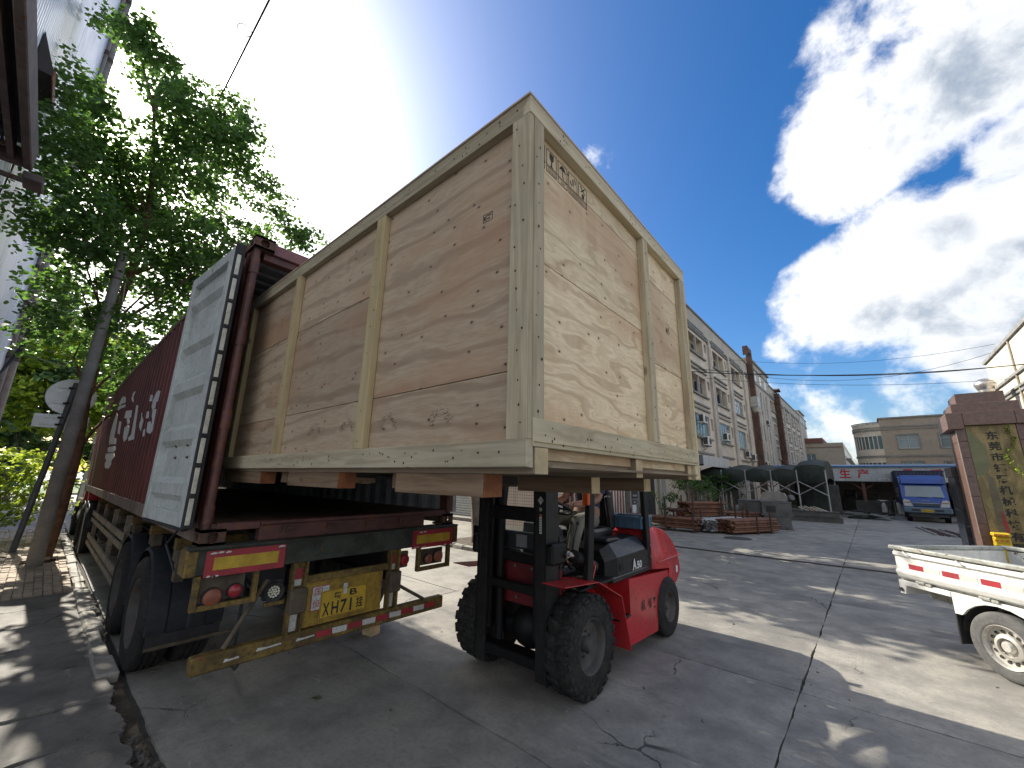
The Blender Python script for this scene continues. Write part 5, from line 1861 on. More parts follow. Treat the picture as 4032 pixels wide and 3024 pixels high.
part('cast_line', MB().box(FX - 0.655, FX + 0.655, 5.10, 5.905, 0.868, 0.880, 0.004), paint('forklift_red', (0.5, 0.02, 0.02)), cwt)
part('rear_label', MB().box(FX + 0.648, FX + 0.652, 5.68, 5.74, 0.68, 0.76), M_STICK, cwt)

# overhead guard with solid rain cover
gx = 0.575
for s in (-1, 1):
    x = FX + s * gx
    part('guard_leg', MB().beam((x + s * 0.015, 3.57, 0.86), (x, 3.72, 2.22), 0.06, 0.10, (0, 1, 0), 0.008), M_FBLK, fk)
    rl_ = part('guard_leg', MB().beam((x, 5.00, 0.80), (x, 4.93, 2.22), 0.06, 0.10, (0, 1, 0), 0.008), M_FBLK, fk)
    for z in (0.95, 1.08):
        part('bolt', MB().cyl((x + s * 0.031, 4.99, z), (x + s * 0.045, 4.99, z), 0.014, n=6, smooth=False), M_BOLT, rl_)
    part('side_lamp', MB().box(x + s * 0.0 - 0.035, x + s * 0.0 + 0.035, 3.575, 3.62, 1.585, 1.70, 0.008), M_AMBER, fk)
    part('grab_hook', MB().tube([(x + s * 0.03, 3.60, 0.86), (x + s * 0.035, 3.66, 0.98), (x + s * 0.03, 3.69, 1.02), (x + s * 0.02, 3.66, 1.06)], 0.008, 6), M_FRED, fk)
part('guard_roof', MB().box(FX - 0.63, FX + 0.66, 3.34, 5.14, 2.22, 2.28, 0.02), M_FBLK, fk)
for k in range(6):
    part('guard_bar', MB().box(FX - 0.57, FX + 0.57, 3.5 + k * 0.26, 3.54 + k * 0.26, 2.185, 2.219), M_FBLK, fk)

# steering column and wheel
part('steering_column', MB().box(FX - 0.20, FX + 0.14, 3.52, 3.80, 0.86, 1.26, 0.04), M_PLAS, fk)
part('instrument_cowl', MB().prism([(3.50, 1.20), (3.52, 1.37), (3.62, 1.42), (3.82, 1.30), (3.82, 1.20)], (FX - 0.16, 0, 0), (0, 1, 0), (0, 0, 1), (0.30, 0, 0)), M_PLAS, fk)
wc = Vector((FX - 0.03, 3.94, 1.515))
wax = Vector((0, 0.42, 0.90)).normalized()
part('steering_post', MB().cyl((FX - 0.03, 3.72, 1.30), wc, 0.03, n=12), M_PLAS, fk)
tor = []
for i in range(12):
    a = 2 * PI * i / 12
    tor.append((0.185 + 0.015 * math.cos(a), 0.015 * math.sin(a)))
sw = part('steering_wheel', MB().lathe(tor, wc, wax, 36, close=True), M_SEAT, fk)
su = wax.cross(Vector((1, 0, 0))).normalized()
sv = Vector((1, 0, 0))
hub_ = MB().cyl(wc - wax * 0.03, wc + wax * 0.01, 0.05, n=14)
for a in (0.3, PI - 0.3, -PI / 2):
    d = sv * math.cos(a) + su * math.sin(a)
    hub_.beam(wc + d * 0.03, wc + d * 0.175, 0.035, 0.014, wax, 0.003)
part('wheel_spokes', hub_, M_SEAT, sw)
for k, x in enumerate((0.20, 0.28)):
    part('control_lever', MB().tube([(FX + x, 3.78, 1.05), (FX + x, 3.84, 1.25), (FX + x, 3.90, 1.36)], 0.011, 8).sphere((FX + x, 3.905, 1.375), 0.022, 10, 6), M_SEAT, fk)
# seat
part('seat_base', MB().box(FX - 0.25, FX + 0.25, 4.30, 4.78, 1.17, 1.27, 0.05), M_SEAT, fk)
bk = MB()
bk.obox((FX, 4.84, 1.47), (1, 0, 0), (0, 0.98, 0.2), (0, -0.2, 0.98), 0.44, 0.11, 0.50, 0.05)
part('seat_back', bk, M_SEAT, fk)
for s in (-1, 1):
    part('seat_bolster', MB().obox((FX + s * 0.20, 4.78, 1.45), (1, 0, 0), (0, 0.98, 0.2), (0, -0.2, 0.98), 0.07, 0.10, 0.40, 0.03), M_SEAT, fk)
part('seat_belt', MB().box(FX + 0.2, FX + 0.5, 4.14, 4.4, 1.172, 1.21, 0.02), M_SEAT, fk)
# hydraulic hoses and clutter behind the mast
for k in range(5):
    x = FX + 0.02 + k * 0.09
    part('hose', MB().tube([(x, 3.42, 0.98), (x + 0.03, 3.50, 1.10 + 0.02 * k), (x + 0.07, 3.60, 1.08), (x + 0.12, 3.70, 0.95)], 0.014, 7), M_FBLK, fk)
part('mirror', MB().box(FX - 0.74, FX - 0.62, 3.32, 3.36, 1.17, 1.32, 0.02), M_FBLK, fk)

# blue basket on the hood
M_BASK = paint('basket_blue', (0.06, 0.12, 0.19), 0.45, var=0.15, dirt=0.3, scale=5)
bs = thing('plastic_basket', 'blue slatted plastic basket standing on the black forklift hood behind the seat', 'basket', (FX + 0.30, 5.03, 1.20))
bx0, bx1, by0, by1, bz0, bz1 = FX + 0.10, FX + 0.56, 4.88, 5.20, 1.262, 1.405
part('bottom', MB().box(bx0, bx1, by0, by1, bz0, bz0 + 0.008), M_BASK, bs)
part('rim', MB().box(bx0 - 0.01, bx1 + 0.01, by0 - 0.01, by0 + 0.008, bz1 - 0.022, bz1).box(bx0 - 0.01, bx1 + 0.01, by1 - 0.008, by1 + 0.01, bz1 - 0.022, bz1)
     .box(bx0 - 0.01, bx0 + 0.008, by0 + 0.0081, by1 - 0.0081, bz1 - 0.022, bz1).box(bx1 - 0.008, bx1 + 0.01, by0 + 0.0081, by1 - 0.0081, bz1 - 0.022, bz1), M_BASK, bs)
for y in (by0, by1 - 0.004):
    part('side_wall', MB().box(bx0, bx1, y, y + 0.004, bz0 + 0.0081, bz1 - 0.0221), M_BASK, bs)
    for k in range(6):
        x = bx0 + 0.005 + k * (bx1 - bx0 - 0.01) / 5
        part('rib', MB().box(x - 0.006, x + 0.006, y - 0.008, y + 0.012, bz0, bz1 - 0.0221), M_BASK, bs)
for x in (bx0, bx1 - 0.004):
    part('side_wall', MB().box(x, x + 0.004, by0 + 0.0041, by1 - 0.0041, bz0 + 0.0081, bz1 - 0.0221), M_BASK, bs)
    for k in range(4):
        y = by0 + 0.02 + k * (by1 - by0 - 0.04) / 3
        part('rib', MB().box(x - 0.008, x + 0.012, y - 0.006, y + 0.006, bz0 + 0.0085, bz1 - 0.0221), M_BASK, bs)
gl = thing('work_gloves', 'pair of crumpled work gloves lying on the forklift counterweight by the basket', 'gloves', (FX + 0.42, 5.33, 1.262))
for k, (x, y) in enumerate(((FX + 0.40, 5.30), (FX + 0.49, 5.37))):
    mb = MB().sphere((x, y, 1.285), 0.05, 10, 6, (1, 0.8, 0.45))
    for j in range(4):
        mb.tube([(x + 0.03, y - 0.025 + j * 0.017, 1.285), (x + 0.075, y - 0.03 + j * 0.022, 1.29), (x + 0.10, y - 0.03 + j * 0.024, 1.275)], [0.011, 0.010, 0.007], 6)
    part('glove', mb, paint('glove_cloth', (0.10, 0.10, 0.07), 0.9, var=0.5, dirt=0.5, scale=15) if k else M_SEAT, gl)

# ------------------------------------------------------------------ the driver
M_SHIRT = paint('shirt_navy', (0.022, 0.028, 0.065), 0.85, var=0.25, dirt=0.15, scale=8, bump=0.2)
M_TROU = paint('trousers_khaki', (0.175, 0.165, 0.125), 0.85, var=0.2, dirt=0.25, scale=7, bump=0.2)
M_SKIN = paint('skin', (0.30, 0.15, 0.095), 0.55, var=0.1, dirt=0.0, scale=6, bump=0.02)
M_HAIR = paint('hair_black', (0.012, 0.011, 0.010), 0.6, var=0.3, dirt=0.0)
M_SHOE = paint('shoe_black', (0.02, 0.02, 0.02), 0.6, var=0.3, dirt=0.3)


def skinned(name, verts, edges, radii, mat, parent, sub=2, root=0, label=None):
    me = bpy.data.meshes.new(name)
    me.from_pydata([tuple(v) for v in verts], edges, [])
    ob = bpy.data.objects.new(name, me)
    COL.objects.link(ob)
    md = ob.modifiers.new('skin', 'SKIN')
    md.use_smooth_shade = True
    sv_ = me.skin_vertices[0].data
    for i, r in enumerate(radii):
        rr = r if isinstance(r, tuple) else (r, r)
        sv_[i].radius = rr
        sv_[i].use_root = (i == root)
    sb = ob.modifiers.new('smooth', 'SUBSURF')
    sb.levels = sub
    sb.render_levels = sub
    dg = bpy.context.evaluated_depsgraph_get()
    m2 = bpy.data.meshes.new_from_object(ob.evaluated_get(dg))
    bpy.data.objects.remove(ob, do_unlink=True)
    off = ORIGIN.get(parent, Vector((0, 0, 0))) if parent is not None else Vector((0, 0, 0))
    for v in m2.vertices:
        v.co -= off
    m2.materials.clear()
    m2.materials.append(mat)
    m2.polygons.foreach_set('use_smooth', [True] * len(m2.polygons))
    o = bpy.data.objects.new(name, m2)
    COL.objects.link(o)
    if parent is not None:
        o.parent = parent
        ORIGIN[o] = off
    if label:
        o['label'] = label
    return o


dv = thing('person', 'seated forklift driver in navy shirt and khaki trousers, hands on the steering wheel', 'person', (FX, 4.5, 1.27))
PX0 = FX - 0.01
hip, chest, neck = (PX0, 4.58, 1.36), (PX0, 4.62, 1.74), (PX0, 4.58, 1.93)
body_v = [hip, (PX0, 4.62, 1.55), chest, neck, (PX0, 4.555, 2.02), (PX0, 4.545, 2.13)]
# body: one continuous figure (torso, neck, arms, legs)
bv = [(PX0, 4.58, 1.36), (PX0, 4.61, 1.52), (PX0, 4.62, 1.70), (PX0, 4.60, 1.83), (PX0, 4.575, 1.93), (PX0, 4.555, 2.00)]
be = [(0, 1), (1, 2), (2, 3), (3, 4), (4, 5)]
br_ = [(0.155, 0.115), (0.150, 0.110), (0.165, 0.115), (0.13, 0.095), (0.056, 0.056), (0.052, 0.052)]
for s in (-1, 1):
    b = len(bv)
    hx = wc.x + s * 0.155
    bv += [(PX0 + s * 0.19, 4.59, 1.82), (PX0 + s * 0.245, 4.43, 1.60), (hx + s * 0.03, 4.18, 1.555), (hx, 4.03, 1.555)]
    be += [(3, b), (b, b + 1), (b + 1, b + 2), (b + 2, b + 3)]
    br_ += [(0.075, 0.075), (0.050, 0.050), (0.040, 0.042), (0.027, 0.030)]
    b = len(bv)
    bv += [(PX0 + s * 0.11, 4.50, 1.345), (PX0 + s * 0.17, 4.12, 1.375), (PX0 + s * 0.17, 3.98, 1.10), (PX0 + s * 0.17, 3.93, 0.93)]
    be += [(0, b), (b, b + 1), (b + 1, b + 2), (b + 2, b + 3)]
    br_ += [(0.095, 0.09), (0.072, 0.072), (0.055, 0.055), (0.04, 0.04)]
skinned('body', bv, be, br_, M_SKIN, dv)
# clothes over it
tv = [(PX0, 4.58, 1.34), (PX0, 4.612, 1.52), (PX0, 4.622, 1.70), (PX0, 4.60, 1.84), (PX0, 4.58, 1.90)]
te = [(0, 1), (1, 2), (2, 3), (3, 4)]
tr2 = [(0.178, 0.138), (0.172, 0.130), (0.180, 0.132), (0.146, 0.110), (0.075, 0.075)]
for s in (-1, 1):
    b = len(tv)
    tv += [(PX0 + s * 0.19, 4.59, 1.825), (PX0 + s * 0.235, 4.46, 1.645)]
    te += [(3, b), (b, b + 1)]
    tr2 += [(0.092, 0.092), (0.078, 0.078)]
skinned('shirt', tv, te, tr2, M_SHIRT, dv)
lv = [(PX0, 4.57, 1.345)]
le = []
lr = [(0.165, 0.115)]
for s in (-1, 1):
    b = len(lv)
    lv += [(PX0 + s * 0.11, 4.47, 1.355), (PX0 + s * 0.17, 4.10, 1.385), (PX0 + s * 0.172, 3.99, 1.15), (PX0 + s * 0.172, 3.94, 0.95)]
    le += [(0, b), (b, b + 1), (b + 1, b + 2), (b + 2, b + 3)]
    lr += [(0.112, 0.105), (0.092, 0.088), (0.075, 0.075), (0.065, 0.065)]
skinned('trousers', lv, le, lr, M_TROU, dv)
# hands closed round the wheel rim: palm, four fingers, thumb
for s in (-1, 1):
    a0 = 0.55 if s > 0 else PI - 0.55
    rim_p = wc + (sv * math.cos(a0) + su * math.sin(a0)) * 0.185
    if su.y < 0:
        rim_p = wc + (sv * math.cos(a0) - su * math.sin(a0)) * 0.185
    tang = Vector((0, -0.9, 0.42))
    palm = [Vector((wc.x + s * 0.155, 4.04, 1.556)), Vector((wc.x + s * 0.158, 4.0, 1.553)), Vector((wc.x + s * 0.163, 3.95, 1.556))]
    hv = [tuple(p) for p in palm]
    he = [(0, 1), (1, 2)]
    hr = [(0.024, 0.03), (0.032, 0.022), (0.036, 0.018)]
    for f in range(4):
        b = len(hv)
        base = palm[2] + Vector((s * (-0.026 + f * 0.018), -0.004, 0.002))
        ln = (0.030, 0.034, 0.032, 0.025)[f]
        k1 = base + Vector((s * 0.002, -ln, 0.004))
        k2 = k1 + Vector((0, -ln * 0.35, -ln * 0.7))
        k3 = k2 + Vector((0, ln * 0.45, -ln * 0.45))
        hv += [tuple(base), tuple(k1), tuple(k2), tuple(k3)]
        he += [(2, b), (b, b + 1), (b + 1, b + 2), (b + 2, b + 3)]
        hr += [(0.0095, 0.0095), (0.009, 0.009), (0.0085, 0.0085), (0.007, 0.007)]
    b = len(hv)
    hv += [tuple(palm[1] + Vector((-s * 0.032, -0.012, -0.006))), tuple(palm[1] + Vector((-s * 0.045, -0.04, -0.012))), tuple(palm[1] + Vector((-s * 0.042, -0.065, -0.02)))]
    he += [(1, b), (b, b + 1), (b + 1, b + 2)]
    hr += [(0.012, 0.012), (0.0105, 0.0105), (0.008, 0.008)]
    skinned('hand', hv, he, hr, M_SKIN, dv, 1)
# head with face, ears and hair (hidden behind the crate from the camera)
hc = Vector((PX0, 4.535, 2.085))
hm_ = MB().sphere(hc, 0.1, 18, 14, (0.78, 0.95, 1.12))
vv = []
for p in hm_.v:
    q = Vector(p) - hc
    if q.y < 0 and q.z < 0:
        q.x *= 1 - 0.25 * min(1, -q.z / 0.11)
    vv.append(tuple(hc + q))
hm_.v = vv
hm_.prism([(-0.012, -0.018), (0.012, -0.018), (0.005, 0.022), (-0.005, 0.022)], hc + Vector((0, -0.094, 0.0)), (1, 0, 0), (0, 0, 1), (0, -0.018, 0))
head = part('head', hm_, M_SKIN, dv, sharp=80)
for s in (-1, 1):
    part('ear', MB().sphere(hc + Vector((s * 0.079, 0.01, 0.0)), 0.028, 8, 6, (0.35, 0.7, 1.1)), M_SKIN, head)
    part('eye', MB().sphere(hc + Vector((s * 0.031, -0.083, 0.018)), 0.012, 8, 6), M_STICK, head)
part('mouth', MB().box(hc.x - 0.022, hc.x + 0.022, hc.y - 0.088, hc.y - 0.078, hc.z - 0.052, hc.z - 0.045, 0.002), paint('lips', (0.25, 0.09, 0.07), 0.5), head)
part('hair', MB().sphere(hc + Vector((0, 0.018, 0.028)), 0.103, 18, 12, (0.82, 0.94, 1.02)), M_HAIR, dv)
for s in (-1, 1):
    part('shoe', MB().box(PX0 + s * 0.172 - 0.045, PX0 + s * 0.172 + 0.045, 3.72, 3.99, 0.856, 0.93, 0.03), M_SHOE, dv)


# ------------------------------------------------------------------ vegetation
M_BARK = paint('bark_grey', (0.115, 0.092, 0.070), 0.9, var=0.4, dirt=0.5, dirtcol=(0.05, 0.04, 0.03), scale=6, bump=0.6)
M_BARKR = paint('bark_brown', (0.16, 0.085, 0.05), 0.9, var=0.4, dirt=0.4, dirtcol=(0.06, 0.04, 0.03), scale=7, bump=0.6)
M_LEAF = leafmat('leaf_dark', (0.080, 0.145, 0.055), (0.17, 0.33, 0.055), 0.48)
M_LEAF2 = leafmat('leaf_bright', (0.10, 0.17, 0.03), (0.46, 0.58, 0.06), 0.6)
M_LEAF3 = leafmat('leaf_blue', (0.085, 0.15, 0.085), (0.17, 0.30, 0.11), 0.5)
M_LEAF4 = leafmat('leaf_shrub', (0.045, 0.095, 0.028), (0.13, 0.25, 0.035), 0.45)

LEAF6 = np.array([(0, -0.5, 0), (0.36, -0.22, 0.05), (0.40, 0.16, 0.06), (0, 0.52, -0.03), (-0.40, 0.16, 0.06), (-0.36, -0.22, 0.05)], dtype=np.float64)


def leaves(name, clusters, per, size, mat, parent, seed, flat=0.6, droop=0.25, squash=0.75, gaps=()):
    """leaf-sized faces spread through uneven clumps; most lie flattish and hang a little outwards"""
    rng = np.random.default_rng(seed)
    V, nl = [], 0
    off = ORIGIN.get(parent, Vector((0, 0, 0)))
    for (x, y, z, r) in clusters:
        n = int(per * (r / 0.8) ** 2)
        # sprays: several flat sub-tufts inside each clump
        k = max(3, int(n / 26))
        sub = rng.normal(0, 0.48, (k, 3)) * np.array([r, r, r * squash])
        pick = rng.integers(0, k, n)
        p = sub[pick] + rng.normal(0, 1, (n, 3)) * np.array([0.24 * r, 0.24 * r, 0.075 * r + 0.03])
        rad = np.linalg.norm(p, axis=1)
        p[:, 2] -= droop * np.maximum(0, rad - 0.5 * r) * 0.6
        c = p + np.array([x, y, z])
        keep = np.ones(n, bool)
        for (g, d, rad_) in gaps:
            q_ = c - np.array(g)
            q_ = q_ - np.outer(q_ @ np.array(d), np.array(d))
            keep &= (q_ ** 2).sum(1) > rad_ ** 2
        c, p, rad, n = c[keep], p[keep], rad[keep], int(keep.sum())
        if n == 0:
            continue
        nrm = rng.normal(0, 1, (n, 3)) * (1 - flat) + np.array([0, 0, 1.0]) * flat
        nrm += p / (rad[:, None] + 1e-6) * 0.25
        nrm /= np.linalg.norm(nrm, axis=1)[:, None]
        t = rng.normal(0, 1, (n, 3))
        t -= nrm * (t * nrm).sum(1)[:, None]
        t /= np.linalg.norm(t, axis=1)[:, None]
        b = np.cross(nrm, t)
        s = size * rng.uniform(0.65, 1.25, n)
        q = (LEAF6[None, :, 0, None] * t[:, None, :] + LEAF6[None, :, 1, None] * b[:, None, :] + LEAF6[None, :, 2, None] * nrm[:, None, :]) * s[:, None, None]
        V.append((c[:, None, :] + q).reshape(-1, 3))
        nl += n
    V = np.concatenate(V) - np.array(off)
    F = np.arange(nl * 6).reshape(-1, 6)
    return fast_mesh(name, V, F, 6, mat, parent)


def limbs(name, trunk, targets, r0, mat, parent, seed=1, taper=0.3, n=8):
    """tapered trunk plus limbs that leave it and bend up into the clumps"""
    r = random.Random(seed)
    mb = MB()
    m = len(trunk)
    mb.tube(trunk, [r0 * (1 - (1 - taper) * i / (m - 1)) for i in range(m)], n)
    for (x, y, z, rad) in targets:
        best = min(range(m), key=lambda i: abs(trunk[i][2] - (z - 1.2 - 0.25 * math.hypot(x - trunk[i][0], y - trunk[i][1]))))
        b = Vector(trunk[best])
        e = Vector((x, y, z))
        mid = b.lerp(e, 0.5) + Vector((r.uniform(-.2, .2), r.uniform(-.2, .2), r.uniform(-.1, .25)))
        rr = r0 * (1 - (1 - taper) * best / (m - 1)) * 0.42
        mb.tube([b, b.lerp(mid, 0.5) + Vector((0, 0, 0.08)), mid, mid.lerp(e, 0.6) + Vector((r.uniform(-.1, .1), r.uniform(-.1, .1), 0.06)), e], [rr, rr * 0.8, rr * 0.55, rr * 0.32, rr * 0.12], 5, False)
    return part(name, mb, mat, parent, sharp=80)


CL_MAIN = [(-14.34, -0.98, 13.99, 0.58), (-13.87, -0.56, 13.45, 0.59), (-12.95, -0.16, 12.89, 0.46), (-15.15, 0.21, 14.24, 0.54), (-14.27, 0.53, 13.35, 0.7), (-11.62, 0.49, 10.56, 0.78), (-12.19, 0.89, 11.31, 0.78), (-12.9, 0.01, 12.49, 0.67), (-12.91, -0.41, 13.12, 0.65), (-13.32, 1.63, 12.75, 0.62), (-12.78, 1.93, 12.06, 0.46), (-12.47, 1.47, 11.3, 0.82), (-14.12, 0.32, 11.66, 0.38), (-12.08, 0.81, 10.05, 0.78), (-12.61, 1.36, 10.7, 0.91), (-12.63, 1.83, 10.8, 0.67), (-13.78, 0.29, 12.2, 0.53), (-13.6, -1.14, 10.98, 0.93), (-12.04, -0.78, 9.98, 0.65), (-14.71, -1.18, 10.93, 0.69), (-11.72, -1.03, 8.56, 0.76), (-12.94, -0.53, 9.58, 0.72), (-13.37, -0.74, 9.24, 0.75), (-13.94, -0.25, 9.77, 0.81), (-13.1, 0.19, 9.82, 0.92), (-12.74, 2.25, 10.73, 0.67), (-12.12, 2.72, 9.91, 0.68), (-12.78, 3.37, 9.84, 0.49), (-12.1, 3.6, 9.03, 0.68), (-11.94, 3.87, 8.68, 0.58), (-12.63, 1.95, 11.25, 0.5), (-12.21, 2.17, 11.32, 0.58), (-14.17, 0.77, 10.1, 0.64), (-12.13, 1.18, 9.1, 0.95), (-14.88, 2.09, 10.96, 0.88), (-13.72, 0.29, 9.06, 0.67), (-14.14, -0.24, 8.95, 0.87), (-12.06, -0.62, 7.64, 0.63), (-12.99, -1.05, 8.39, 0.63), (-12.61, -0.89, 7.12, 0.73), (-12.03, -0.39, 7.0, 0.94), (-13.38, 0.07, 7.72, 0.95), (-14.09, 0.62, 8.64, 0.65), (-13.04, 1.14, 8.45, 0.63), (-14.49, 1.97, 9.48, 0.75), (-13.0, 2.46, 8.99, 0.48), (-15.05, 3.64, 10.04, 0.65), (-14.07, -0.69, 7.26, 0.94), (-11.97, -0.11, 6.51, 0.74), (-13.54, 0.62, 7.63, 0.79), (-12.88, 1.17, 7.48, 0.82), (-13.19, 1.84, 7.77, 0.82), (-11.81, 2.17, 7.25, 0.57), (-13.65, 3.14, 8.38, 0.62), (-14.34, 0.78, 9.18, 0.72), (-11.68, 1.26, 7.47, 0.79), (-13.23, 2.11, 8.32, 0.62), (-13.71, 2.95, 8.85, 0.58), (-15.13, 0.23, 9.07, 0.82), (-12.92, 1.15, 6.41, 0.64), (-12.94, 1.64, 5.96, 0.77), (-12.75, 1.12, 5.32, 0.74), (-12.65, 1.04, 4.63, 0.86), (-15.12, 1.73, 4.91, 0.64), (-12.77, 1.68, 6.79, 0.94), (-14.3, 2.45, 7.36, 0.77), (-13.07, 1.36, 7.12, 0.73), (-13.89, 1.08, 4.14, 0.72), (-13.87, 1.44, 3.73, 0.82), (-14.12, -0.42, 6.03, 0.74), (-12.42, -0.17, 5.91, 0.63), (-13.15, -0.35, 4.9, 0.86), (-14.08, -0.05, 4.96, 0.69), (-12.31, 0.24, 5.12, 0.7), (-14.53, 0.19, 6.76, 0.76), (-12.69, 0.06, 5.34, 0.65), (-14.04, 0.42, 6.84, 0.73)]
CL_FAR = [(-30.53, -1.91, 7.31, 1.36), (-30.44, -1.19, 7.34, 1.2), (-32.72, -0.51, 8.09, 1.49), (-30.31, 0.28, 7.96, 1.37), (-33.21, 1.26, 8.48, 1.17), (-31.87, -1.59, 6.3, 1.21), (-30.65, -0.76, 6.42, 1.6), (-33.39, 0.28, 7.06, 1.27), (-30.65, 1.22, 6.54, 1.49), (-30.65, 1.77, 7.38, 1.31), (-33.63, -1.99, 5.52, 1.28), (-30.71, -1.08, 5.07, 1.26), (-32.68, 1.46, 5.39, 1.35), (-32.35, 2.16, 6.06, 1.35), (-30.15, -1.26, 4.0, 1.19), (-34.18, 0.97, 5.17, 1.67), (-30.33, 2.12, 4.14, 1.69), (-32.29, 2.68, 4.93, 1.67), (-30.12, -1.19, 8.21, 1.23), (-30.92, 0.99, 9.01, 1.6), (-31.28, -2.05, 6.25, 1.41), (-32.93, 2.09, 5.51, 1.3)]
CL_BUSH = [(-16.94, -0.71, 2.18, 0.37), (-16.36, -0.47, 2.12, 0.4), (-16.0, -0.27, 2.19, 0.37), (-15.85, -0.52, 1.62, 0.46), (-15.82, -0.26, 1.75, 0.49), (-15.86, -0.02, 1.82, 0.44), (-17.28, 0.14, 2.17, 0.46), (-17.03, -0.37, 1.09, 0.4), (-16.24, -0.1, 1.3, 0.43), (-16.64, 0.08, 1.49, 0.49), (-16.32, -0.39, 0.69, 0.41), (-16.9, -0.13, 0.77, 0.48), (-16.54, 0.09, 0.97, 0.47), (-16.74, 0.39, 1.55, 0.39), (-16.44, 0.39, 2.03, 0.47), (-17.03, 0.25, 1.07, 0.47), (-15.83, 0.44, 0.87, 0.47), (-15.98, -0.83, 1.79, 0.36), (-16.29, -0.8, 1.19, 0.48), (-17.22, -0.66, 0.64, 0.4)]

t1 = thing('street_tree', 'tall broadleaf street tree with dark backlit crown behind the leaning concrete pole', 'tree', (-13.0, 0.35, 0.0))
limbs('trunk', [(-13.0, 0.35, -0.02), (-12.95, 0.40, 1.0), (-13.05, 0.42, 2.2), (-13.3, 0.35, 3.4), (-13.4, 0.40, 5.0), (-13.3, 0.55, 6.6), (-13.3, 0.6, 8.2), (-13.4, 0.45, 9.8), (-13.4, 0.2, 11.4), (-13.2, -0.3, 12.6)],
      [c for i, c in enumerate(CL_MAIN) if i % 2 == 0], 0.125, M_BARKR, t1, 4, 0.22)
_sd = tuple(SUN_DIR)
_gr = random.Random(8)
GAPS = [((0.0, 0.0, 1.83), _sd, 0.30)]
# thin spots in the crown: the sun reaches the footway through them
for (gx_, gy_, gr2) in ((-4.5, 0.16, 0.17), (-5.0, 0.02, 0.20), (-4.1, 0.34, 0.10), (-5.6, -0.1, 0.16), (-6.2, 0.05, 0.14), (-6.6, -0.22, 0.20), (-3.7, 0.48, 0.10), (-7.3, 0.0, 0.18),
                       (-4.9, 0.45, 0.08), (-5.4, 0.38, 0.09), (-3.6, 0.1, 0.13), (-7.9, -0.15, 0.16), (-8.5, 0.1, 0.15), (-6.0, 0.45, 0.08), (-2.9, 0.4, 0.12), (-4.3, -0.1, 0.15), (-9.2, -0.1, 0.2), (-8.9, 0.45, 0.12), (-3.2, 0.62, 0.08), (-5.2, 0.68, 0.06)):
    GAPS.append(((gx_, gy_, 0.0), _sd, gr2))
leaves('crown', [(c[0], c[1], c[2], c[3] * 0.92) for c in CL_MAIN], 820, 0.105, M_LEAF, t1, 21, gaps=GAPS)

t2 = thing('roadside_tree', 'sunlit yellow-green tree behind the round traffic sign', 'tree', (-32.6, -1.3, 0.0))
limbs('trunk', [(-32.6, -1.3, -0.04), (-32.5, -1.1, 2.0), (-32.4, -0.8, 4.0), (-32.2, -0.4, 6.0), (-32.0, 0.0, 7.6)], CL_FAR[::2], 0.2, M_BARK, t2, 9)
leaves('crown', CL_FAR, 130, 0.27, M_LEAF2, t2, 22)

t3 = thing('roadside_shrub', 'bright leafy shrub drooping over the paving at the left edge', 'shrub', (-16.6, -0.9, 0.0))
limbs('stem', [(-16.6, -0.9, -0.02), (-16.5, -0.8, 0.6), (-16.5, -0.7, 1.2), (-16.4, -0.6, 1.9)], CL_BUSH[::2], 0.05, M_BARK, t3, 10)
leaves('foliage', CL_BUSH, 330, 0.10, M_LEAF2, t3, 23)


def grove(name, lab, cat, x, y, h, spread, nclump, per, size, mat, seed, trunk_r=0.18, zlo=0.3, group=None):
    r = random.Random(seed)
    cl = []
    for k in range(nclump):
        a = r.uniform(0, 2 * PI)
        zt = zlo + (1 - zlo) * r.random() ** 0.8
        w = spread * (0.35 + 0.65 * math.sin(PI * min(0.97, max(0.12, (zt - zlo * 0.7) / (1.02 - zlo * 0.7)))))
        d = w * math.sqrt(r.random())
        cl.append((x + math.cos(a) * d, y + math.sin(a) * d, zt * h, spread * r.uniform(0.22, 0.36)))
    t = thing(name, lab, cat, (x, y, 0.0), 0, group)
    limbs('trunk', [(x, y, -0.04), (x + 0.1, y + 0.05, h * 0.3), (x - 0.05, y + 0.1, h * 0.6), (x, y, h * 0.88)], cl[::3], trunk_r, M_BARK, t, seed)
    leaves('crown', cl, per, size, mat, t, seed + 100)
    return t


grove('park_tree', 'pale blue-green feathery tree far beyond the street, leftmost of the tall ones', 'tree', -33.0, -2.4, 12.5, 3.4, 26, 330, 0.22, M_LEAF3, 31, 0.2, 0.12)
grove('park_tree', 'mid green tree beyond the street just above the truck cab', 'tree', -37.0, 1.9, 9.0, 3.0, 24, 300, 0.24, M_LEAF4, 32, 0.2, 0.15)
grove('park_tree', 'dark green tree beyond the street behind the sign plates', 'tree', -40.0, -1.2, 10.5, 3.2, 24, 300, 0.26, M_LEAF4, 33, 0.2, 0.1)
grove('park_tree', 'low bushy tree beyond the street at the far left edge', 'tree', -30.0, -4.6, 7.5, 2.8, 22, 320, 0.20, M_LEAF2, 34, 0.16, 0.08)
grove('park_tree', 'distant tree behind the container roof line', 'tree', -44.0, 5.5, 10.5, 3.6, 24, 280, 0.28, M_LEAF3, 35, 0.2, 0.12)
grove('park_tree', 'hazy tree beyond the street at the frame edge, behind the drooping shrub', 'tree', -46.0, -7.5, 13.0, 4.2, 26, 260, 0.3, M_LEAF3, 36, 0.2, 0.1)
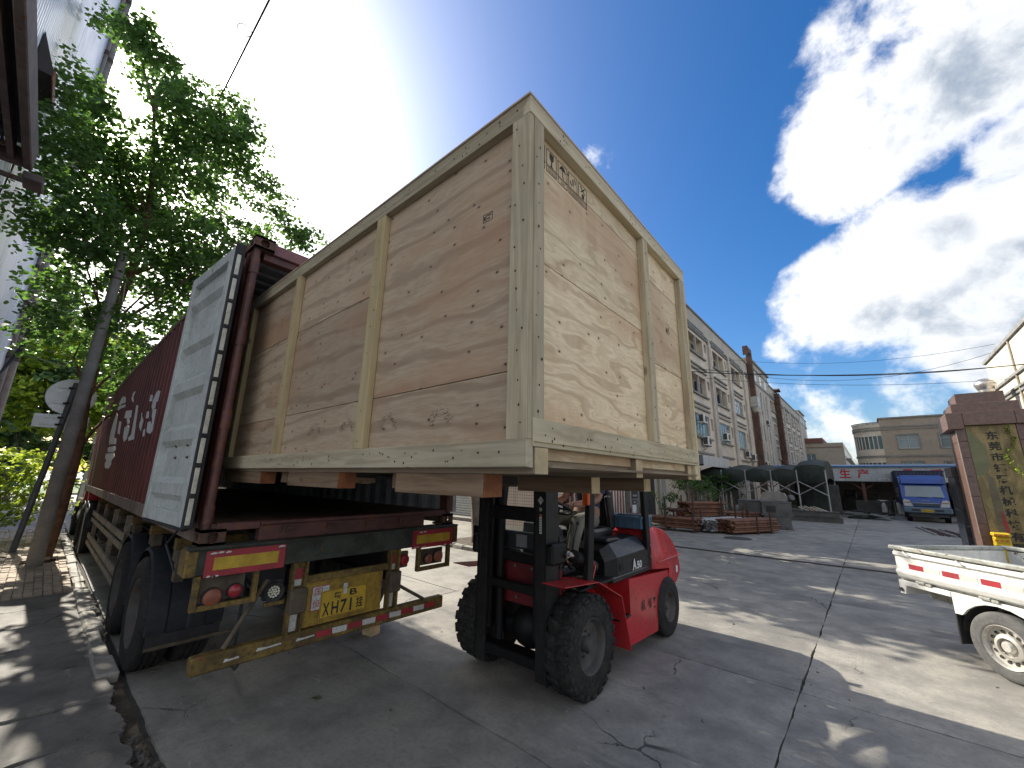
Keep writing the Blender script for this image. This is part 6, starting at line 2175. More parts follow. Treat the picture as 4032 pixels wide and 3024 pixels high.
# green mesh fence beyond the street
fe = thing('mesh_fence', 'green wire mesh fence on posts along the far side of the street', 'fence', (-46.6, 2.0, 0.08))
M_GRN = paint('fence_green', (0.02, 0.14, 0.09), 0.5, var=0.15, dirt=0.2, scale=3)
for k in range(11):
    y = -12 + k * 2.6
    part('fence_post', MB().box(-46.65, -46.59, y - 0.03, y + 0.03, 0.05, 1.9), M_GRN, fe)
mb = MB()
for k in range(110):
    y = -12 + k * 0.236
    mb.box(-46.622, -46.616, y - 0.006, y + 0.006, 0.15, 1.8)
for k in range(9):
    mb.box(-46.628, -46.6225, -12, 14, 0.18 + k * 0.2, 0.192 + k * 0.2)
wm = part('wire_mesh', mb, M_GRN, fe)
wm['kind'] = 'stuff'
# red crane-like frame glimpsed between the trees
rf_ = thing('red_frame', 'orange-red steel frame seen through the trees at far left', 'frame', (-38, -4.8, 0.0))
for k in range(5):
    part('cross_tube', MB().cyl((-38.0, -6.4, 8.0 + k * 0.16), (-38.0, -3.5, 8.35 + k * 0.16), 0.04, n=8), paint('frame_orange', (0.45, 0.07, 0.03), 0.5), rf_)
for y in (-6.3, -5.0, -3.6):
    part('upright', MB().cyl((-38.0, y, -0.04), (-38.0, y, 8.9), 0.06, n=8), paint('frame_orange', (0.45, 0.07, 0.03), 0.5), rf_)

# ------------------------------------------------------------------ pole, sign
M_POLE = concrete('pole_concrete', (0.27, 0.25, 0.225), (0.17, 0.16, 0.145), 0.35)
ps = thing('utility_pole', 'leaning grey concrete pole with a broken-off top on the brick pavement', 'pole', (-12.1, 0.23, 0.0))
part('shaft', MB().tube([(-12.1, 0.23, -0.02), (-12.1, 0.245, 2.2), (-12.1, 0.275, 4.4), (-12.1, 0.31, 6.67)], [0.118, 0.108, 0.096, 0.084], 20), M_POLE, ps)
part('band', MB().ring((-12.1, 0.288, 5.98), (-12.1, 0.289, 6.02), 0.098, 0.088, 20), M_TDIRT, ps)
part('hook', MB().tube([(-12.1, 0.40, 6.0), (-12.1, 0.52, 5.98), (-12.1, 0.56, 6.06)], 0.016, 6), M_TDIRT, ps)
part('guy_wire', MB().tube([(-12.1, 0.45, 6.0), (-12.15, 0.62, 3.8), (-12.3, 0.74, 1.2), (-12.3, 0.78, 0.2)], 0.007, 5), paint('wire_pale', (0.42, 0.42, 0.38), 0.5), ps)
part('tie_wire', MB().tube([(-12.1, 0.14, 6.05), (-12.1, 0.42, 6.14), (-12.1, 0.48, 6.02)], 0.008, 5), paint('wire_pale', (0.42, 0.42, 0.38), 0.5), ps)

M_SIGNB = paint('sign_back_alu', (0.50, 0.52, 0.55), 0.35, 0.6, var=0.06, dirt=0.15, scale=3)
M_SPOST = paint('post_bluegrey', (0.11, 0.125, 0.15), 0.5, 0.3, var=0.15, dirt=0.3, scale=4)
sg = thing('traffic_sign', 'grey backs of a round and a rectangular traffic sign on one leaning post', 'traffic sign', (-14.5, -0.10, 0.02))
part('post', MB().tube([(-14.5, -0.10, 0.0), (-14.5, 0.04, 1.9), (-14.5, 0.17, 3.92)], 0.055, 14), M_SPOST, sg)
dsc = part('disc', MB().lathe([(0.001, 0.0), (0.43, 0.0), (0.44, 0.012), (0.43, 0.02), (0.001, 0.02)], (-14.58, 0.15, 3.58), (-1, 0, 0), 40), M_SIGNB, sg)
rc = part('plate', MB().box(-14.60, -14.58, -0.37, 0.55, 2.80, 3.12, 0.008), M_SIGNB, sg)
for (z, w, pr_) in ((3.78, 0.26, dsc), (3.40, 0.36, dsc), (3.05, 0.33, rc), (2.88, 0.40, rc)):
    yc = 0.14
    part('rail', MB().box(-14.579, -14.55, yc - w, yc + w, z - 0.02, z + 0.02, 0.004), M_SIGNB, pr_)
    part('clamp', MB().ring((-14.5, 0.12 - (3.7 - z) * 0.07, z - 0.02), (-14.5, 0.12 - (3.7 - z) * 0.07, z + 0.02), 0.068, 0.05, 14), M_TDARK, pr_)

# overhead cable over the container, with a small slack loop
cb_ = thing('overhead_cable', 'dark overhead cable with a small slack loop running above the container', 'cable', (-12, 1.5, 13.0))
part('line', MB().tube([(-16.5, 1.42, 12.9), (-12.7, 1.47, 13.0), (-9.4, 1.5, 13.0), (-4, 1.55, 13.05), (6, 1.6, 13.4)], 0.022, 6), M_RUBBER, cb_)
lp = [(-10.6 + 0.16 * math.cos(a) - 0.02, 1.49 - 0.16 - 0.16 * math.sin(a), 13.0) for a in [i * PI / 6 for i in range(13)]]
part('loop', MB().tube(lp, 0.013, 5), M_RUBBER, cb_)

# thin wires, far left
wires = thing('wire_span', 'thin pale wires sagging from the metal clad building into the trees', 'wires', (-20, -1.5, 6.0))
for k in range(6):
    z = 6.3 + k * 0.42
    part('wire', MB().tube([(-24.6, -1.75, z), (-24.0, 0.6, z - 0.5), (-23.0, 3.5, z - 0.8), (-22.0, 8.0, z - 0.4)], 0.012, 4), paint('wire_grey', (0.2, 0.2, 0.2), 0.6), wires)
part('bracket', MB().cyl((-24.6, -1.75, 5.6), (-24.3, -1.55, 9.2), 0.02, n=6), paint('wire_grey', (0.2, 0.2, 0.2), 0.6), wires)
dcb = thing('cable_bundle', 'black cable bundle hanging off the corner of the metal clad building', 'cables', (-21, -1.3, 4.5))
for k in range(3):
    d = k * 0.04
    part('cable', MB().tube([(-16.0, -1.52, 3.4 + d), (-18.5, -1.45, 4.0 + d), (-20.0, -1.2 + d, 5.6), (-20.1, -1.15 + d, 6.4), (-19.9, -1.3 + d, 7.0), (-19.0, -1.5, 7.1 + d)], 0.028, 6), M_RUBBER, dcb)

# ------------------------------------------------------------------ metal clad building on the left
def cladding_mat():
    m = NT('ribbed_metal_cladding')
    w = m.world()
    n1 = m.noise(w, 0.5, 4.0, 0.6)
    n2 = m.noise(m.mapv(w, (5.0, 5.0, 0.25)), 1.0, 4.0, 0.6)
    c = m.mix(m.rng(n1, 0.3, 0.7), (0.55, 0.58, 0.62), (0.70, 0.72, 0.76))
    c = m.mix(m.rng(n2, 0.55, 0.75, 0.0, 0.55), c, (0.20, 0.16, 0.14))
    m.bsdf(c, m.math('MULTIPLY_ADD', n2, 0.25, 0.22), 0.5, m.bump(n2, 0.1, 0.01), 0.5)
    MATS['cladding'] = m.mat
    return m.mat


M_CLAD = cladding_mat()
lb = thing('metal_clad_building', 'tall building clad in ribbed grey metal sheet with downpipes, at the left edge', 'building', (-14, -4, 0))
BY = -1.62
BX0, BX1, BH = -25.0, -5.2, 34.0
vs, fs = [], []
xs = []
x = BX0
while x < BX1:
    xs += [(x, 0), (x + 0.09, 0), (x + 0.115, 0.022), (x + 0.155, 0.022), (x + 0.18, 0)]
    x += 0.18
for q, d in xs:
    vs += [(q, BY + d, -0.03), (q, BY + d, BH)]
for i in range(len(xs) - 1):
    if xs[i + 1][0] - xs[i][0] > 1e-6:
        fs.append((2 * i, 2 * i + 2, 2 * i + 3, 2 * i + 1))
part('ribbed_wall', MB().add(vs, fs), M_CLAD, lb)
part('core', MB().box(BX0 + 0.05, BX1 - 0.1, BY - 8, BY - 0.02, -0.04, BH), M_CLAD, lb)
for (x, r) in ((BX0 + 0.9, 0.10), (BX0 + 2.3, 0.14), (BX0 + 2.75, 0.06)):
    dp = part('downpipe', MB().cyl((x, BY + 0.06 + r, -0.02), (x, BY + 0.06 + r, BH), r, n=12), paint('pipe_grey_brown', (0.23, 0.215, 0.20), 0.6, var=0.2, dirt=0.3), lb)
    for k in range(9):
        part('pipe_collar', MB().cyl((x, BY + 0.06 + r, 2.2 + 3.4 * k), (x, BY + 0.06 + r, 2.42 + 3.4 * k), r + 0.018, n=12), M_TDIRT, dp)
part('service_duct', MB().box(BX0 + 1.15, BX0 + 1.75, BY + 0.025, BY + 0.28, -0.02, BH), paint('duct_brown', (0.12, 0.10, 0.09), 0.7), lb)
part('loose_wire', MB().tube([(-9.5, BY + 0.05, 3.8), (-12.4, BY + 0.05, 7.4), (-12.7, BY + 0.05, 8.6)], 0.012, 5), M_RUBBER, lb)
# small red and brown window hood on the wall
wh = part('window_hood', MB().prism([(0, 0), (0.26, 0.0), (0.26, 0.10), (0, 0.9)], (-12.6, BY + 0.03, 9.5), (0, 1, 0), (0, 0, 1), (1.35, 0, 0)), paint('hood_brown', (0.05, 0.042, 0.038), 0.7), lb)
part('hood_fascia', MB().box(-12.61, -11.24, BY + 0.292, BY + 0.312, 9.42, 9.64), paint('hood_red', (0.28, 0.07, 0.055), 0.6), wh)
# dark lattice awning overhead
aw = thing('lattice_awning', 'dark awning with a lattice underside and brown edge beam, top left corner', 'awning', (-3.5, -1.2, 5.2))
M_AWB = paint('awning_brown', (0.14, 0.105, 0.09), 0.7, var=0.25, dirt=0.4, scale=4, rust=0.3)
M_AWD = paint('awning_dark', (0.030, 0.036, 0.045), 0.7, var=0.3, dirt=0.3, scale=4)
ax0, ax1, ay0, ay1, az = -6.85, -2.6, -1.55, -0.72, 5.25
part('edge_beam', MB().box(ax0, ax1, ay1 - 0.07, ay1, az - 0.06, az + 0.22, 0.01), M_AWB, aw)
part('edge_beam', MB().box(ax0, ax0 + 0.07, ay0, ay1 - 0.071, az - 0.06, az + 0.16, 0.01), M_AWB, aw)
part('inner_beam', MB().box(ax0 + 0.071, ax1, ay1 - 0.19, ay1 - 0.14, az - 0.02, az + 0.12), M_AWB, aw)
part('sheet', MB().box(ax0, ax1, ay0, ay1 - 0.02, az + 0.23, az + 0.25), M_AWD, aw)
for k in range(13):
    x = ax0 + 0.2 + k * 0.31
    part('cross_bar', MB().box(x, x + 0.035, ay0, ay1 - 0.191, az + 0.02, az + 0.07), M_AWD if k % 3 else M_AWB, aw)
for k in range(5):
    y = ay0 + 0.1 + k * 0.12
    part('long_bar', MB().box(ax0 + 0.071, ax1, y, y + 0.02, az + 0.085, az + 0.12), M_AWD, aw)
part('bracket', MB().box(ax0 - 0.25, ax0 - 0.21, ay0, ay1 + 0.02, az - 0.12, az - 0.07), M_AWB, aw)
part('bracket_foot', MB().box(ax0 - 0.30, ax0 - 0.001, ay1 - 0.06, ay1 + 0.10, az - 0.16, az - 0.07, 0.01), M_AWB, aw)
for (x, y) in ((-4.6, -1.05), (-5.2, -1.0), (-5.6, -0.98), (-6.3, -0.97)):
    part('water_bulb', MB().sphere((x, y, az - 0.04), 0.022, 8, 6, (0.6, 0.6, 2.0)), M_STICK, aw)
part('hose', MB().tube([(-4.7, -1.1, az), (-5.0, -1.0, az - 0.05), (-5.5, -1.1, az + 0.02), (-6.0, -1.3, az)], 0.03, 6), paint('hose_green', (0.10, 0.15, 0.14), 0.6), aw)

# ------------------------------------------------------------------ street trees hidden behind the crate: their trunk shows, their crowns shade the yard
t4 = thing('street_tree', 'slim grey tree trunk in the kerbed bed between trailer and forklift', 'tree', (-8.76, 8.57, 0.03))
cl = []
r_ = random.Random(71)
for k in range(46):
    a, d = r_.uniform(0, 2 * PI), 2.9 * math.sqrt(r_.random())
    cl.append((-9.3 + 1.0 * math.cos(a) * d, 10.3 + math.sin(a) * d * 1.15, 4.0 + 4.6 * r_.random(), r_.uniform(0.7, 1.0)))
limbs('trunk', [(-8.76, 8.57, 0.0), (-8.72, 8.57, 0.25), (-8.80, 8.56, 0.9), (-8.95, 8.56, 1.6), (-9.1, 8.8, 2.8), (-9.2, 9.3, 4.2), (-9.3, 9.8, 6.0)], cl[::3], 0.20, M_BARK, t4, 3, 0.4, 10)
leaves('crown', cl, 340, 0.16, M_LEAF, t4, 77)
bed = thing('planting_bed', loc=(-8.3, 8.3, 0.0), kind='structure')
mb = MB()
for k in range(9):
    y = 7.62 + k * 0.42
    part('kerb_stone', MB().box(-7.42, -7.26, y, y + 0.41, -0.03, 0.10, 0.02).jitter(0.015, k), M_KERB, bed)
for k in range(5):
    x = -7.44 - k * 0.42
    part('kerb_stone', MB().box(x - 0.41, x, 7.58, 7.74, -0.03, 0.10, 0.02).jitter(0.015, 20 + k), M_KERB, bed)
part('bed_soil', MB().box(-9.6, -7.43, 7.75, 11.3, -0.03, 0.045), M_SOIL, bed)
wd = leaves('weeds', [(-8.0 + r_.uniform(-0.5, 0.4), 7.95 + r_.uniform(-0.2, 0.5), 0.09, 0.16) for k in range(16)], 420, 0.035, M_LEAF2, bed, 91)
wd['kind'] = 'stuff'


# ------------------------------------------------------------------ white mini truck at the right edge
M_PWHITE = paint('pickup_white', (0.66, 0.66, 0.635), 0.38, var=0.05, dirt=0.25, dirtcol=(0.28, 0.26, 0.22), scale=2.4, rust=0.04, streak=0.25, spec=0.55)
M_PGALV = paint('bed_galv', (0.36, 0.37, 0.34), 0.6, 0.2, var=0.25, dirt=0.5, dirtcol=(0.12, 0.105, 0.08), scale=4, rust=0.25)
M_PRIM = paint('wheel_silver', (0.52, 0.50, 0.46), 0.45, 0.4, var=0.12, dirt=0.4, dirtcol=(0.18, 0.14, 0.10), scale=6, rust=0.1)
M_TYREG = paint('tyre_dusty', (0.085, 0.085, 0.085), 0.9, var=0.25, dirt=0.5, dirtcol=(0.15, 0.14, 0.12), scale=5)
pk = thing('pickup_truck', 'white mini truck with dropside bed and red reflectors, cut by the right edge', 'pickup truck', (0.78, 6.51, 0.0), math.radians(-45), local=True)
# local frame: x forward along the truck, y to its far side, wheel centre of the near rear wheel at x = 0
X0, X1 = -1.0, 1.75
YW = 1.56
# near side panel: pressed section pushed along x
def side_section(y, s):
    return [(y, 0.745), (y - s * 0.012, 0.76), (y - s * 0.028, 0.80), (y - s * 0.030, 0.825), (y - s * 0.008, 0.845), (y - s * 0.008, 0.985), (y - s * 0.03, 1.005), (y - s * 0.030, 1.035), (y - s * 0.004, 1.05),
            (y + s * 0.03, 1.05), (y + s * 0.03, 0.745)]


for (y, s) in ((0.0, 1), (YW, -1)):
    mb = MB().prism(side_section(y, s), (X0 + 0.05, 0, 0), (0, 1, 0), (0, 0, 1), (X1 - X0 - 0.08, 0, 0))
    sp = part('side_panel', mb, M_PWHITE, pk)
    part('top_rail', MB().box(X0, X1, y - s * 0.034, y + s * 0.045, 1.062, 1.108, 0.010), M_PGALV, sp)
    part('rail_gap', MB().box(X0 + 0.05, X1 - 0.03, y - s * 0.0, y + s * 0.028, 1.0505, 1.0615), M_TDARK, sp)
    for k in range(5):
        x = X0 + 0.20 + k * 0.56
        part('rope_hook', MB().cyl((x, y - s * 0.03, 1.045), (x, y - s * 0.05, 1.05), 0.011, n=8).tube([(x, y - s * 0.05, 1.055), (x + 0.02, y - s * 0.055, 1.035), (x + 0.045, y - s * 0.05, 1.03)], 0.007, 6), M_PWHITE, sp)
    if s > 0:
        for k in range(5):
            x = X0 + 0.20 + k * 0.36
            w = 0.165
            part('reflector', MB().box(x, x + w, y - 0.0295, y - 0.0285, 0.858, 0.918) if False else MB().box(x, x + w, y - 0.0105, y - 0.0085, 0.862, 0.918), M_REFR, sp)
            part('reflector_white', MB().box(x + w + 0.002, x + w + 0.17, y - 0.0105, y - 0.0085, 0.862, 0.918), paint('reflector_grey', (0.50, 0.51, 0.48), 0.5, var=0.05, dirt=0.25), sp)
    for k in range(4):
        x = X0 + 0.25 + k * 0.62
        part('hinge', MB().box(x, x + 0.10, y - s * 0.018, y + s * 0.01, 0.715, 0.742, 0.004).box(x + 0.10, x + 0.16, y - s * 0.010, y + s * 0.005, 0.71, 0.735), M_PGALV, sp)
# tailgate and bed
part('tailgate', MB().box(X0, X0 + 0.035, 0.036, YW - 0.036, 0.74, 1.055, 0.006).box(X0 - 0.012, X0 - 0.0005, 0.10, YW - 0.1, 0.80, 0.86).box(X0 - 0.012, X0 - 0.0005, 0.10, YW - 0.1, 0.95, 1.01), M_PWHITE, pk)
part('tailgate_rail', MB().box(X0 - 0.004, X0 + 0.05, 0.05, YW - 0.05, 1.058, 1.104, 0.010), M_PGALV, pk)
part('bed_floor', MB().box(X0 + 0.04, X1, 0.035, YW - 0.035, 0.72, 0.745), M_PGALV, pk)
for k in range(6):
    part('bed_rib', MB().box(X0 + 0.05, X1 - 0.02, 0.14 + k * 0.25, 0.20 + k * 0.25, 0.7455, 0.757), M_PGALV, pk)
part('wheel_box', MB().box(-0.42, 0.42, 0.036, 0.20, 0.7575, 0.84, 0.03), M_PGALV, pk)
part('headboard', MB().box(X1 + 0.005, X1 + 0.04, 0.02, YW - 0.02, 0.745, 1.25, 0.006).box(X1 + 0.0, X1 + 0.045, 0.02, 0.06, 1.251, 1.65).box(X1 + 0.0, X1 + 0.045, YW - 0.06, YW - 0.02, 1.251, 1.65).box(X1 + 0.0, X1 + 0.045, 0.02, YW - 0.02, 1.651, 1.70), M_PWHITE, pk)
# sills, wheel arch skirt
part('sill', MB().box(X0 + 0.08, -0.402, 0.0, 0.035, 0.655, 0.712, 0.006), M_PWHITE, pk)
part('sill', MB().box(0.402, X1, 0.0, 0.035, 0.655, 0.712, 0.006), M_PWHITE, pk)
ap = []
for i in range(13):
    a = PI * i / 12
    ap.append((-math.cos(a) * 0.385, 0.33 + math.sin(a) * 0.345))
arch = MB().prism([(-0.40, 0.50), (-0.40, 0.7125)] + [(0.40, 0.7125), (0.40, 0.50)] + [(q[0], q[1]) for q in reversed(ap) if q[1] > 0.49], (0, 0.004, 0), (1, 0, 0), (0, 0, 1), (0, 0.03, 0))
part('wheel_arch', arch, M_PWHITE, pk)
vs, fs = [], []
for i in range(13):
    a = PI * i / 12
    for y in (0.036, 0.36):
        vs.append((-math.cos(a) * 0.385, y, 0.33 + math.sin(a) * 0.345))
for i in range(12):
    fs.append((2 * i, 2 * i + 1, 2 * i + 3, 2 * i + 2))
part('arch_liner', MB().add(vs, fs, True), M_TDARK, pk)
part('mud_flap', MB().box(-0.415, -0.395, 0.01, 0.28, 0.20, 0.50, 0.004), M_RUBBER, pk)
part('chassis_rail', MB().box(X0 + 0.05, 2.9, 0.36, 0.44, 0.50, 0.66).box(X0 + 0.05, 2.9, YW - 0.44, YW - 0.36, 0.50, 0.66), M_PGALV, pk)
rb_ = MB().prism([(0, 0.56), (0, 0.715), (0.10, 0.715), (0.06, 0.56)], (X0 + 0.03, 0.004, 0), (1, 0, 0), (0, 0, 1), (0, YW - 0.01, 0))
part('rear_apron', rb_, M_PWHITE, pk)
part('lamp_socket', MB().cyl((X0 + 0.05, 0.0025, 0.605), (X0 + 0.05, -0.012, 0.605), 0.022, n=14), M_TDARK, pk)
part('leaf_spring', MB().tube([(-0.62, 0.40, 0.50), (-0.3, 0.40, 0.40), (0, 0.40, 0.36), (0.3, 0.40, 0.40), (0.6, 0.40, 0.52)], 0.025, 6), M_TDIRT, pk)
part('exhaust', MB().tube([(-0.75, 0.62, 0.40), (-0.4, 0.62, 0.45), (0.4, 0.6, 0.5)], 0.025, 8), M_TDIRT, pk)
part('axle', MB().cyl((0, 0.1, 0.31), (0, YW - 0.1, 0.31), 0.05, n=10).sphere((0, YW / 2, 0.31), 0.12, 12, 8), M_TDIRT, pk)


def steel_wheel(parent, c, axis, r, w, rim_r, holes=14):
    ax = Vector(axis).normalized()
    ty = wheel_parts(parent, c, ax, r, w, rim_r, M_TYREG, M_PRIM, 5, 0, 0.035, 0.05)
    u = Vector((0, 0, 1))
    s = ax.cross(u).normalized()
    for k in range(holes):
        a = 2 * PI * k / holes
        p = Vector(c) + (s * math.cos(a) + u * math.sin(a)) * rim_r * 0.745 + ax * (w * 0.40 - 0.026)
        part('rim_hole', MB().cyl(p - ax * 0.004, p + ax * 0.007, 0.0155, n=10), M_TDARK, ty)
    part('dish_ring', MB().lathe([(rim_r * 0.66, w * 0.40 - 0.03), (rim_r * 0.60, w * 0.40 - 0.006), (rim_r * 0.45, w * 0.40 + 0.004), (rim_r * 0.42, w * 0.40 - 0.02)], c, ax, 36), M_PRIM, ty)
    return ty


steel_wheel(pk, (0, 0.085, 0.31), (0, -1, 0), 0.31, 0.175, 0.185)
steel_wheel(pk, (0, YW - 0.085, 0.31), (0, 1, 0), 0.31, 0.175, 0.185)
steel_wheel(pk, (2.75, 0.085, 0.31), (0, -1, 0), 0.31, 0.175, 0.185)
steel_wheel(pk, (2.75, YW - 0.085, 0.31), (0, 1, 0), 0.31, 0.175, 0.185)
cabp = [(X1 + 0.08, 0.50), (X1 + 0.08, 1.55), (X1 + 0.20, 1.85), (X1 + 0.95, 1.86), (X1 + 1.45, 1.15), (X1 + 1.75, 0.95), (X1 + 1.80, 0.45)]
cb2 = part('cab', MB().prism(cabp, (0, 0.01, 0), (1, 0, 0), (0, 0, 1), (0, YW - 0.02, 0)), M_PWHITE, pk)
part('door_window', MB().prism([(X1 + 0.25, 1.2), (X1 + 0.30, 1.72), (X1 + 0.9, 1.74), (X1 + 1.28, 1.2)], (0, 0.004, 0), (1, 0, 0), (0, 0, 1), (0, 0.0055, 0)), glass('cab_glass'), cb2)
part('windscreen', MB().obox((X1 + 1.215, YW / 2, 1.5), (0.576, 0, -0.817), (0, 1, 0), (0.817, 0, 0.576), 0.72, YW - 0.25, 0.01), glass('cab_glass'), cb2)
part('rear_window', MB().box(X1 + 0.074, X1 + 0.0795, 0.3, YW - 0.3, 1.3, 1.55), glass('cab_glass'), cb2)

# ------------------------------------------------------------------ gate pillar with the company plaque
M_GRAN = paint('granite_red', (0.150, 0.088, 0.070), 0.28, var=0.22, dirt=0.35, dirtcol=(0.09, 0.045, 0.035), scale=14, bump=0.02, streak=0.3)
M_GRAND = paint('granite_dark', (0.055, 0.056, 0.060), 0.22, var=0.3, dirt=0.35, dirtcol=(0.11, 0.105, 0.10), scale=5, bump=0.02, streak=0.3)
PYF = 13.0
gp = thing('gate_pillar', 'red granite gate pillar with stepped cap and a brass name plaque in black characters', 'gate pillar', (2.35, 13.6, 0.0))
px0, px1 = 1.57, 3.15
part('core', MB().box(px0 + 0.05, px1, PYF + 0.05, PYF + 1.1, 0.0, 3.13), M_GRAN, gp)
zc = [0.0, 0.55, 1.1, 1.65, 2.05, 2.45, 2.80, 3.13]
for k in range(len(zc) - 1):
    z0, z1 = zc[k] + 0.003, zc[k + 1] - 0.003
    part('granite_panel', MB().box(px0, px0 + 0.135, PYF - 0.008, PYF + 0.049, z0, z1, 0.003), M_GRAN, gp)
    part('granite_panel', MB().box(px0 - 0.0, px0 + 0.0495, PYF + 0.0495, PYF + 1.1, z0, z1, 0.003), M_GRAN, gp)
    part('granite_panel', MB().box(2.42, px1, PYF - 0.008, PYF + 0.049, z0, z1, 0.003), M_GRAN, gp)
xs = [1.44, 1.69, 2.42, 3.27]
for k in range(3):
    part('cap_slab', MB().box(xs[k] + 0.002, xs[k + 1] - 0.002, PYF - 0.14, PYF + 1.2, 3.13 if k else 3.06, 3.41, 0.004), M_GRAN, gp)
part('cap_slab', MB().box(1.56, 2.53, PYF - 0.06, PYF + 1.1, 3.412, 3.61, 0.004), M_GRAN, gp)
part('cap_slab', MB().box(1.665, 2.375, PYF + 0.0, PYF + 1.0, 3.612, 3.84, 0.004), M_GRAN, gp)
# small stone border pieces down the open side
for k in range(9):
    z = 0.9 + k * 0.24
    part('edge_strip', MB().box(px0 - 0.012, px0 - 0.001, PYF - 0.012, PYF + 0.02, z, z + 0.235), paint('edge_pale', (0.42, 0.36, 0.31), 0.5), gp)


def brass_mat():
    m = NT('plaque_brass')
    o = m.world()
    s = m.sep(o)
    n = m.noise(m.comb(m.math('MULTIPLY', s[0], 2.2), 0.0, m.math('MULTIPLY', s[2], 0.9)), 2.2, 4.0, 0.55, 1.2)
    ln = m.math('SINE', m.math('MULTIPLY', m.math('ADD', m.math('MULTIPLY', n, 9.0), m.math('MULTIPLY', s[2], 2.5)), 14.0))
    c = m.mix(m.rng(n, 0.35, 0.65), (0.15, 0.115, 0.045), (0.29, 0.215, 0.095))
    c = m.mix(m.rng(ln, 0.72, 1.0, 0.0, 0.55), c, (0.10, 0.075, 0.035))
    g = m.noise(o, 1.6, 2.0, 0.5)
    c = m.mix(m.rng(g, 0.52, 0.66, 0.0, 0.25), c, (0.15, 0.16, 0.06))
    m.bsdf(c, 0.38, 0.35, m.bump(n, 0.15, 0.01), 0.5)
    return m.mat


plq = part('plaque', MB().box(1.709, 2.416, PYF + 0.0, PYF + 0.046, 0.55, 3.125, 0.004), brass_mat(), gp)
zt = 2.995
for k, ch in enumerate('东莞市钰腾机械科技有限公司'):
    o = part('plaque_character', text_mb(ch, 0.175, 0.178, (1.975, PYF - 0.001, zt - 0.178), (1, 0, 0), (0, 0, 1), 0.002, bold=0.03), M_INK, plq)
    zt -= 0.224
# engraved landscape panel: a round hill and a trunk in relief
part('plaque_relief', MB().prism([(0, 0), (0.16, 0.06), (0.24, 0.28), (0.22, 0.62), (0.10, 0.9), (0, 1.0)], (1.712, PYF - 0.0005, 2.05), (1, 0, 0), (0, 0, 1), (0, 0.0004, 0)), paint('relief_green', (0.15, 0.150, 0.075), 0.4, 0.3, var=0.2, dirt=0.2), plq)
part('plaque_relief', MB().prism([(0, 0), (0.10, 0.0), (0.14, 0.5), (0.12, 1.25), (0.02, 1.4)], (1.83, PYF - 0.0012, 0.75), (1, 0, 0), (0, 0, 1), (0, 0.0006, 0)), paint('relief_brown', (0.14, 0.115, 0.07), 0.5, 0.2, var=0.3, dirt=0.3), plq)
part('plaque_relief', MB().prism([(0, 0), (0.045, 0.02), (0.03, 0.22), (0.0, 0.46), (-0.03, 0.2)], (1.94, PYF - 0.0024, 0.95), (1, 0, 0), (0, 0, 1), (0, 0.0006, 0)), paint('relief_red', (0.30, 0.03, 0.03), 0.5, 0.1), plq)
# creeper hanging in front of the plaque
cv = thing('creeper', 'thin yellow-green creeper trailing down the brass plaque on the gate pillar', 'creeper', (2.28, 12.95, 2.0))
cc_ = [(2.26 + 0.05 * math.sin(k * 0.9) + (0.0 if k < 6 else 0.02 * (k - 5)), 12.93, 3.08 - k * 0.125, 0.055) for k in range(14)]
part('stem', MB().tube([(c[0], c[1], c[2]) for c in cc_], 0.006, 5), M_BARK, cv)
leaves('foliage', cc_, 5200, 0.035, M_LEAF2, cv, 55)
# dark polished wall beside the pillar
dw = thing('gate_wall', 'dark polished stone gate wall standing beside the red pillar', 'wall', (1.66, 14.4, 0.0))
for (z0, z1) in ((0.0, 0.55), (0.553, 0.95), (0.953, 1.30), (1.303, 2.06)):
    part('stone_panel', MB().box(1.515, 1.565, PYF + 1.35, PYF + 2.4, z0 + 0.002, z1 - 0.002, 0.003), M_GRAND, dw)
    part('stone_panel', MB().box(1.5155, 1.90, PYF + 1.30, PYF + 1.349, z0 + 0.002, z1 - 0.002, 0.003), M_GRAND, dw)
part('stone_cap', MB().box(1.49, 1.92, PYF + 1.27, PYF + 2.42, 2.063, 2.30, 0.006), M_GRAND, dw)
# yellow folding barrier box
yb = thing('yellow_barrier', 'shiny yellow plastic barrier box with orange stripes before the gate pillar', 'barrier', (1.82, 12.72, 0.0))
M_YB = paint('barrier_yellow', (0.62, 0.42, 0.015), 0.25, var=0.12, dirt=0.15, scale=4, spec=0.6)
part('body', MB().box(1.70, 1.915, 12.66, 12.86, 0.0, 0.885, 0.02), M_YB, yb)
part('lid', MB().box(1.685, 1.93, 12.645, 12.875, 0.89, 0.965, 0.02), M_YB, yb)
for (z0, z1) in ((0.80, 0.835), (0.90, 0.935)):
    for x in (1.705, 1.775, 1.845):
        part('stripe', MB().box(x, x + 0.04, 12.6575 if z1 < 0.89 else 12.6425, 12.6595 if z1 < 0.89 else 12.6445, z0, z1), paint('barrier_orange', (0.55, 0.11, 0.02), 0.35), yb)
for z in (0.2, 0.5, 0.72):
    part('moulding', MB().box(1.695, 1.92, 12.655, 12.865, z, z + 0.025, 0.008), M_YB, yb)


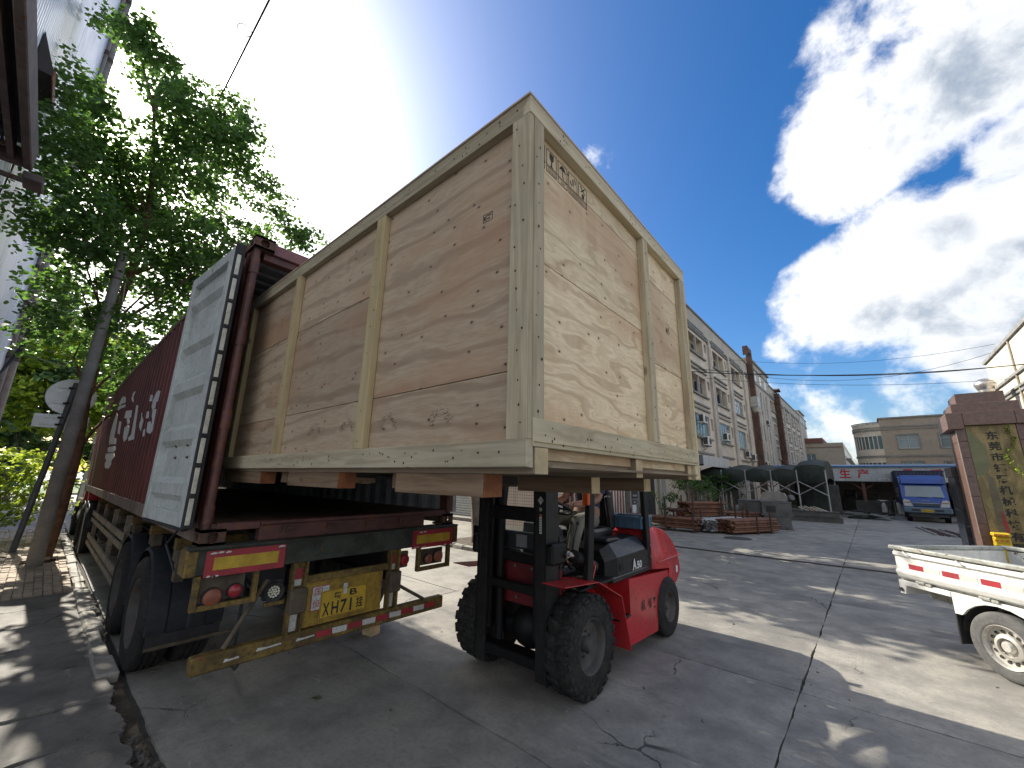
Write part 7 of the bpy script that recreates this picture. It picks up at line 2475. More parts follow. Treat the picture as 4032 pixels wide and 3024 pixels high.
# ------------------------------------------------------------------ long factory building
def tilewall(name, col, joint, bw, bh, mort=0.006, axis='x', var=0.18):
    if name in MATS:
        return MATS[name]
    m = NT(name)
    w = m.world()
    s = m.sep(w)
    v = m.comb(m.math('ADD', s[0], s[1]), s[2], 0.0)
    br = m.n('ShaderNodeTexBrick')
    m.put(br.inputs['Vector'], v)
    br.inputs['Scale'].default_value = 1.0
    br.inputs['Mortar Size'].default_value = mort
    br.inputs['Brick Width'].default_value = bw
    br.inputs['Row Height'].default_value = bh
    br.offset = 0.5 if bw != bh else 0.0
    n1 = m.noise(w, 0.6, 5.0, 0.6)
    n2 = m.noise(m.mapv(w, (3, 3, 0.25)), 1.0, 4.0, 0.6)
    c1 = m.mix(m.rng(n1, 0.3, 0.7), tuple(x * (1 - var) for x in col), tuple(min(1, x * (1 + var)) for x in col))
    c1 = m.mix(m.rng(n2, 0.52, 0.75, 0.0, 0.45), c1, tuple(x * 0.5 for x in col))
    m.put(br.inputs['Color1'], c1)
    m.put(br.inputs['Color2'], m.mix(0.85, m.mix(0.5, c1, c4(col)), c1))
    br.inputs['Mortar'].default_value = c4(joint)
    m.bsdf(br.outputs[0], 0.55, 0.0, None, 0.4)
    MATS[name] = m.mat
    return m.mat


M_FAC = tilewall('factory_tiles', (0.62, 0.54, 0.43), (0.42, 0.36, 0.29), 0.24, 0.06)
M_FPAR = paint('factory_render', (0.43, 0.40, 0.345), 0.85, var=0.12, dirt=0.3, dirtcol=(0.2, 0.185, 0.165), scale=0.8, streak=0.5)
M_LEDGE = paint('ledge_grey', (0.22, 0.22, 0.205), 0.8, var=0.2, dirt=0.35, scale=1.5)
M_PIPEW = paint('downpipe_white', (0.50, 0.47, 0.43), 0.6, var=0.12, dirt=0.35, scale=1.2, streak=0.3)
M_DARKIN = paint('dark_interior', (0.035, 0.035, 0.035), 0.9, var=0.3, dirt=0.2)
M_NICHE = paint('niche_tile', (0.33, 0.29, 0.235), 0.8, var=0.15, dirt=0.3, scale=1.0)
M_FRAME = paint('window_frame', (0.42, 0.43, 0.43), 0.5, var=0.1, dirt=0.2, scale=2)
M_WGL = glass('factory_glass', (0.10, 0.17, 0.19), 0.06)
M_RUSTD = paint('duct_rust', (0.075, 0.036, 0.026), 0.75, var=0.4, dirt=0.5, scale=1.5, rust=0.4)
fb = thing('factory_building', 'long four-storey cream tiled factory block behind the green tent', 'building', (-9.0, 62, 0))
AX = -9.0
B0, B1, FH = 13.6, 108.0, 13.9
rows = [(11.7, 13.2), (8.45, 9.95), (5.15, 6.85)]
bays = [17.9, 24.2] + [30.6 + 6.4 * k for k in range(3)] + [64.6 + 6.4 * k for k in range(5)]
ops = []
for b in bays:
    for z0, z1 in rows:
        ops.append((b, b + 3.5, z0, z1))
        ops.append((b + 3.95, b + 4.5, z0 + 0.7, z1 - 0.05))
for b in (56.2, 60.0):
    for z0, z1 in ((10.2, 12.4), (6.8, 8.8), (3.6, 5.6)):
        ops.append((b, b + 1.5, z0, z1))
fm = facade(MB(), (AX, 0, 0), (0, 1, 0), (0, 0, 1), (1, 0, 0), (B0, B1), (0, FH), ops, 0.55)
part('front_wall', fm, M_FAC, fb)
part('inner_block', MB().box(-21, AX - 0.56, B0 + 0.02, B1 - 0.02, 0, FH), M_NICHE, fb)
part('end_wall', MB().box(-21.02, AX - 0.003, B0 - 0.01, B0 + 0.015, 0, FH), M_FAC, fb)
part('parapet', MB().box(-21.05, AX + 0.05, B0 - 0.05, B1, FH, FH + 1.35), M_FPAR, fb)
part('cornice', MB().box(AX + 0.051, AX + 0.16, B0, B1, FH + 1.22, FH + 1.36).box(AX + 0.001, AX + 0.14, B0, B1, FH - 0.22, FH - 0.08).box(AX + 0.001, AX + 0.12, B0, B1, FH - 0.45, FH - 0.33), M_LEDGE, fb)
# stair towers
tw = part('stair_tower', MB().box(-18, AX + 0.18, 52.2, 63.4, 0.0, FH + 2.1), M_FPAR, fb)
part('tower_cornice', MB().box(-18.1, AX + 0.35, 52.0, 63.6, FH + 2.1, FH + 2.35), M_LEDGE, tw)
part('tower_band', MB().box(AX + 0.181, AX + 0.26, 52.2, 63.4, FH - 0.5, FH - 0.3).box(AX + 0.181, AX + 0.26, 52.2, 63.4, FH + 1.3, FH + 1.42), M_LEDGE, tw)
for b in (55.2, 58.8):
    mb = MB()
    pts = [(AX + 0.22, b, 3.0), (AX + 0.22, b, 11.9)] + [(AX + 0.22, b + 0.85 - 0.85 * math.cos(a), 12.0 + 0.85 * math.sin(a)) for a in (0.4, 0.9, 1.57, 2.2, 2.75)] + [(AX + 0.22, b + 1.7, 11.9), (AX + 0.22, b + 1.7, 3.0)]
    mb.tube(pts, 0.12, 6)
    part('arch_moulding', mb, M_PIPEW, tw)
    for z in (10.0, 6.8, 3.6):
        part('window', MB().box(AX + 0.181, AX + 0.20, b + 0.25, b + 1.45, z, z + 1.9), M_WGL, tw)
for b in (54.0, 57.0, 60.2):
    part('window', MB().box(AX + 0.181, AX + 0.20, b, b + 1.2, FH - 0.1, FH + 1.0), M_WGL, tw)
tw2 = part('stair_tower', MB().box(-16, AX + 0.12, 96.5, 104.5, 0.0, FH + 2.0), M_FPAR, fb)
part('tower_cornice', MB().box(-16.1, AX + 0.3, 96.3, 104.7, FH + 2.0, FH + 2.25), M_LEDGE, tw2)
for b in (98.0, 101.5):
    part('window', MB().box(AX + 0.121, AX + 0.14, b, b + 1.2, FH - 0.2, FH + 0.9), M_WGL, tw2)
# windows and sills
for bi, b in enumerate(bays):
    for ri, (z0, z1) in enumerate(rows):
        glazed = ri == 2 or (ri == 1 and bi in (4,)) or bi >= 6
        fr = MB()
        d = AX - 0.16 if glazed else AX - 0.05
        if glazed:
            n = 5
            fr.box(d, d + 0.06, b, b + 3.5, z0, z0 + 0.07).box(d, d + 0.06, b, b + 3.5, z1 - 0.07, z1).box(d, d + 0.05, b, b + 3.5, z1 - 0.52, z1 - 0.46)
            for k in range(n + 1):
                x = b + 3.5 * k / n
                fr.box(d, d + 0.055, max(b, x - 0.03), min(b + 3.5, x + 0.03), z0 + 0.0705, z1 - 0.0705)
            w = part('window', fr, M_FRAME, fb)
            for k in range(n):
                part('pane', MB().box(d + 0.01, d + 0.02, b + 3.5 * k / n + 0.032, b + 3.5 * (k + 1) / n - 0.032, z0 + 0.072, z1 - 0.072), M_WGL, w)
        else:
            fr.box(d - 0.1, d + 0.05, b + 1.68, b + 1.82, z0, z1)
            w = part('window', fr, M_FPAR, fb)
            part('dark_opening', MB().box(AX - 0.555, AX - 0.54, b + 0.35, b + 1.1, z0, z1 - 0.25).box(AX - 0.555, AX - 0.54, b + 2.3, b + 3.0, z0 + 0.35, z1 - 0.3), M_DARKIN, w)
            if bi in (3, 4) and ri == 1 or bi in (2,) and ri == 1:
                for k in range(3):
                    yy = b + 0.5 + k * 1.05
                    part('hanging_clothes', MB().prism([(0, 0), (0.12, -0.05), (0.34, -0.05), (0.46, 0), (0.40, 0.55), (0.32, 0.75), (0.14, 0.75), (0.06, 0.55)], (AX - 0.3, yy, z0 + 0.35), (0, 1, 0), (0, 0, 1), (0.08, 0, 0)), M_SHIRT if k % 2 else M_DARKIN, w)
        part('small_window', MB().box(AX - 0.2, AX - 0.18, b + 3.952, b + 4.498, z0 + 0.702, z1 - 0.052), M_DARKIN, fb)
        part('ledge', MB().box(AX + 0.001, AX + 0.16, b - 0.25, b + 3.75, z0 - 0.16, z0 - 0.02), M_LEDGE, fb)
        if ri > 0 or True:
            part('ledge', MB().box(AX + 0.001, AX + 0.12, b - 0.35, b + 3.7, z1 + 0.33, z1 + 0.45), M_LEDGE, fb)
            part('ledge', MB().box(AX + 0.001, AX + 0.14, b - 0.35, b + 3.7, z1 + 0.68, z1 + 0.80), M_LEDGE, fb)
    part('ledge', MB().box(AX + 0.001, AX + 0.14, b - 0.3, b + 3.7, 3.85, 4.0), M_LEDGE, fb)
    for (dy, r, zt) in ((4.9, 0.09, FH - 0.3), (5.25, 0.075, FH - 0.5), (5.6, 0.06, 11.0 - (bi % 3) * 3), (-0.75, 0.06, 7.0 + (bi % 2) * 3)):
        if b + dy < B1:
            part('downpipe', MB().tube([(AX + 0.05, b + dy - 0.2, zt + 0.25), (AX + 0.14, b + dy, zt), (AX + 0.14, b + dy, 0.0)], r, 8), M_PIPEW, fb)
# ground floor: door and openings in shade
for b in (20.6, 33.0, 39.4, 46.0):
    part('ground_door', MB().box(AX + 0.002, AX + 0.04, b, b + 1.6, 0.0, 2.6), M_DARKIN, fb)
# flat grey porch canopy
pc = thing('porch_canopy', 'flat grey sheet-metal porch canopy fixed to the factory wall above the bushes', 'canopy', (-7.9, 29.5, 3.0))
part('fascia', MB().box(-7.02, -6.98, 24.6, 30.1, 2.75, 3.36), paint('fascia_light', (0.50, 0.50, 0.49), 0.45, 0.1, var=0.05, dirt=0.2, streak=0.3), pc)
part('end_panel', MB().box(-8.98, -7.021, 24.6, 24.64, 2.85, 3.36), paint('fascia_blue', (0.16, 0.19, 0.23), 0.5), pc)
part('deck', MB().box(-8.98, -7.021, 24.641, 30.1, 2.95, 3.30), paint('deck_dark', (0.10, 0.10, 0.10), 0.7), pc)
for k in range(4):
    part('fascia_seam', MB().box(-6.979, -6.975, 25.6 + k * 1.1, 25.615 + k * 1.1, 2.76, 3.35), M_LEDGE, pc)


# air conditioners
def aircon(y, z, lab):
    t = thing('air_conditioner', lab, 'air conditioner', (AX + 0.35, y, z), 0, 'air conditioners on the factory wall')
    part('case', MB().box(AX + 0.14, AX + 0.50, y - 0.45, y + 0.45, z, z + 0.68, 0.02), paint('aircon_white', (0.62, 0.61, 0.57), 0.5, var=0.06, dirt=0.3, scale=2), t)
    part('fan_grille', MB().lathe([(0.25, 0.0), (0.24, 0.015), (0.02, 0.02), (0.001, 0.02)], (AX + 0.5005, y + 0.12, z + 0.34), (1, 0, 0), 20), paint('grille_dark', (0.05, 0.05, 0.05), 0.6), t)
    part('side_grille', MB().box(AX + 0.18, AX + 0.46, y - 0.462, y - 0.4505, z + 0.1, z + 0.6), paint('grille_dark', (0.05, 0.05, 0.05), 0.6), t)
    part('bracket', MB().box(AX + 0.02, AX + 0.52, y - 0.38, y - 0.33, z - 0.05, z - 0.001).box(AX + 0.02, AX + 0.52, y + 0.33, y + 0.38, z - 0.05, z - 0.001)
         .beam((AX + 0.04, y - 0.355, z - 0.4), (AX + 0.48, y - 0.355, z - 0.06), 0.04, 0.04), M_LEDGE, t)


aircon(31.3, 6.05, 'white air conditioner in the first big factory window, upper of the two')
aircon(31.9, 4.45, 'white air conditioner under the first big factory window, nearest the crate')
aircon(37.6, 5.25, 'white air conditioner on the second big factory window sill')
aircon(45.4, 4.25, 'white air conditioner under the third big factory window, left of a pair')
aircon(48.0, 4.05, 'white air conditioner under the third big factory window, right of a pair')
aircon(58.9, 8.9, 'white air conditioner beside the arched stair windows')
aircon(54.5, 3.6, 'white air conditioner low on the wall just above the tent roof')

# exhaust ducts
du_ = thing('exhaust_duct', 'tall rusty exhaust duct with a fan box and elbow top on the factory wall', 'exhaust duct', (-8.6, 52, 0))
part('duct', MB().box(-8.9, -8.35, 50.9, 51.55, 0.0, 9.6).box(-8.88, -8.37, 50.93, 51.52, 11.3, 16.2), M_RUSTD, du_)
part('elbow', MB().box(-8.88, -8.37, 49.6, 51.52, 16.21, 16.9, 0.06).box(-8.88, -8.37, 49.4, 49.599, 15.9, 16.9), M_RUSTD, du_)
part('fan_box', MB().box(-8.95, -8.2, 50.7, 51.9, 10.1, 11.29, 0.03).lathe([(0.5, 0.0), (0.35, -0.6)], (-8.57, 51.25, 10.09), (0, 0, 1), 16), paint('fan_grey', (0.42, 0.42, 0.40), 0.4, 0.5, dirt=0.3), du_)
for k in range(7):
    part('flange', MB().box(-8.94, -8.31, 50.86, 51.59, 1.2 + k * 1.3, 1.26 + k * 1.3), M_RUSTD, du_)
d2 = thing('exhaust_duct', 'second rusty brown exhaust duct with a flat rain cap, further along the factory', 'exhaust duct', (-8.6, 69, 4.6))
part('duct', MB().box(-8.9, -8.3, 68.1, 69.1, 5.0, 14.6), M_RUSTD, d2)
part('rain_cap', MB().prism([(67.6, 15.0), (68.6, 15.35), (69.6, 15.0), (69.6, 15.05), (68.6, 15.42), (67.6, 15.05)], (-9.0, 0, 0), (0, 1, 0), (0, 0, 1), (0.8, 0, 0)).box(-8.62, -8.58, 68.58, 68.62, 14.6, 15.3), M_RUSTD, d2)
part('elbow', MB().box(-8.88, -8.32, 67.3, 69.1, 4.4, 4.999, 0.1), M_RUSTD, d2)
for k in range(6):
    part('flange', MB().box(-8.94, -8.26, 68.06, 69.14, 6.0 + k * 1.4, 6.06 + k * 1.4), M_RUSTD, d2)

# overhead cables across the yard
M_CBL = paint('cable_black', (0.012, 0.012, 0.013), 0.6, var=0.1, dirt=0)


def span(lab, p0, p1, sag, r, n=14):
    t = thing('overhead_cable', lab, 'cable', ((p0[0] + p1[0]) / 2, (p0[1] + p1[1]) / 2, (p0[2] + p1[2]) / 2 - sag), 0, None)
    pts = []
    for i in range(n + 1):
        k = i / n
        pts.append((p0[0] + (p1[0] - p0[0]) * k, p0[1] + (p1[1] - p0[1]) * k, p0[2] + (p1[2] - p0[2]) * k - sag * 4 * k * (1 - k)))
    part('line', MB().tube(pts, r, 5), M_CBL, t)


span('thick black cable spanning from factory to the blue-louvred building, heaviest of the spans', (-8.9, 29.0, 9.55), (9.5, 42.0, 9.95), 0.55, 0.035)
span('black cable spanning the yard just above the thickest one', (-8.9, 30.5, 10.1), (9.5, 42.0, 10.0), 0.75, 0.022)
span('thin black cable spanning the yard, lowest of the spans', (-8.9, 34.0, 10.05), (9.0, 44.0, 9.4), 0.55, 0.015)
span('thin cable rising across the yard to the eave of the right-hand building', (-8.9, 40.0, 12.0), (9.0, 50.0, 12.75), 1.6, 0.016)
span('faint upper cable rising across the sky to the roof of the right-hand building', (-8.9, 44.0, 14.0), (9.0, 48.0, 13.0), 0.9, 0.014)

# ------------------------------------------------------------------ tiled gatehouse, shutter, red gate
M_GTILE = tilewall('gatehouse_tiles', (0.50, 0.42, 0.36), (0.20, 0.17, 0.15), 0.105, 0.105, 0.008, var=0.06)
gh = thing('gatehouse', 'small gatehouse faced in pale square tiles behind the forklift mast', 'gatehouse', (-10.2, 12.6, 0.0))
part('walls', MB().box(-11.64, -8.9, 11.5, 13.55, 0, 3.6), M_GTILE, gh)
part('roof', MB().box(-11.9, -8.6, 11.2, 13.58, 3.601, 3.85), M_FPAR, gh)
part('plinth', MB().box(-11.66, -8.88, 11.48, 11.499, 0, 0.18), M_FPAR, gh)
part('post_strip', MB().box(-11.74, -11.645, 11.46, 11.56, 0, 3.6), paint('strip_brown', (0.12, 0.09, 0.08), 0.7), gh)
sh = thing('roller_shutter', 'closed grey ribbed roller shutter left of the tree trunk', 'shutter', (-14.4, 13.2, 0))
M_SHUT = paint('shutter_grey', (0.44, 0.45, 0.45), 0.5, 0.2, var=0.1, dirt=0.3, scale=2, streak=0.3)
for k in range(30):
    z = 0.12 + k * 0.11
    part('slat', MB().prism([(0, 0), (0.03, 0.02), (0.03, 0.075), (0, 0.105)], (-17.0, 13.2, z), (0, -1, 0), (0, 0, 1), (5.2, 0, 0)), M_SHUT, sh)
part('frame', MB().box(-17.2, -17.001, 13.0, 13.4, 0, 3.7).box(-11.8, -11.745, 13.0, 13.4, 0, 3.7).box(-17.0, -11.801, 13.0, 13.4, 3.45, 3.7), M_FPAR, sh)
part('step', MB().box(-17.0, -11.75, 12.5, 13.19, 0, 0.12), M_KERB, sh)
part('wall', MB().box(-22, -17.201, 13.0, 13.4, 0, 5.0), M_FPAR, sh)
part('upper_wall', MB().box(-22, -11.75, 13.05, 13.5, 3.701, 6.0), M_FPAR, sh)
rg = thing('striped_gate', 'rust-red and silver vertical barred gate behind the driver', 'gate', (-8.85, 16.9, 0))
M_GRED = paint('gate_rust_red', (0.20, 0.06, 0.04), 0.45, 0.3, var=0.2, dirt=0.2, scale=2)
M_GSIL = paint('gate_silver', (0.55, 0.52, 0.48), 0.3, 0.8, var=0.1, dirt=0.15, scale=2)
for k in range(34):
    y = 13.75 + k * 0.135
    part('bar', MB().cyl((-8.84, y, 0.06), (-8.84, y, 2.3), 0.045, n=8), M_GSIL if k % 2 else M_GRED, rg)
for z in (0.1, 1.2, 2.3):
    part('rail', MB().box(-8.93, -8.89, 13.7, 18.35, z, z + 0.08), M_GRED, rg)
st_ = thing('gate_post_panel', 'brushed steel gate post with dark notice plates, right of the striped gate', 'gate post', (-8.8, 18.9, 0))
part('post', MB().box(-8.98, -8.6, 18.4, 19.6, 0, 2.4, 0.02), paint('brushed_steel', (0.36, 0.35, 0.33), 0.35, 0.7, var=0.1, dirt=0.25, scale=2), st_)
part('notice_plate', MB().box(-8.599, -8.59, 18.5, 19.15, 1.02, 1.42), M_DARKIN, st_)
part('notice_text', text_mb('东莞钰腾', 0.42, 0.09, (-8.589, 18.62, 1.10), (0, 1, 0), (0, 0, 1), 0.001), M_STICK, st_)
part('notice_plate', MB().box(-8.599, -8.59, 18.55, 19.05, 0.78, 0.93), M_DARKIN, st_)
part('notice_text', text_mb('DATEN', 0.30, 0.07, (-8.589, 18.65, 0.82), (0, 1, 0), (0, 0, 1), 0.001), M_STICK, st_)
part('notice_paper', MB().box(-8.599, -8.59, 18.55, 18.95, 0.25, 0.72), M_STICK, st_)
part('corner_strip', MB().box(-8.64, -8.59, 19.601, 19.66, 0, 2.3), paint('strip_orange', (0.62, 0.30, 0.17), 0.5), st_)

# ------------------------------------------------------------------ bushes and potted plants before the factory
def clumps(x0, x1, y0, y1, z0, z1, n, r0, r1, seed):
    r = random.Random(seed)
    return [(r.uniform(x0, x1), r.uniform(y0, y1), r.uniform(z0, z1), r.uniform(r0, r1)) for _ in range(n)]


for (lab, name, cat, x, y, cl, mat, per, size, seed) in (
        ('dark bushy tree beside the crate corner, left of the tent', 'yard_tree', 'tree', -7.4, 22.5, clumps(-8.2, -6.6, 21.2, 24.0, 1.2, 2.7, 22, 0.35, 0.55, 1), M_LEAF4, 330, 0.085, 201),
        ('round dark green tree standing under the tent edge', 'yard_tree', 'tree', -7.5, 28.6, clumps(-8.4, -6.5, 27.4, 29.8, 1.2, 2.2, 26, 0.35, 0.6, 2), M_LEAF4, 330, 0.09, 202),
        ('low spiky plants around the pots by the striped gate', 'pot_plant', 'plant', -7.9, 20.6, clumps(-8.3, -7.3, 19.9, 21.3, 0.4, 1.3, 14, 0.2, 0.35, 3), M_LEAF4, 300, 0.075, 203),
        ('tall narrow plant against the factory wall behind the pipe stack', 'pot_plant', 'plant', -7.2, 25.6, clumps(-7.6, -6.8, 25.2, 26.2, 0.5, 1.5, 12, 0.2, 0.35, 4), M_LEAF, 300, 0.075, 204)):
    t = thing(name, lab, cat, (x, y, 0))
    limbs('stem', [(x, y, -0.02), (x + 0.05, y, 0.5), (x, y + 0.1, 1.1), (x, y, cl[0][2] + 0.3)], cl[::3], 0.07, M_BARK, t, seed)
    leaves('foliage', cl, per, size, mat, t, seed)
for k in range(7):
    t = None
tr9 = thing('yard_tree', 'multi-stemmed palm-like tree with bare trunks under the tent edge', 'tree', (-7.0, 29.5, 0))
limbs('trunk', [(-7.0, 29.5, 0), (-7.0, 29.45, 0.8), (-6.95, 29.4, 1.7)], [], 0.09, M_BARK, tr9, 1)
for k in range(3):
    part('stem', MB().tube([(-7.3 + k * 0.3, 29.3, 0), (-7.25 + k * 0.25, 29.35, 1.0), (-7.2 + k * 0.2, 29.4, 1.9)], [0.07, 0.06, 0.05], 7), M_BARK, tr9)
leaves('crown', clumps(-7.7, -6.2, 28.6, 30.2, 1.7, 2.2, 12, 0.3, 0.5, 6), 300, 0.09, M_LEAF4, tr9, 205)
pt = thing('plant_pot', 'red clay plant pot among the bushes left of the pipe stacks', 'pot', (-7.2, 20.9, 0))
part('pot', MB().lathe([(0.001, 0.0), (0.16, 0.0), (0.22, 0.34), (0.245, 0.34), (0.245, 0.40), (0.20, 0.40), (0.19, 0.34), (0.001, 0.33)], (-7.2, 20.9, 0.0), (0, 0, 1), 20), paint('clay_red', (0.24, 0.05, 0.035), 0.6, var=0.2, dirt=0.2), pt)

# ------------------------------------------------------------------ steel pipe bundles, boxes, beams
M_PIPE = paint('pipe_rust', (0.165, 0.075, 0.042), 0.75, var=0.35, dirt=0.35, dirtcol=(0.06, 0.035, 0.025), scale=3.5, rust=0.3)
M_PIPEG = paint('pipe_galv', (0.34, 0.34, 0.33), 0.45, 0.5, var=0.2, dirt=0.35, scale=3)
M_RACK = paint('rack_rust', (0.075, 0.035, 0.025), 0.8, var=0.3, dirt=0.4, scale=3)


def pipe_stack(lab, x0, x1, yc, n, rows_, r, mat, z0=0.16, seed=1, ry=0.0, posts=(0.15, 0.85), jit=0.15):
    r_ = random.Random(seed)
    t = thing('pipe_bundle', lab, 'pipe bundle', ((x0 + x1) / 2, yc, 0), ry, 'steel pipe bundles in the yard', local=True)
    hx = (x1 - x0) / 2
    for j in range(rows_):
        for i in range(n):
            y = (i - n / 2 + 0.5) * 2.04 * r + (r if j % 2 else 0)
            e0, e1 = -hx + r_.uniform(-jit, jit), hx + r_.uniform(-jit, jit)
            z = z0 + r + j * 1.78 * r
            part('pipe', MB().ring((e0, y, z), (e1, y, z), r, r * 0.78, 10), mat, t)
    w = n * r * 1.02 + 0.06
    for p in posts:
        x = -hx + p * 2 * hx
        part('rack_post', MB().box(x - 0.025, x + 0.025, -w - 0.05, -w, 0.0, z0 + rows_ * 1.85 * r + 0.25).box(x - 0.025, x + 0.025, w, w + 0.05, 0.0, z0 + rows_ * 1.85 * r + 0.25)
             .box(x - 0.025, x + 0.025, -w, w, z0 - 0.06, z0 - 0.005), M_RACK, t)
    return t


pipe_stack('long rusty brown pipe bundle in a low rack, nearest the forklift', -7.9, -5.1, 16.6, 9, 5, 0.042, M_PIPE, 0.12, 1, 0.0, (0.12, 0.62, 0.985))
pipe_stack('short rusty pipe bundle stacked highest, behind the long rack', -6.9, -5.2, 20.3, 8, 7, 0.05, M_PIPE, 0.32, 2, math.radians(48), (0.1, 0.9))
pipe_stack('silvery galvanised pipe bundle with ragged ends, in the middle', -5.85, -3.25, 17.95, 10, 6, 0.038, M_PIPEG, 0.06, 3, math.radians(72), (0.7,), 0.22)
pipe_stack('rusty pipe bundle pointing at the camera beside the galvanised one', -5.0, -2.4, 18.0, 8, 6, 0.042, M_PIPE, 0.06, 4, math.radians(66), (0.45, 0.75), 0.1)
pipe_stack('loose rusty pipes lying on top behind the metal boxes', -5.0, -3.2, 21.2, 8, 4, 0.05, M_PIPE, 0.2, 5, math.radians(20), (0.3, 0.8), 0.3)
bl = thing('pipe_bundle', 'dark offcuts of pipe lying on the nearest rusty rack', 'pipe bundle', (-5.9, 16.7, 0.68), 0, 'steel pipe bundles in the yard', local=True)
for k in range(14):
    part('pipe', MB().ring((-0.35 + RND.uniform(-.1, .1), RND.uniform(-.2, .2), RND.uniform(0, .12) + 0.02), (0.2 + RND.uniform(-.1, .1), RND.uniform(-.2, .2), RND.uniform(0, .1) + 0.02), 0.03, 0.022, 9), M_RACK, bl)

M_BOXG = paint('box_steel_grey', (0.090, 0.092, 0.090), 0.6, 0.2, var=0.3, dirt=0.45, dirtcol=(0.15, 0.135, 0.11), scale=2.5, rust=0.15)


def metal_box(lab, x, y, z0, w, d, h, top, openings, rz=0.0):
    t = thing('metal_box', lab, 'steel box', (x, y, z0), rz, 'welded steel boxes in the yard', local=True)
    b, s = 1.0, top
    vs = []
    for z, k in ((0.03, b), (h, s)):
        vs += [(-w / 2 * k, -d / 2 * k, z), (w / 2 * k, -d / 2 * k, z), (w / 2 * k, d / 2 * k, z), (-w / 2 * k, d / 2 * k, z)]
    part('shell', MB().add(vs, [(0, 1, 2, 3), (4, 5, 6, 7), (0, 1, 5, 4), (1, 2, 6, 5), (2, 3, 7, 6), (3, 0, 4, 7)]), M_BOXG, t)
    part('top_flange', MB().box(-w / 2 * s - 0.03, w / 2 * s + 0.03, -d / 2 * s - 0.03, d / 2 * s + 0.03, h, h + 0.03), M_BOXG, t)
    part('base_flange', MB().box(-w / 2 * b - 0.04, w / 2 * b + 0.04, -d / 2 * b - 0.04, d / 2 * b + 0.04, 0, 0.029), M_BOXG, t)
    for (fx_, u, z, ww, hh) in openings:
        k = 1 - (1 - top) * z / h
        if fx_ == 'f':
            y = -d / 2 * k
            part('hatch', MB().box(u, u + ww, y - 0.012, y + 0.01, z, z + hh), M_DARKIN, t)
            part('hatch_rim', MB().box(u - 0.03, u + ww + 0.03, y - 0.018, y - 0.0125, z - 0.03, z), M_BOXG, t)
            part('hatch_rim', MB().box(u - 0.03, u + ww + 0.03, y - 0.018, y - 0.0125, z + hh, z + hh + 0.03), M_BOXG, t)
        else:
            xx = w / 2 * k
            part('hatch', MB().box(xx - 0.01, xx + 0.012, u, u + ww, z, z + hh), M_DARKIN, t)
    for s_ in (-1, 1):
        part('lug', MB().box(s_ * w * 0.36 - 0.06, s_ * w * 0.36 + 0.06, -d / 2 - 0.07, -d / 2 - 0.001, 0, 0.10), M_BOXG, t)
    return t


metal_box('grey welded steel box with square hatches, lower of the stacked pair', -3.2, 20.75, 0.0, 0.95, 1.0, 0.50, 0.94, (('f', -0.35, 0.2, 0.34, 0.22), ('r', -0.15, 0.28, 0.15, 0.12)), 0.25)
metal_box('grey welded steel box with square hatches, upper of the stacked pair', -3.22, 20.85, 0.535, 1.05, 1.05, 0.52, 0.97, (('f', -0.38, 0.12, 0.34, 0.27), ('r', -0.25, 0.14, 0.25, 0.22)), 0.25)
metal_box('plain grey steel box behind and left of the stacked pair', -4.35, 22.6, 0.30, 1.2, 1.0, 0.72, 0.97, (), 0.1)
for k in range(2):
    bm_ = thing('steel_beam', ('long grey steel channel beam on the ground before the tent, lower one', 'grey steel channel beam resting on the lower one before the tent')[k], 'steel beam', (-2.5, 26.0, 0.0 + 0.27 * k), 0, 'steel beams before the tent')
    z = 0.27 * k
    part('flange', MB().box(-4.3 + 0.15 * k, -1.25 - 0.1 * k, 25.9, 26.2, z, z + 0.03).box(-4.3 + 0.15 * k, -1.25 - 0.1 * k, 25.9, 26.2, z + 0.225, z + 0.255), M_BOXG, bm_)
    part('web', MB().box(-4.3 + 0.15 * k, -1.25 - 0.1 * k, 25.96, 25.98, z + 0.031, z + 0.224), M_BOXG, bm_)
gf = thing('machine_part', 'pale rounded casting lying on top of the stacked steel boxes', 'casting', (-3.0, 21.1, 1.095))
part('body', MB().prism([(-0.55, 0), (0.45, 0), (0.50, 0.12), (0.38, 0.34), (-0.2, 0.42), (-0.42, 0.34)], (-3.25, 21.0, 1.095), (1, 0, 0), (0, 0, 1), (0, 0.3, 0)), paint('casting_pale', (0.26, 0.24, 0.22), 0.7, dirt=0.3), gf)
part('flange', MB().cyl((-2.72, 21.2, 1.22), (-2.6, 21.1, 1.28), 0.12, n=16), M_BOXG, gf)

# ------------------------------------------------------------------ green push-pull tent
def fabric(name, col):
    if name in MATS:
        return MATS[name]
    m = NT(name)
    w = m.world()
    n1 = m.noise(w, 1.1, 4.0, 0.6)
    n2 = m.noise(m.mapv(w, (2, 2, 0.4)), 2.0, 4.0, 0.6)
    c = m.mix(m.rng(n1, 0.3, 0.7), tuple(x * 0.7 for x in col), tuple(x * 1.4 for x in col))
    c = m.mix(m.rng(n2, 0.55, 0.8, 0, 0.4), c, (0.12, 0.115, 0.09))
    m.bsdf(c, 0.75, 0.0, m.bump(n2, 0.4, 0.05), 0.3)
    MATS[name] = m.mat
    return m.mat


M_TENT = fabric('tent_green', (0.024, 0.032, 0.027))
M_TPOLE = paint('tent_pole', (0.30, 0.31, 0.31), 0.45, 0.6, var=0.2, dirt=0.3, scale=2)
tn = thing('canopy_tent', 'dark green scalloped push-pull tent on scissor-braced steel legs before the factory', 'tent', (-4.3, 31, 0))
TXS = [-8.3, -7.0, -5.67, -4.35, -3.09, -1.80]
TY0, TY1 = 28.0, 34.4
nU, nV = 8, 10
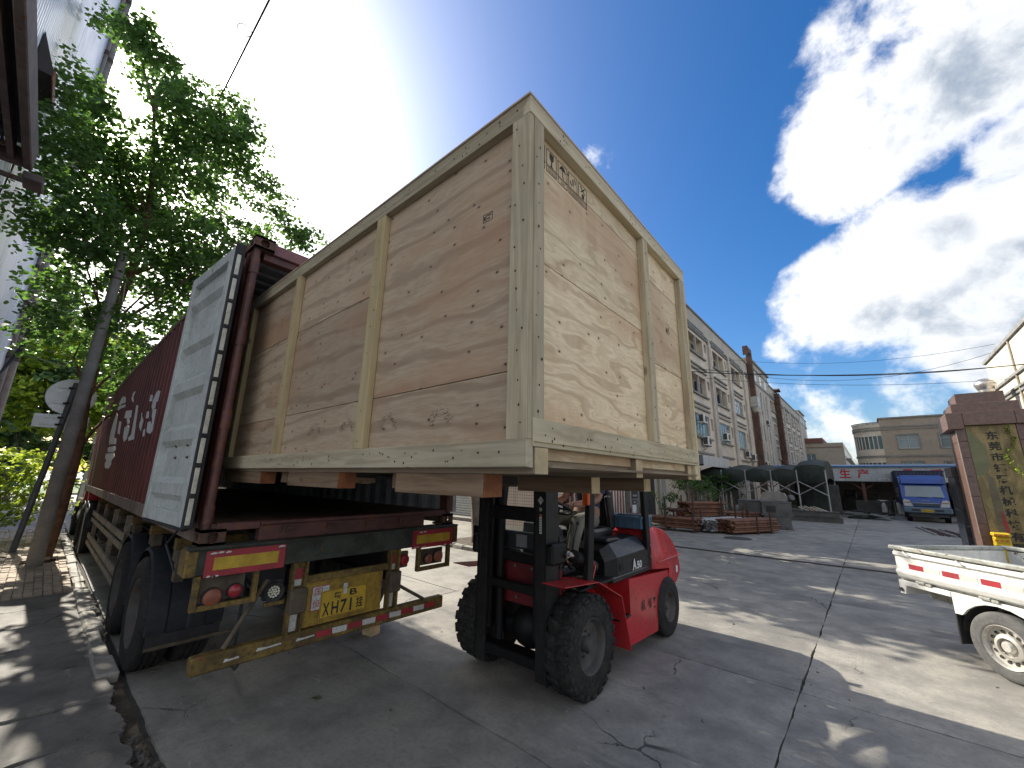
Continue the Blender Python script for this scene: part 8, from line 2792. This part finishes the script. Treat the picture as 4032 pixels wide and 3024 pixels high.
# roof: fabric sags between the hoops, ridge in the middle of the depth
vs, fs = [], []
cols = (len(TXS) - 1) * nU + 1
for c_ in range(cols):
    k = min(c_ // nU, len(TXS) - 2)
    f = c_ / nU - k
    x = TXS[k] + (TXS[k + 1] - TXS[k]) * f
    sc_ = 0.17 if k < len(TXS) - 2 else 0.10
    belly = math.sin(PI * f) * sc_
    for v in range(nV + 1):
        g = v / nV
        y = TY0 + (TY1 - TY0) * g
        ridge = 0.34 * (1 - abs(2 * g - 1) ** 1.3) + (0.30 if k == len(TXS) - 2 else 0.30 * (1 if f == 0 and k == len(TXS) - 2 else 0))
        if k == len(TXS) - 2:
            ridge = 0.42 * (1 - abs(2 * g - 1) ** 1.3) + 0.28
        vs.append((x, y, 2.52 + ridge + belly))
for c_ in range(cols - 1):
    for v in range(nV):
        a = c_ * (nV + 1) + v
        fs.append((a, a + 1, a + nV + 2, a + nV + 1))
part('roof_fabric', MB().add(vs, fs, True), M_TENT, tn, sharp=60)
# hanging valance with deep swags
vs, fs = [], []
for c_ in range(cols):
    k = min(c_ // nU, len(TXS) - 2)
    f = c_ / nU - k
    x = TXS[k] + (TXS[k + 1] - TXS[k]) * f
    sc_ = 0.17 if k < len(TXS) - 2 else 0.10
    top = 2.52 + math.sin(PI * f) * sc_ + (0.28 if k == len(TXS) - 2 else 0)
    bot = 2.02 - 0.13 * math.sin(PI * f)
    bulge = -0.10 * math.sin(PI * f)
    for j in range(4):
        t = j / 3
        vs.append((x, TY0 - 0.02 + bulge * math.sin(PI * t) * 2, top + (bot - top) * t))
for c_ in range(cols - 1):
    for j in range(3):
        a = c_ * 4 + j
        fs.append((a, a + 1, a + 5, a + 4))
part('valance', MB().add(vs, fs, True), M_TENT, tn, sharp=60)
part('end_fabric', MB().prism([(TY0, 2.05), (TY0, 2.8), (TY0 + 1.6, 3.13), ((TY0 + TY1) / 2, 3.22), (TY1 - 1.6, 3.13), (TY1, 2.8), (TY1, 2.0), (TY1 - 1.2, 2.12), (TY0 + 3, 2.2), (TY0 + 1.2, 2.12)], (TXS[-1], 0, 0), (0, 1, 0), (0, 0, 1), (0.02, 0, 0)), M_TENT, tn)
part('back_curtain', MB().box(-4.0, TXS[-1] - 0.05, TY1 - 0.05, TY1, 0.35, 2.6), M_TENT, tn)
part('side_curtain', MB().prism([(-3.3, 0.2), (-3.1, 2.2), (-2.2, 2.1), (-1.95, 0.2), (-2.4, 0.15), (-2.8, 0.25)], (0, TY0 + 3.2, 0), (1, 0, 0), (0, 0, 1), (0, 0.04, 0)), M_TENT, tn)
for i, x in enumerate(TXS):
    for y in (TY0, TY1):
        part('leg', MB().cyl((x, y, 0.0), (x, y, 2.6), 0.045, n=10), M_TPOLE, tn)
    if i < len(TXS) - 1:
        x2 = TXS[i + 1]
        for y in (TY0,):
            part('brace', MB().cyl((x, y - 0.02, 2.0), (x2, y - 0.02, 1.25), 0.03, n=8), M_TPOLE, tn)
            part('brace', MB().cyl((x, y + 0.03, 1.25), (x2, y + 0.03, 2.0), 0.03, n=8), M_TPOLE, tn)
part('label', MB().box(-2.55, -2.25, TY0 - 0.16, TY0 - 0.15, 2.42, 2.56), M_STICK, tn)
# clutter under the tent
shp = thing('sheet_stack', 'tall dark sheets leaning under the right end of the tent', 'metal sheets', (-2.6, 32.2, 0))
for k in range(4):
    part('sheet', MB().obox((-3.0 + k * 0.35, 31.9 + 0.1 * k, 0.95), (1, 0, 0), (0, 0.97, 0.22), (0, -0.22, 0.97), 0.9, 0.03, 1.8), M_BOXG, shp)
wdk = thing('timber_offcuts', 'heap of pale broken boards lying by the tent leg', 'boards', (-2.5, 27.2, 0.5))
for k in range(7):
    part('board', MB().obox((-2.75 + k * 0.13, 26.9, 0.52 + 0.03 * (k % 3)), (0.9, 0.1, -0.35), (0, 1, 0), (0.35, 0, 0.9), 0.75, 0.10, 0.03), M_ENDG if k % 2 else M_STICK, wdk)
tp = thing('tarpaulin_heap', 'crumpled grey tarpaulins and sheet scrap beside the tent end', 'tarpaulin', (-0.3, 32.5, 0))
for k in range(9):
    cx, cy = -1.2 + RND.random() * 2.2, 30.5 + RND.random() * 3
    part('fold', MB().obox((cx, cy, 0.10 + RND.random() * 0.16), Vector((1, RND.uniform(-.4, .4), RND.uniform(-.2, .2))).normalized(), (0, 1, 0), (0, 0, 1), 0.9, 0.6, 0.10, 0.03).jitter(0.05, k), M_BOXG if k % 2 else M_TENT, tp)

# ------------------------------------------------------------------ open workshop shed with red characters
sd = thing('workshop_shed', 'low open workshop shed with a pale fascia carrying big red characters', 'shed', (3.5, 40, 0))
M_FASC = paint('fascia_pale', (0.42, 0.45, 0.455), 0.7, var=0.06, dirt=0.2, scale=1.2, streak=0.3)
YF = 37.0
part('fascia', MB().box(-6.5, 11.0, YF, YF + 0.15, 2.10, 3.05), M_FASC, sd)
part('roof_edge', MB().box(-6.6, 11.1, YF - 0.12, YF + 0.3, 3.051, 3.13), paint('roof_blue', (0.03, 0.12, 0.28), 0.5), sd)
part('roof', MB().prism([(YF + 0.31, 3.06), (YF + 9, 3.5), (YF + 9, 3.56), (YF + 0.31, 3.12)], (-6.5, 0, 0), (0, 1, 0), (0, 0, 1), (17.5, 0, 0)), paint('roof_blue', (0.03, 0.12, 0.28), 0.5), sd)
part('back_wall', MB().box(-6.5, 11, YF + 8.6, YF + 8.8, 0, 3.4), paint('shed_block', (0.20, 0.18, 0.15), 0.9, var=0.25, dirt=0.4, scale=1.0, streak=0.4), sd)
part('block_course', MB().box(-6.5, 11, YF + 8.55, YF + 8.599, 1.2, 1.28).box(-6.5, 11, YF + 8.55, YF + 8.599, 2.0, 2.06), M_LEDGE, sd)
for x in (-5.8, -0.4, 1.6, 5.2, 9.8):
    part('column', MB().box(x - 0.09, x + 0.09, YF + 0.2, YF + 0.38, 0, 2.099), paint('column_rust', (0.14, 0.06, 0.045), 0.7), sd)
    for s in (-1, 1):
        part('knee_brace', MB().beam((x, YF + 0.29, 1.5), (x + s * 0.7, YF + 0.29, 2.08), 0.06, 0.06), paint('column_rust', (0.14, 0.06, 0.045), 0.7), sd)
M_CHRED = paint('character_red', (0.42, 0.02, 0.03), 0.5, var=0.08, dirt=0.15)
for ch, x in (('生', -1.58), ('产', -0.62), ('品', 1.62), ('质', 2.92)):
    part('sign_character', text_mb(ch, 0.62, 0.62, (x, YF - 0.001, 2.30), (1, 0, 0), (0, 0, 1), 0.004, bold=0.035), M_CHRED, sd)
part('sign_plate', MB().box(0.45, 0.98, YF - 0.012, YF - 0.001, 2.12, 2.30), M_STICK, sd)
part('plate_text', text_mb('钰腾机械', 0.40, 0.08, (0.51, YF - 0.0125, 2.17), (1, 0, 0), (0, 0, 1), 0.001), M_INK, sd)
# things standing in the shed
for k, (x, y, w, h, m_) in enumerate(((-1.2, 40.5, 1.1, 1.5, M_DARKIN), (0.0, 42, 1.4, 1.2, M_BOXG), (1.4, 41.5, 0.9, 1.0, M_BOXG), (4.6, 42.5, 1.0, 1.3, M_DARKIN), (5.6, 41.2, 0.8, 1.1, M_RACK), (-2.4, 42, 1.0, 1.8, M_BOXG))):
    t = thing('machine', ('dark cabinet machine deep in the shed, left of the truck', 'grey workbench machine in the middle of the shed', 'small grey machine in the shed beside the white drums', 'dark machine in the shed right of the blue truck', 'rust-brown machine frame in the shed, rightmost', 'tall grey machine in the shed behind the tent legs')[k], 'machine', (x, y, 0))
    part('body', MB().box(x - w / 2, x + w / 2, y - 0.4, y + 0.4, 0.0, h * 0.7, 0.04), m_, t)
    part('head', MB().box(x - w / 3, x + w / 4, y - 0.3, y + 0.3, h * 0.7 + 0.001, h, 0.04), m_, t)
    part('handle', MB().cyl((x + w / 4, y - 0.42, h * 0.6), (x + w / 4, y - 0.42, h * 0.85), 0.03, n=8), M_PIPEG, t)
pnl = thing('leaning_sheets', 'flat grey steel sheets leaning in front of the shed', 'metal sheets', (-0.1, 36.2, 0))
for k in range(3):
    part('sheet', MB().obox((-0.55 + k * 0.5, 36.2 + 0.08 * k, 0.45), (1, 0, 0), (0, 0.95, 0.3), (0, -0.3, 0.95), 0.75, 0.03, 0.85), M_BOXG, pnl)
for k, x in enumerate((0.45, 1.22)):
    dr = thing('drum', ('white plastic drum at the shed front, left one', 'white plastic drum at the shed front, right one next to the truck')[k], 'drum', (x, 36.4, 0), 0, 'white drums before the shed')
    part('barrel', MB().lathe([(0.001, 0.05), (0.15, 0.05), (0.16, 0.10), (0.16, 0.72), (0.13, 0.80), (0.001, 0.80)], (x, 36.4, 0.1 if k == 0 else 0.05), (0, 0, 1), 16), paint('drum_white', (0.62, 0.62, 0.58), 0.5), dr)
    part('frame', MB().cyl((x - 0.25, 36.4, 0), (x - 0.25, 36.4, 0.95), 0.025, n=6).cyl((x + 0.25, 36.4, 0), (x + 0.25, 36.4, 0.95), 0.025, n=6).cyl((x - 0.25, 36.4, 0.9), (x + 0.25, 36.4, 0.9), 0.025, n=6), M_PIPEG, dr)
lt = thing('lattice_mast', 'red lattice steel mast leaning in the shed beside the blue truck', 'lattice mast', (1.45, 38.5, 0))
for (dx, dy) in ((0, 0), (0.35, 0), (0, 0.35), (0.35, 0.35)):
    part('chord', MB().cyl((1.45 + dx, 38.0 + dy, 0), (1.15 + dx, 38.3 + dy, 2.6), 0.03, n=6), paint('lattice_red', (0.26, 0.06, 0.04), 0.6), lt)
for k in range(9):
    z = 0.1 + k * 0.27
    part('lacing', MB().cyl((1.45 - z * 0.115, 38.0 + z * 0.115, z), (1.80 - (z + 0.27) * 0.115, 38.0 + (z + 0.27) * 0.115, z + 0.27), 0.018, n=5), paint('lattice_red', (0.26, 0.06, 0.04), 0.6), lt)
sb = thing('steel_stack', 'rusty steel plates stacked right of the blue truck', 'steel plates', (4.0, 33.0, 0))
for k in range(4):
    part('plate', MB().box(3.3, 5.4, 30.8, 33.2, 0.05 + k * 0.14, 0.13 + k * 0.14), M_RACK if k % 2 else M_BOXG, sb)
    part('spacer', MB().box(3.5, 3.6, 30.9, 33.1, 0.0 + k * 0.14, 0.049 + k * 0.14).box(5.1, 5.2, 30.9, 33.1, 0.0 + k * 0.14, 0.049 + k * 0.14), M_RACK, sb)
for k in range(13):
    o = MB().beam((1.30 + k * 0.165, 26.3 - k * 0.22 + 0.5, 0.03), (1.65 + k * 0.165, 23.2 - k * 0.12, 0.03), 0.06, 0.05)
    solo('angle_bar', o, M_RACK if k % 3 else M_PIPEG, 'rusty steel bar lying flat in the row before the blue truck', 'steel bar', 'steel bars lying before the blue truck')

# ------------------------------------------------------------------ blue box truck
M_TBLU = paint('truck_blue', (0.012, 0.055, 0.26), 0.35, var=0.1, dirt=0.2, dirtcol=(0.04, 0.06, 0.12), scale=1.5, spec=0.6)
M_TBOX = paint('truck_box_blue', (0.030, 0.042, 0.085), 0.6, var=0.2, dirt=0.4, scale=1.5, streak=0.3)
M_TBMP = paint('truck_bumper', (0.075, 0.12, 0.16), 0.5, var=0.1, dirt=0.3)
bt = thing('box_truck', 'parked blue cargo truck facing the camera in front of the shed', 'truck', (2.06, 31.0, 0), math.radians(-1.0), local=True)
cw2 = 0.88
cabpr = [(0.0, 0.52), (-0.03, 0.80), (0.02, 1.18), (0.10, 1.25), (0.42, 1.92), (0.60, 1.98), (1.60, 1.98), (1.60, 0.52)]
cab3 = part('cab', MB().prism(cabpr, (-cw2, 0, 0), (0, 1, 0), (0, 0, 1), (2 * cw2, 0, 0)), M_TBLU, bt)
part('windscreen', MB().prism([(-0.74, 0), (0.74, 0), (0.68, 0.62), (-0.68, 0.62)], (0, 0.118, 1.285), (1, 0, 0), (0, 0.431, 0.902), (0, -0.01, 0.004)), glass('truck_glass', (0.07, 0.12, 0.16), 0.05), cab3)
part('wiper', MB().cyl((-0.3, 0.10, 1.29), (0.15, 0.085, 1.27), 0.012, n=6).cyl((0.3, 0.10, 1.30), (0.66, 0.085, 1.26), 0.012, n=6), M_TDARK, cab3)
part('dash_papers', MB().box(-0.6, 0.6, 0.155, 0.17, 1.29, 1.32), M_STICK, cab3)
part('fairing', MB().prism([(0.30, 1.985), (0.42, 2.20), (0.85, 2.42), (1.45, 2.44), (1.45, 1.985)], (-0.80, 0, 0), (0, 1, 0), (0, 0, 1), (1.60, 0, 0)), M_TBLU, cab3)
part('fairing_wing', MB().prism([(0.5, 1.985), (0.62, 2.28), (1.5, 2.40), (1.5, 1.985)], (-0.90, 0, 0), (0, 1, 0), (0, 0, 1), (0.08, 0, 0)).prism([(0.5, 1.985), (0.62, 2.28), (1.5, 2.40), (1.5, 1.985)], (0.82, 0, 0), (0, 1, 0), (0, 0, 1), (0.08, 0, 0)), M_TBLU, cab3)
gr_ = part('grille', MB().box(-0.48, 0.48, -0.055, -0.032, 0.80, 0.98, 0.006), M_TDARK, cab3)
for k in range(3):
    part('grille_bar', MB().box(-0.50 + 0.02 * k, 0.50 - 0.02 * k, -0.072, -0.0555, 0.955 - k * 0.06, 0.985 - k * 0.06, 0.004), M_TBMP if k else M_PIPEG, gr_)
part('maker_emblem', text_mb('JAC', 0.30, 0.07, (-0.15, -0.004, 1.07), (1, 0, 0), (0, 0.05, 1), 0.006), M_PIPEG, cab3)
for s in (-1, 1):
    part('headlight', MB().prism([(s * 0.50, 0.79), (s * 0.84, 0.80), (s * 0.87, 1.06), (s * 0.80, 1.16), (s * 0.62, 1.12)], (0, -0.045, 0), (1, 0, 0), (0, 0, 1), (0, 0.03, 0)), paint('headlight_clear', (0.50, 0.50, 0.47), 0.12, 0.2, var=0.1, dirt=0.1), cab3)
    part('indicator', MB().box(s * 0.60, s * 0.84, -0.049, -0.046, 0.97, 1.02), paint('indicator_brown', (0.25, 0.08, 0.05), 0.3), cab3)
    part('fog_lamp', MB().cyl((s * 0.72, -0.10, 0.62), (s * 0.72, -0.125, 0.62), 0.055, n=14), M_PIPEG, cab3)
    part('mirror', MB().box(s * 1.02 - 0.07, s * 1.02 + 0.07, 0.20, 0.28, 1.42, 1.75, 0.03).box(s * 1.03 - 0.06, s * 1.03 + 0.06, 0.20, 0.28, 1.22, 1.40, 0.03), M_TDARK, cab3)
    part('mirror_arm', MB().cyl((s * 0.86, 0.30, 1.70), (s * 1.0, 0.26, 1.65), 0.015, n=6).cyl((s * 0.86, 0.30, 1.3), (s * 1.0, 0.26, 1.32), 0.015, n=6), M_TDARK, cab3)
    wheel_parts(bt, (s * 0.72, 0.62, 0.40), (s, 0, 0), 0.40, 0.22, 0.22, M_TYRE, M_RIMD, 6, 0, 0.05, 0.06)
    wheel_parts(bt, (s * 0.72, 3.9, 0.40), (s, 0, 0), 0.40, 0.22, 0.22, M_TYRE, M_RIMD, 6, 0, 0.10, 0.06)
bmp = part('bumper', MB().box(-0.92, 0.92, -0.13, 0.12, 0.46, 0.76, 0.05), M_TBMP, bt)
part('bumper_slot', MB().box(-0.60, -0.28, -0.1335, -0.1305, 0.56, 0.66).box(0.28, 0.60, -0.1335, -0.1305, 0.56, 0.66), M_TDARK, bmp)
npl = part('number_plate', MB().box(-0.22, 0.22, -0.142, -0.134, 0.52, 0.67), M_PLATE, bt)
part('plate_text', text_mb('粤SC679', 0.38, 0.09, (-0.19, -0.1425, 0.55), (1, 0, 0), (0, 0, 1), 0.001), M_INK, npl)
part('under_guard', MB().box(-0.75, 0.75, -0.05, 0.0, 0.28, 0.42), M_TDARK, bt)
part('chassis', MB().box(-0.4, 0.4, 0.3, 5.2, 0.5, 0.78), M_TDARK, bt)
# ribbed cargo box: front wall with vertical ribs
bx = part('cargo_box', MB().box(-1.0, 1.02, 1.72, 5.9, 0.85, 2.66, 0.02), M_TBOX, bt)
for k in range(14):
    x = -0.93 + k * 0.143
    part('rib', MB().box(x, x + 0.07, 1.685, 1.7195, 0.9, 2.62, 0.01), M_TBOX, bx)
for k in range(22):
    y = 1.9 + k * 0.18
    part('rib', MB().box(-1.03, -1.0005, y, y + 0.09, 0.9, 2.62, 0.01), M_TBOX, bx)
part('top_edge', MB().box(-1.03, 1.05, 1.68, 5.92, 2.661, 2.71), M_TBOX, bx)
part('side_rack', MB().cyl((-1.08, 1.78, 0.9), (-1.08, 1.78, 2.62), 0.03, n=8), M_TDARK, bx)

# ------------------------------------------------------------------ far buildings
M_APT = paint('apartment_render', (0.34, 0.295, 0.235), 0.85, var=0.08, dirt=0.2, scale=0.5, streak=0.3)
M_APTL = paint('apartment_cream', (0.60, 0.54, 0.44), 0.8, var=0.06, dirt=0.2, scale=0.5, streak=0.25)
ab = thing('office_building', 'beige three-storey building with a curved glazed end behind the shed', 'building', (5.5, 66, 0))
YA = 60.0
ops = [(2.85, 4.45, 5.75, 7.2), (6.0, 7.7, 5.75, 7.2), (2.85, 4.45, 2.9, 4.35), (6.0, 7.7, 2.9, 4.35), (9.3, 11.0, 5.75, 7.2), (9.3, 11.0, 2.9, 4.35)]
part('front_wall', facade(MB(), (0, YA, 0), (1, 0, 0), (0, 0, 1), (0, -1, 0), (1.6, 16), (0, 9.0), ops, 0.25), M_APT, ab)
part('block', MB().box(1.62, 16, YA + 0.26, YA + 14, 0, 9.0), M_APT, ab)
part('parapet_cap', MB().box(1.5, 16.2, YA - 0.12, YA + 14, 9.001, 9.16), M_LEDGE, ab)
part('band', MB().box(1.55, 16, YA - 0.08, YA - 0.001, 8.05, 8.20).box(1.55, 16, YA - 0.06, YA - 0.001, 7.78, 7.88).box(1.55, 16, YA - 0.06, YA - 0.001, 4.85, 5.05), M_LEDGE, ab)
for (a, b, c, d) in ops:
    fr = MB().box(a, b, YA + 0.10, YA + 0.16, c, c + 0.07).box(a, b, YA + 0.10, YA + 0.16, d - 0.07, d).box(a, a + 0.06, YA + 0.10, YA + 0.16, c + 0.0705, d - 0.0705).box(b - 0.06, b, YA + 0.10, YA + 0.16, c + 0.0705, d - 0.0705)
    fr.box((a + b) / 2 - 0.03, (a + b) / 2 + 0.03, YA + 0.10, YA + 0.16, c + 0.0705, d - 0.0705).box(a + 0.0605, b - 0.0605, YA + 0.105, YA + 0.155, d - 0.5, d - 0.45)
    w = part('window', fr, M_FRAME, ab)
    part('pane', MB().box(a + 0.0, (a + b) / 2 - 0.031, YA + 0.165, YA + 0.18, c, d), M_WGL, w)
    part('pane', MB().box((a + b) / 2 + 0.031, b, YA + 0.165, YA + 0.18, c, d), M_WGL, w)
    part('surround', MB().box(a - 0.12, b + 0.12, YA - 0.03, YA - 0.001, c - 0.12, c - 0.001).box(a - 0.12, b + 0.12, YA - 0.03, YA - 0.001, d + 0.001, d + 0.10).box(a - 0.12, a - 0.001, YA - 0.03, YA - 0.001, c, d).box(b + 0.001, b + 0.12, YA - 0.03, YA - 0.001, c, d), M_LEDGE, ab)
# curved end
R_ = 2.4
cc = Vector((1.62, YA + R_ + 0.0, 0))
def arcwall(z0, z1, r, mat, name, par):
    mb = MB()
    n = 14
    vs, fs = [], []
    for i in range(n + 1):
        a = PI / 2 * 3 - (PI / 2) * 1.5 * i / n
        for z in (z0, z1):
            vs.append((cc.x + math.cos(a) * r, cc.y + math.sin(a) * r, z))
    for i in range(n):
        fs.append((2 * i, 2 * i + 2, 2 * i + 3, 2 * i + 1))
    mb.add(vs, fs, True)
    return part(name, mb, mat, par)


cwl = arcwall(0.0, 2.9, R_, M_APTL, 'curved_wall', ab)
arcwall(4.3, 5.75, R_, M_APTL, 'curved_wall', ab)
arcwall(7.2, 8.6, R_, M_APTL, 'curved_wall', ab)
for (z0, z1) in ((7.75, 7.9), (8.02, 8.14), (4.85, 5.05), (8.6, 8.72)):
    arcwall(z0, z1, R_ + 0.08, M_LEDGE, 'curved_band', ab)
for (z0, z1) in ((2.9, 4.3), (5.75, 7.2)):
    g_ = arcwall(z0, z1, R_ - 0.12, M_WGL, 'curved_window', ab)
    for i in range(15):
        a = PI / 2 * 3 - (PI / 2) * 1.5 * i / 14
        part('mullion', MB().cyl((cc.x + math.cos(a) * (R_ - 0.06), cc.y + math.sin(a) * (R_ - 0.06), z0), (cc.x + math.cos(a) * (R_ - 0.06), cc.y + math.sin(a) * (R_ - 0.06), z1), 0.05, n=6), M_APTL, g_)
part('roof_disc', MB().cyl((cc.x, cc.y, 8.5), (cc.x, cc.y, 8.58), R_, n=28), M_LEDGE, ab)

al = thing('apartment_block', 'plain beige apartment block with a brown roof edge, far behind the tent', 'apartment block', (-8, 106, 0))
ops = [(-8.9, -7.5, 6.0, 7.8), (-8.9, -7.5, 2.4, 4.2)]
part('front_wall', facade(MB(), (0, 100, 0), (1, 0, 0), (0, 0, 1), (0, -1, 0), (-14, -3.0), (0, 9.8), ops, 0.3), M_APT, al)
part('block', MB().box(-14, -3.02, 100.31, 150, 0, 9.8), M_APT, al)
part('side_wall', MB().box(-3.019, -3.0, 100.0, 150, 0, 9.8), M_APTL, al)
part('roof_edge', MB().box(-14.2, -6.0, 99.8, 140, 9.801, 10.8), paint('roof_brown', (0.17, 0.07, 0.055), 0.8), al)
part('band', MB().box(-14, -3, 99.9, 99.999, 6.0 + 2.9, 6.0 + 3.05).box(-14, -3, 99.9, 99.999, 4.9, 5.05), paint('band_brown', (0.22, 0.13, 0.10), 0.8), al)
for (a, b, c, d) in ops:
    w = part('window', MB().box(a, b, 100.1, 100.2, c, c + 0.1).box(a, b, 100.1, 100.2, d - 0.1, d).box((a + b) / 2 - 0.05, (a + b) / 2 + 0.05, 100.1, 100.2, c + 0.101, d - 0.101), M_FRAME, al)
    part('pane', MB().box(a, b, 100.21, 100.25, c, d), M_WGL, w)
for k in range(9):
    for z in (1.5, 4.4, 7.2):
        y = 101.5 + k * 5.2
        w = part('window', MB().box(-2.999, -2.94, y, y + 2.4, z, z + 1.6), M_FRAME, al)
        part('pane', MB().box(-2.939, -2.93, y + 0.15, y + 2.25, z + 0.15, z + 1.45), M_WGL, w)
        part('balcony', MB().box(-2.999, -2.2, y - 0.3, y + 2.7, z - 0.5, z - 0.35), M_LEDGE, al)

# building at the right edge with blue louvres
rb = thing('louvred_building', 'cream building with blue louvres and grey ledges at the right edge', 'building', (13, 45, 0))
ops = [(37.9, 39.6, 5.6, 8.2)]
part('side_wall', facade(MB(), (9.0, 0, 0), (0, -1, 0), (0, 0, 1), (-1, 0, 0), (-52.5, -37.0), (0, 12.3), [(-b, -a, c, d) for a, b, c, d in ops], 0.3), M_APTL, rb)
part('block', MB().box(9.31, 22, 37.0, 52.5, 0, 12.3), M_APTL, rb)
part('front_wall', MB().box(9.0, 22, 36.98, 36.999, 0, 12.3), M_APTL, rb)
part('parapet', MB().box(8.85, 22, 36.9, 52.6, 12.301, 12.55), M_LEDGE, rb)
part('ledge', MB().box(8.85, 8.999, 37.0, 52.5, 9.75, 9.95).box(8.85, 8.999, 37.0, 52.5, 8.85, 9.0).box(8.88, 8.999, 37.0, 52.5, 8.55, 8.70), M_LEDGE, rb)
for k in range(13):
    z = 12.0 - k * 0.30
    part('louvre', MB().obox((9.9, 36.86, z), (1, 0, 0), (0, 0.8, 0.6), (0, -0.6, 0.8), 2.6, 0.04, 0.20), paint('louvre_blue', (0.012, 0.045, 0.20), 0.5, var=0.1, dirt=0.1), rb)
w = part('window', MB().box(9.10, 9.16, 37.9, 39.6, 5.6, 5.7).box(9.10, 9.16, 37.9, 39.6, 8.1, 8.2).box(9.10, 9.16, 38.7, 38.8, 5.701, 8.099).box(9.1, 9.16, 37.9, 39.6, 7.3, 7.38), M_FRAME, rb)
part('pane', MB().box(9.17, 9.2, 37.9, 39.6, 5.6, 8.2), M_WGL, w)
part('window_border', MB().box(8.93, 8.999, 37.75, 39.75, 5.45, 5.599).box(8.93, 8.999, 37.75, 39.75, 8.201, 8.35).box(8.93, 8.999, 37.75, 37.899, 5.6, 8.2).box(8.93, 8.999, 39.601, 39.75, 5.6, 8.2), M_LEDGE, rb)
part('downpipe', MB().cyl((8.93, 44.5, 0), (8.93, 44.5, 12.3), 0.06, n=8), M_APT, rb)
vt = thing('roof_ventilator', 'shiny round turbine ventilator showing above the pillar cap', 'ventilator', (7.6, 43.5, 0))
part('dome', MB().lathe([(0.001, 0.85), (0.3, 0.80), (0.55, 0.55), (0.6, 0.35), (0.5, 0.1), (0.45, 0.0)], (7.6, 46.0, 9.1), (0, 0, 1), 20), M_GSIL, vt)
part('stem', MB().cyl((7.6, 46.0, 0.0), (7.6, 46.0, 9.1), 0.42, n=16), M_GSIL, vt)

# ------------------------------------------------------------------ small loose things on the ground
cr = thing('wood_block', 'pale notched wood block standing on the concrete behind the trailer bumper', 'wood block', (-4.73, 2.93, 0), math.radians(12), local=True)
part('block', MB().box(-0.075, 0.075, -0.07, 0.07, 0.0, 0.085, 0.003).box(-0.075, 0.060, -0.07, 0.07, 0.0855, 0.16, 0.003).box(-0.06, 0.085, -0.066, 0.066, 0.1605, 0.23, 0.003).box(-0.06, 0.05, -0.066, 0.066, 0.2305, 0.30, 0.003), M_ENDG, cr)
lf = MB()
pts = [(-0.055, 0), (-0.03, 0.022), (0.0, 0.030), (0.04, 0.024), (0.07, 0.004), (0.04, -0.02), (0.0, -0.026), (-0.035, -0.018)]
lf.add([(-4.38 + x + 0.6, 1.87 + y, 0.008 + 0.012 * math.sin(x * 40)) for x, y in pts], [tuple(range(8))])
lf.add([(-4.38 + x + 0.6, 1.87 + y, 0.004 + 0.012 * math.sin(x * 40)) for x, y in pts], [tuple(range(8))[::-1]])
solo('fallen_leaf', lf, leafmat('leaf_fallen', (0.16, 0.17, 0.09), (0.1, 0.1, 0.04), 0.2), 'pale curled leaf lying on the concrete before the trailer bumper', 'leaf')
peb = MB()
rr_ = random.Random(44)
for k in range(150):
    x, y = rr_.uniform(-6, 3.5), rr_.uniform(-0.8, 6.5)
    s = rr_.uniform(0.003, 0.011)
    peb.obox((x, y, s * 0.4 + (0.022 if y < 0.74 else 0)), Vector((rr_.uniform(-1, 1), rr_.uniform(-1, 1), 0.2)).normalized(), (0, 1, 0), (0, 0, 1), s * 2.4, s * 1.7, s)
pbo = part('litter', peb, paint('litter_bits', (0.16, 0.13, 0.10), 0.9, var=0.6, dirt=0.4, scale=30))
pbo['kind'] = 'stuff'
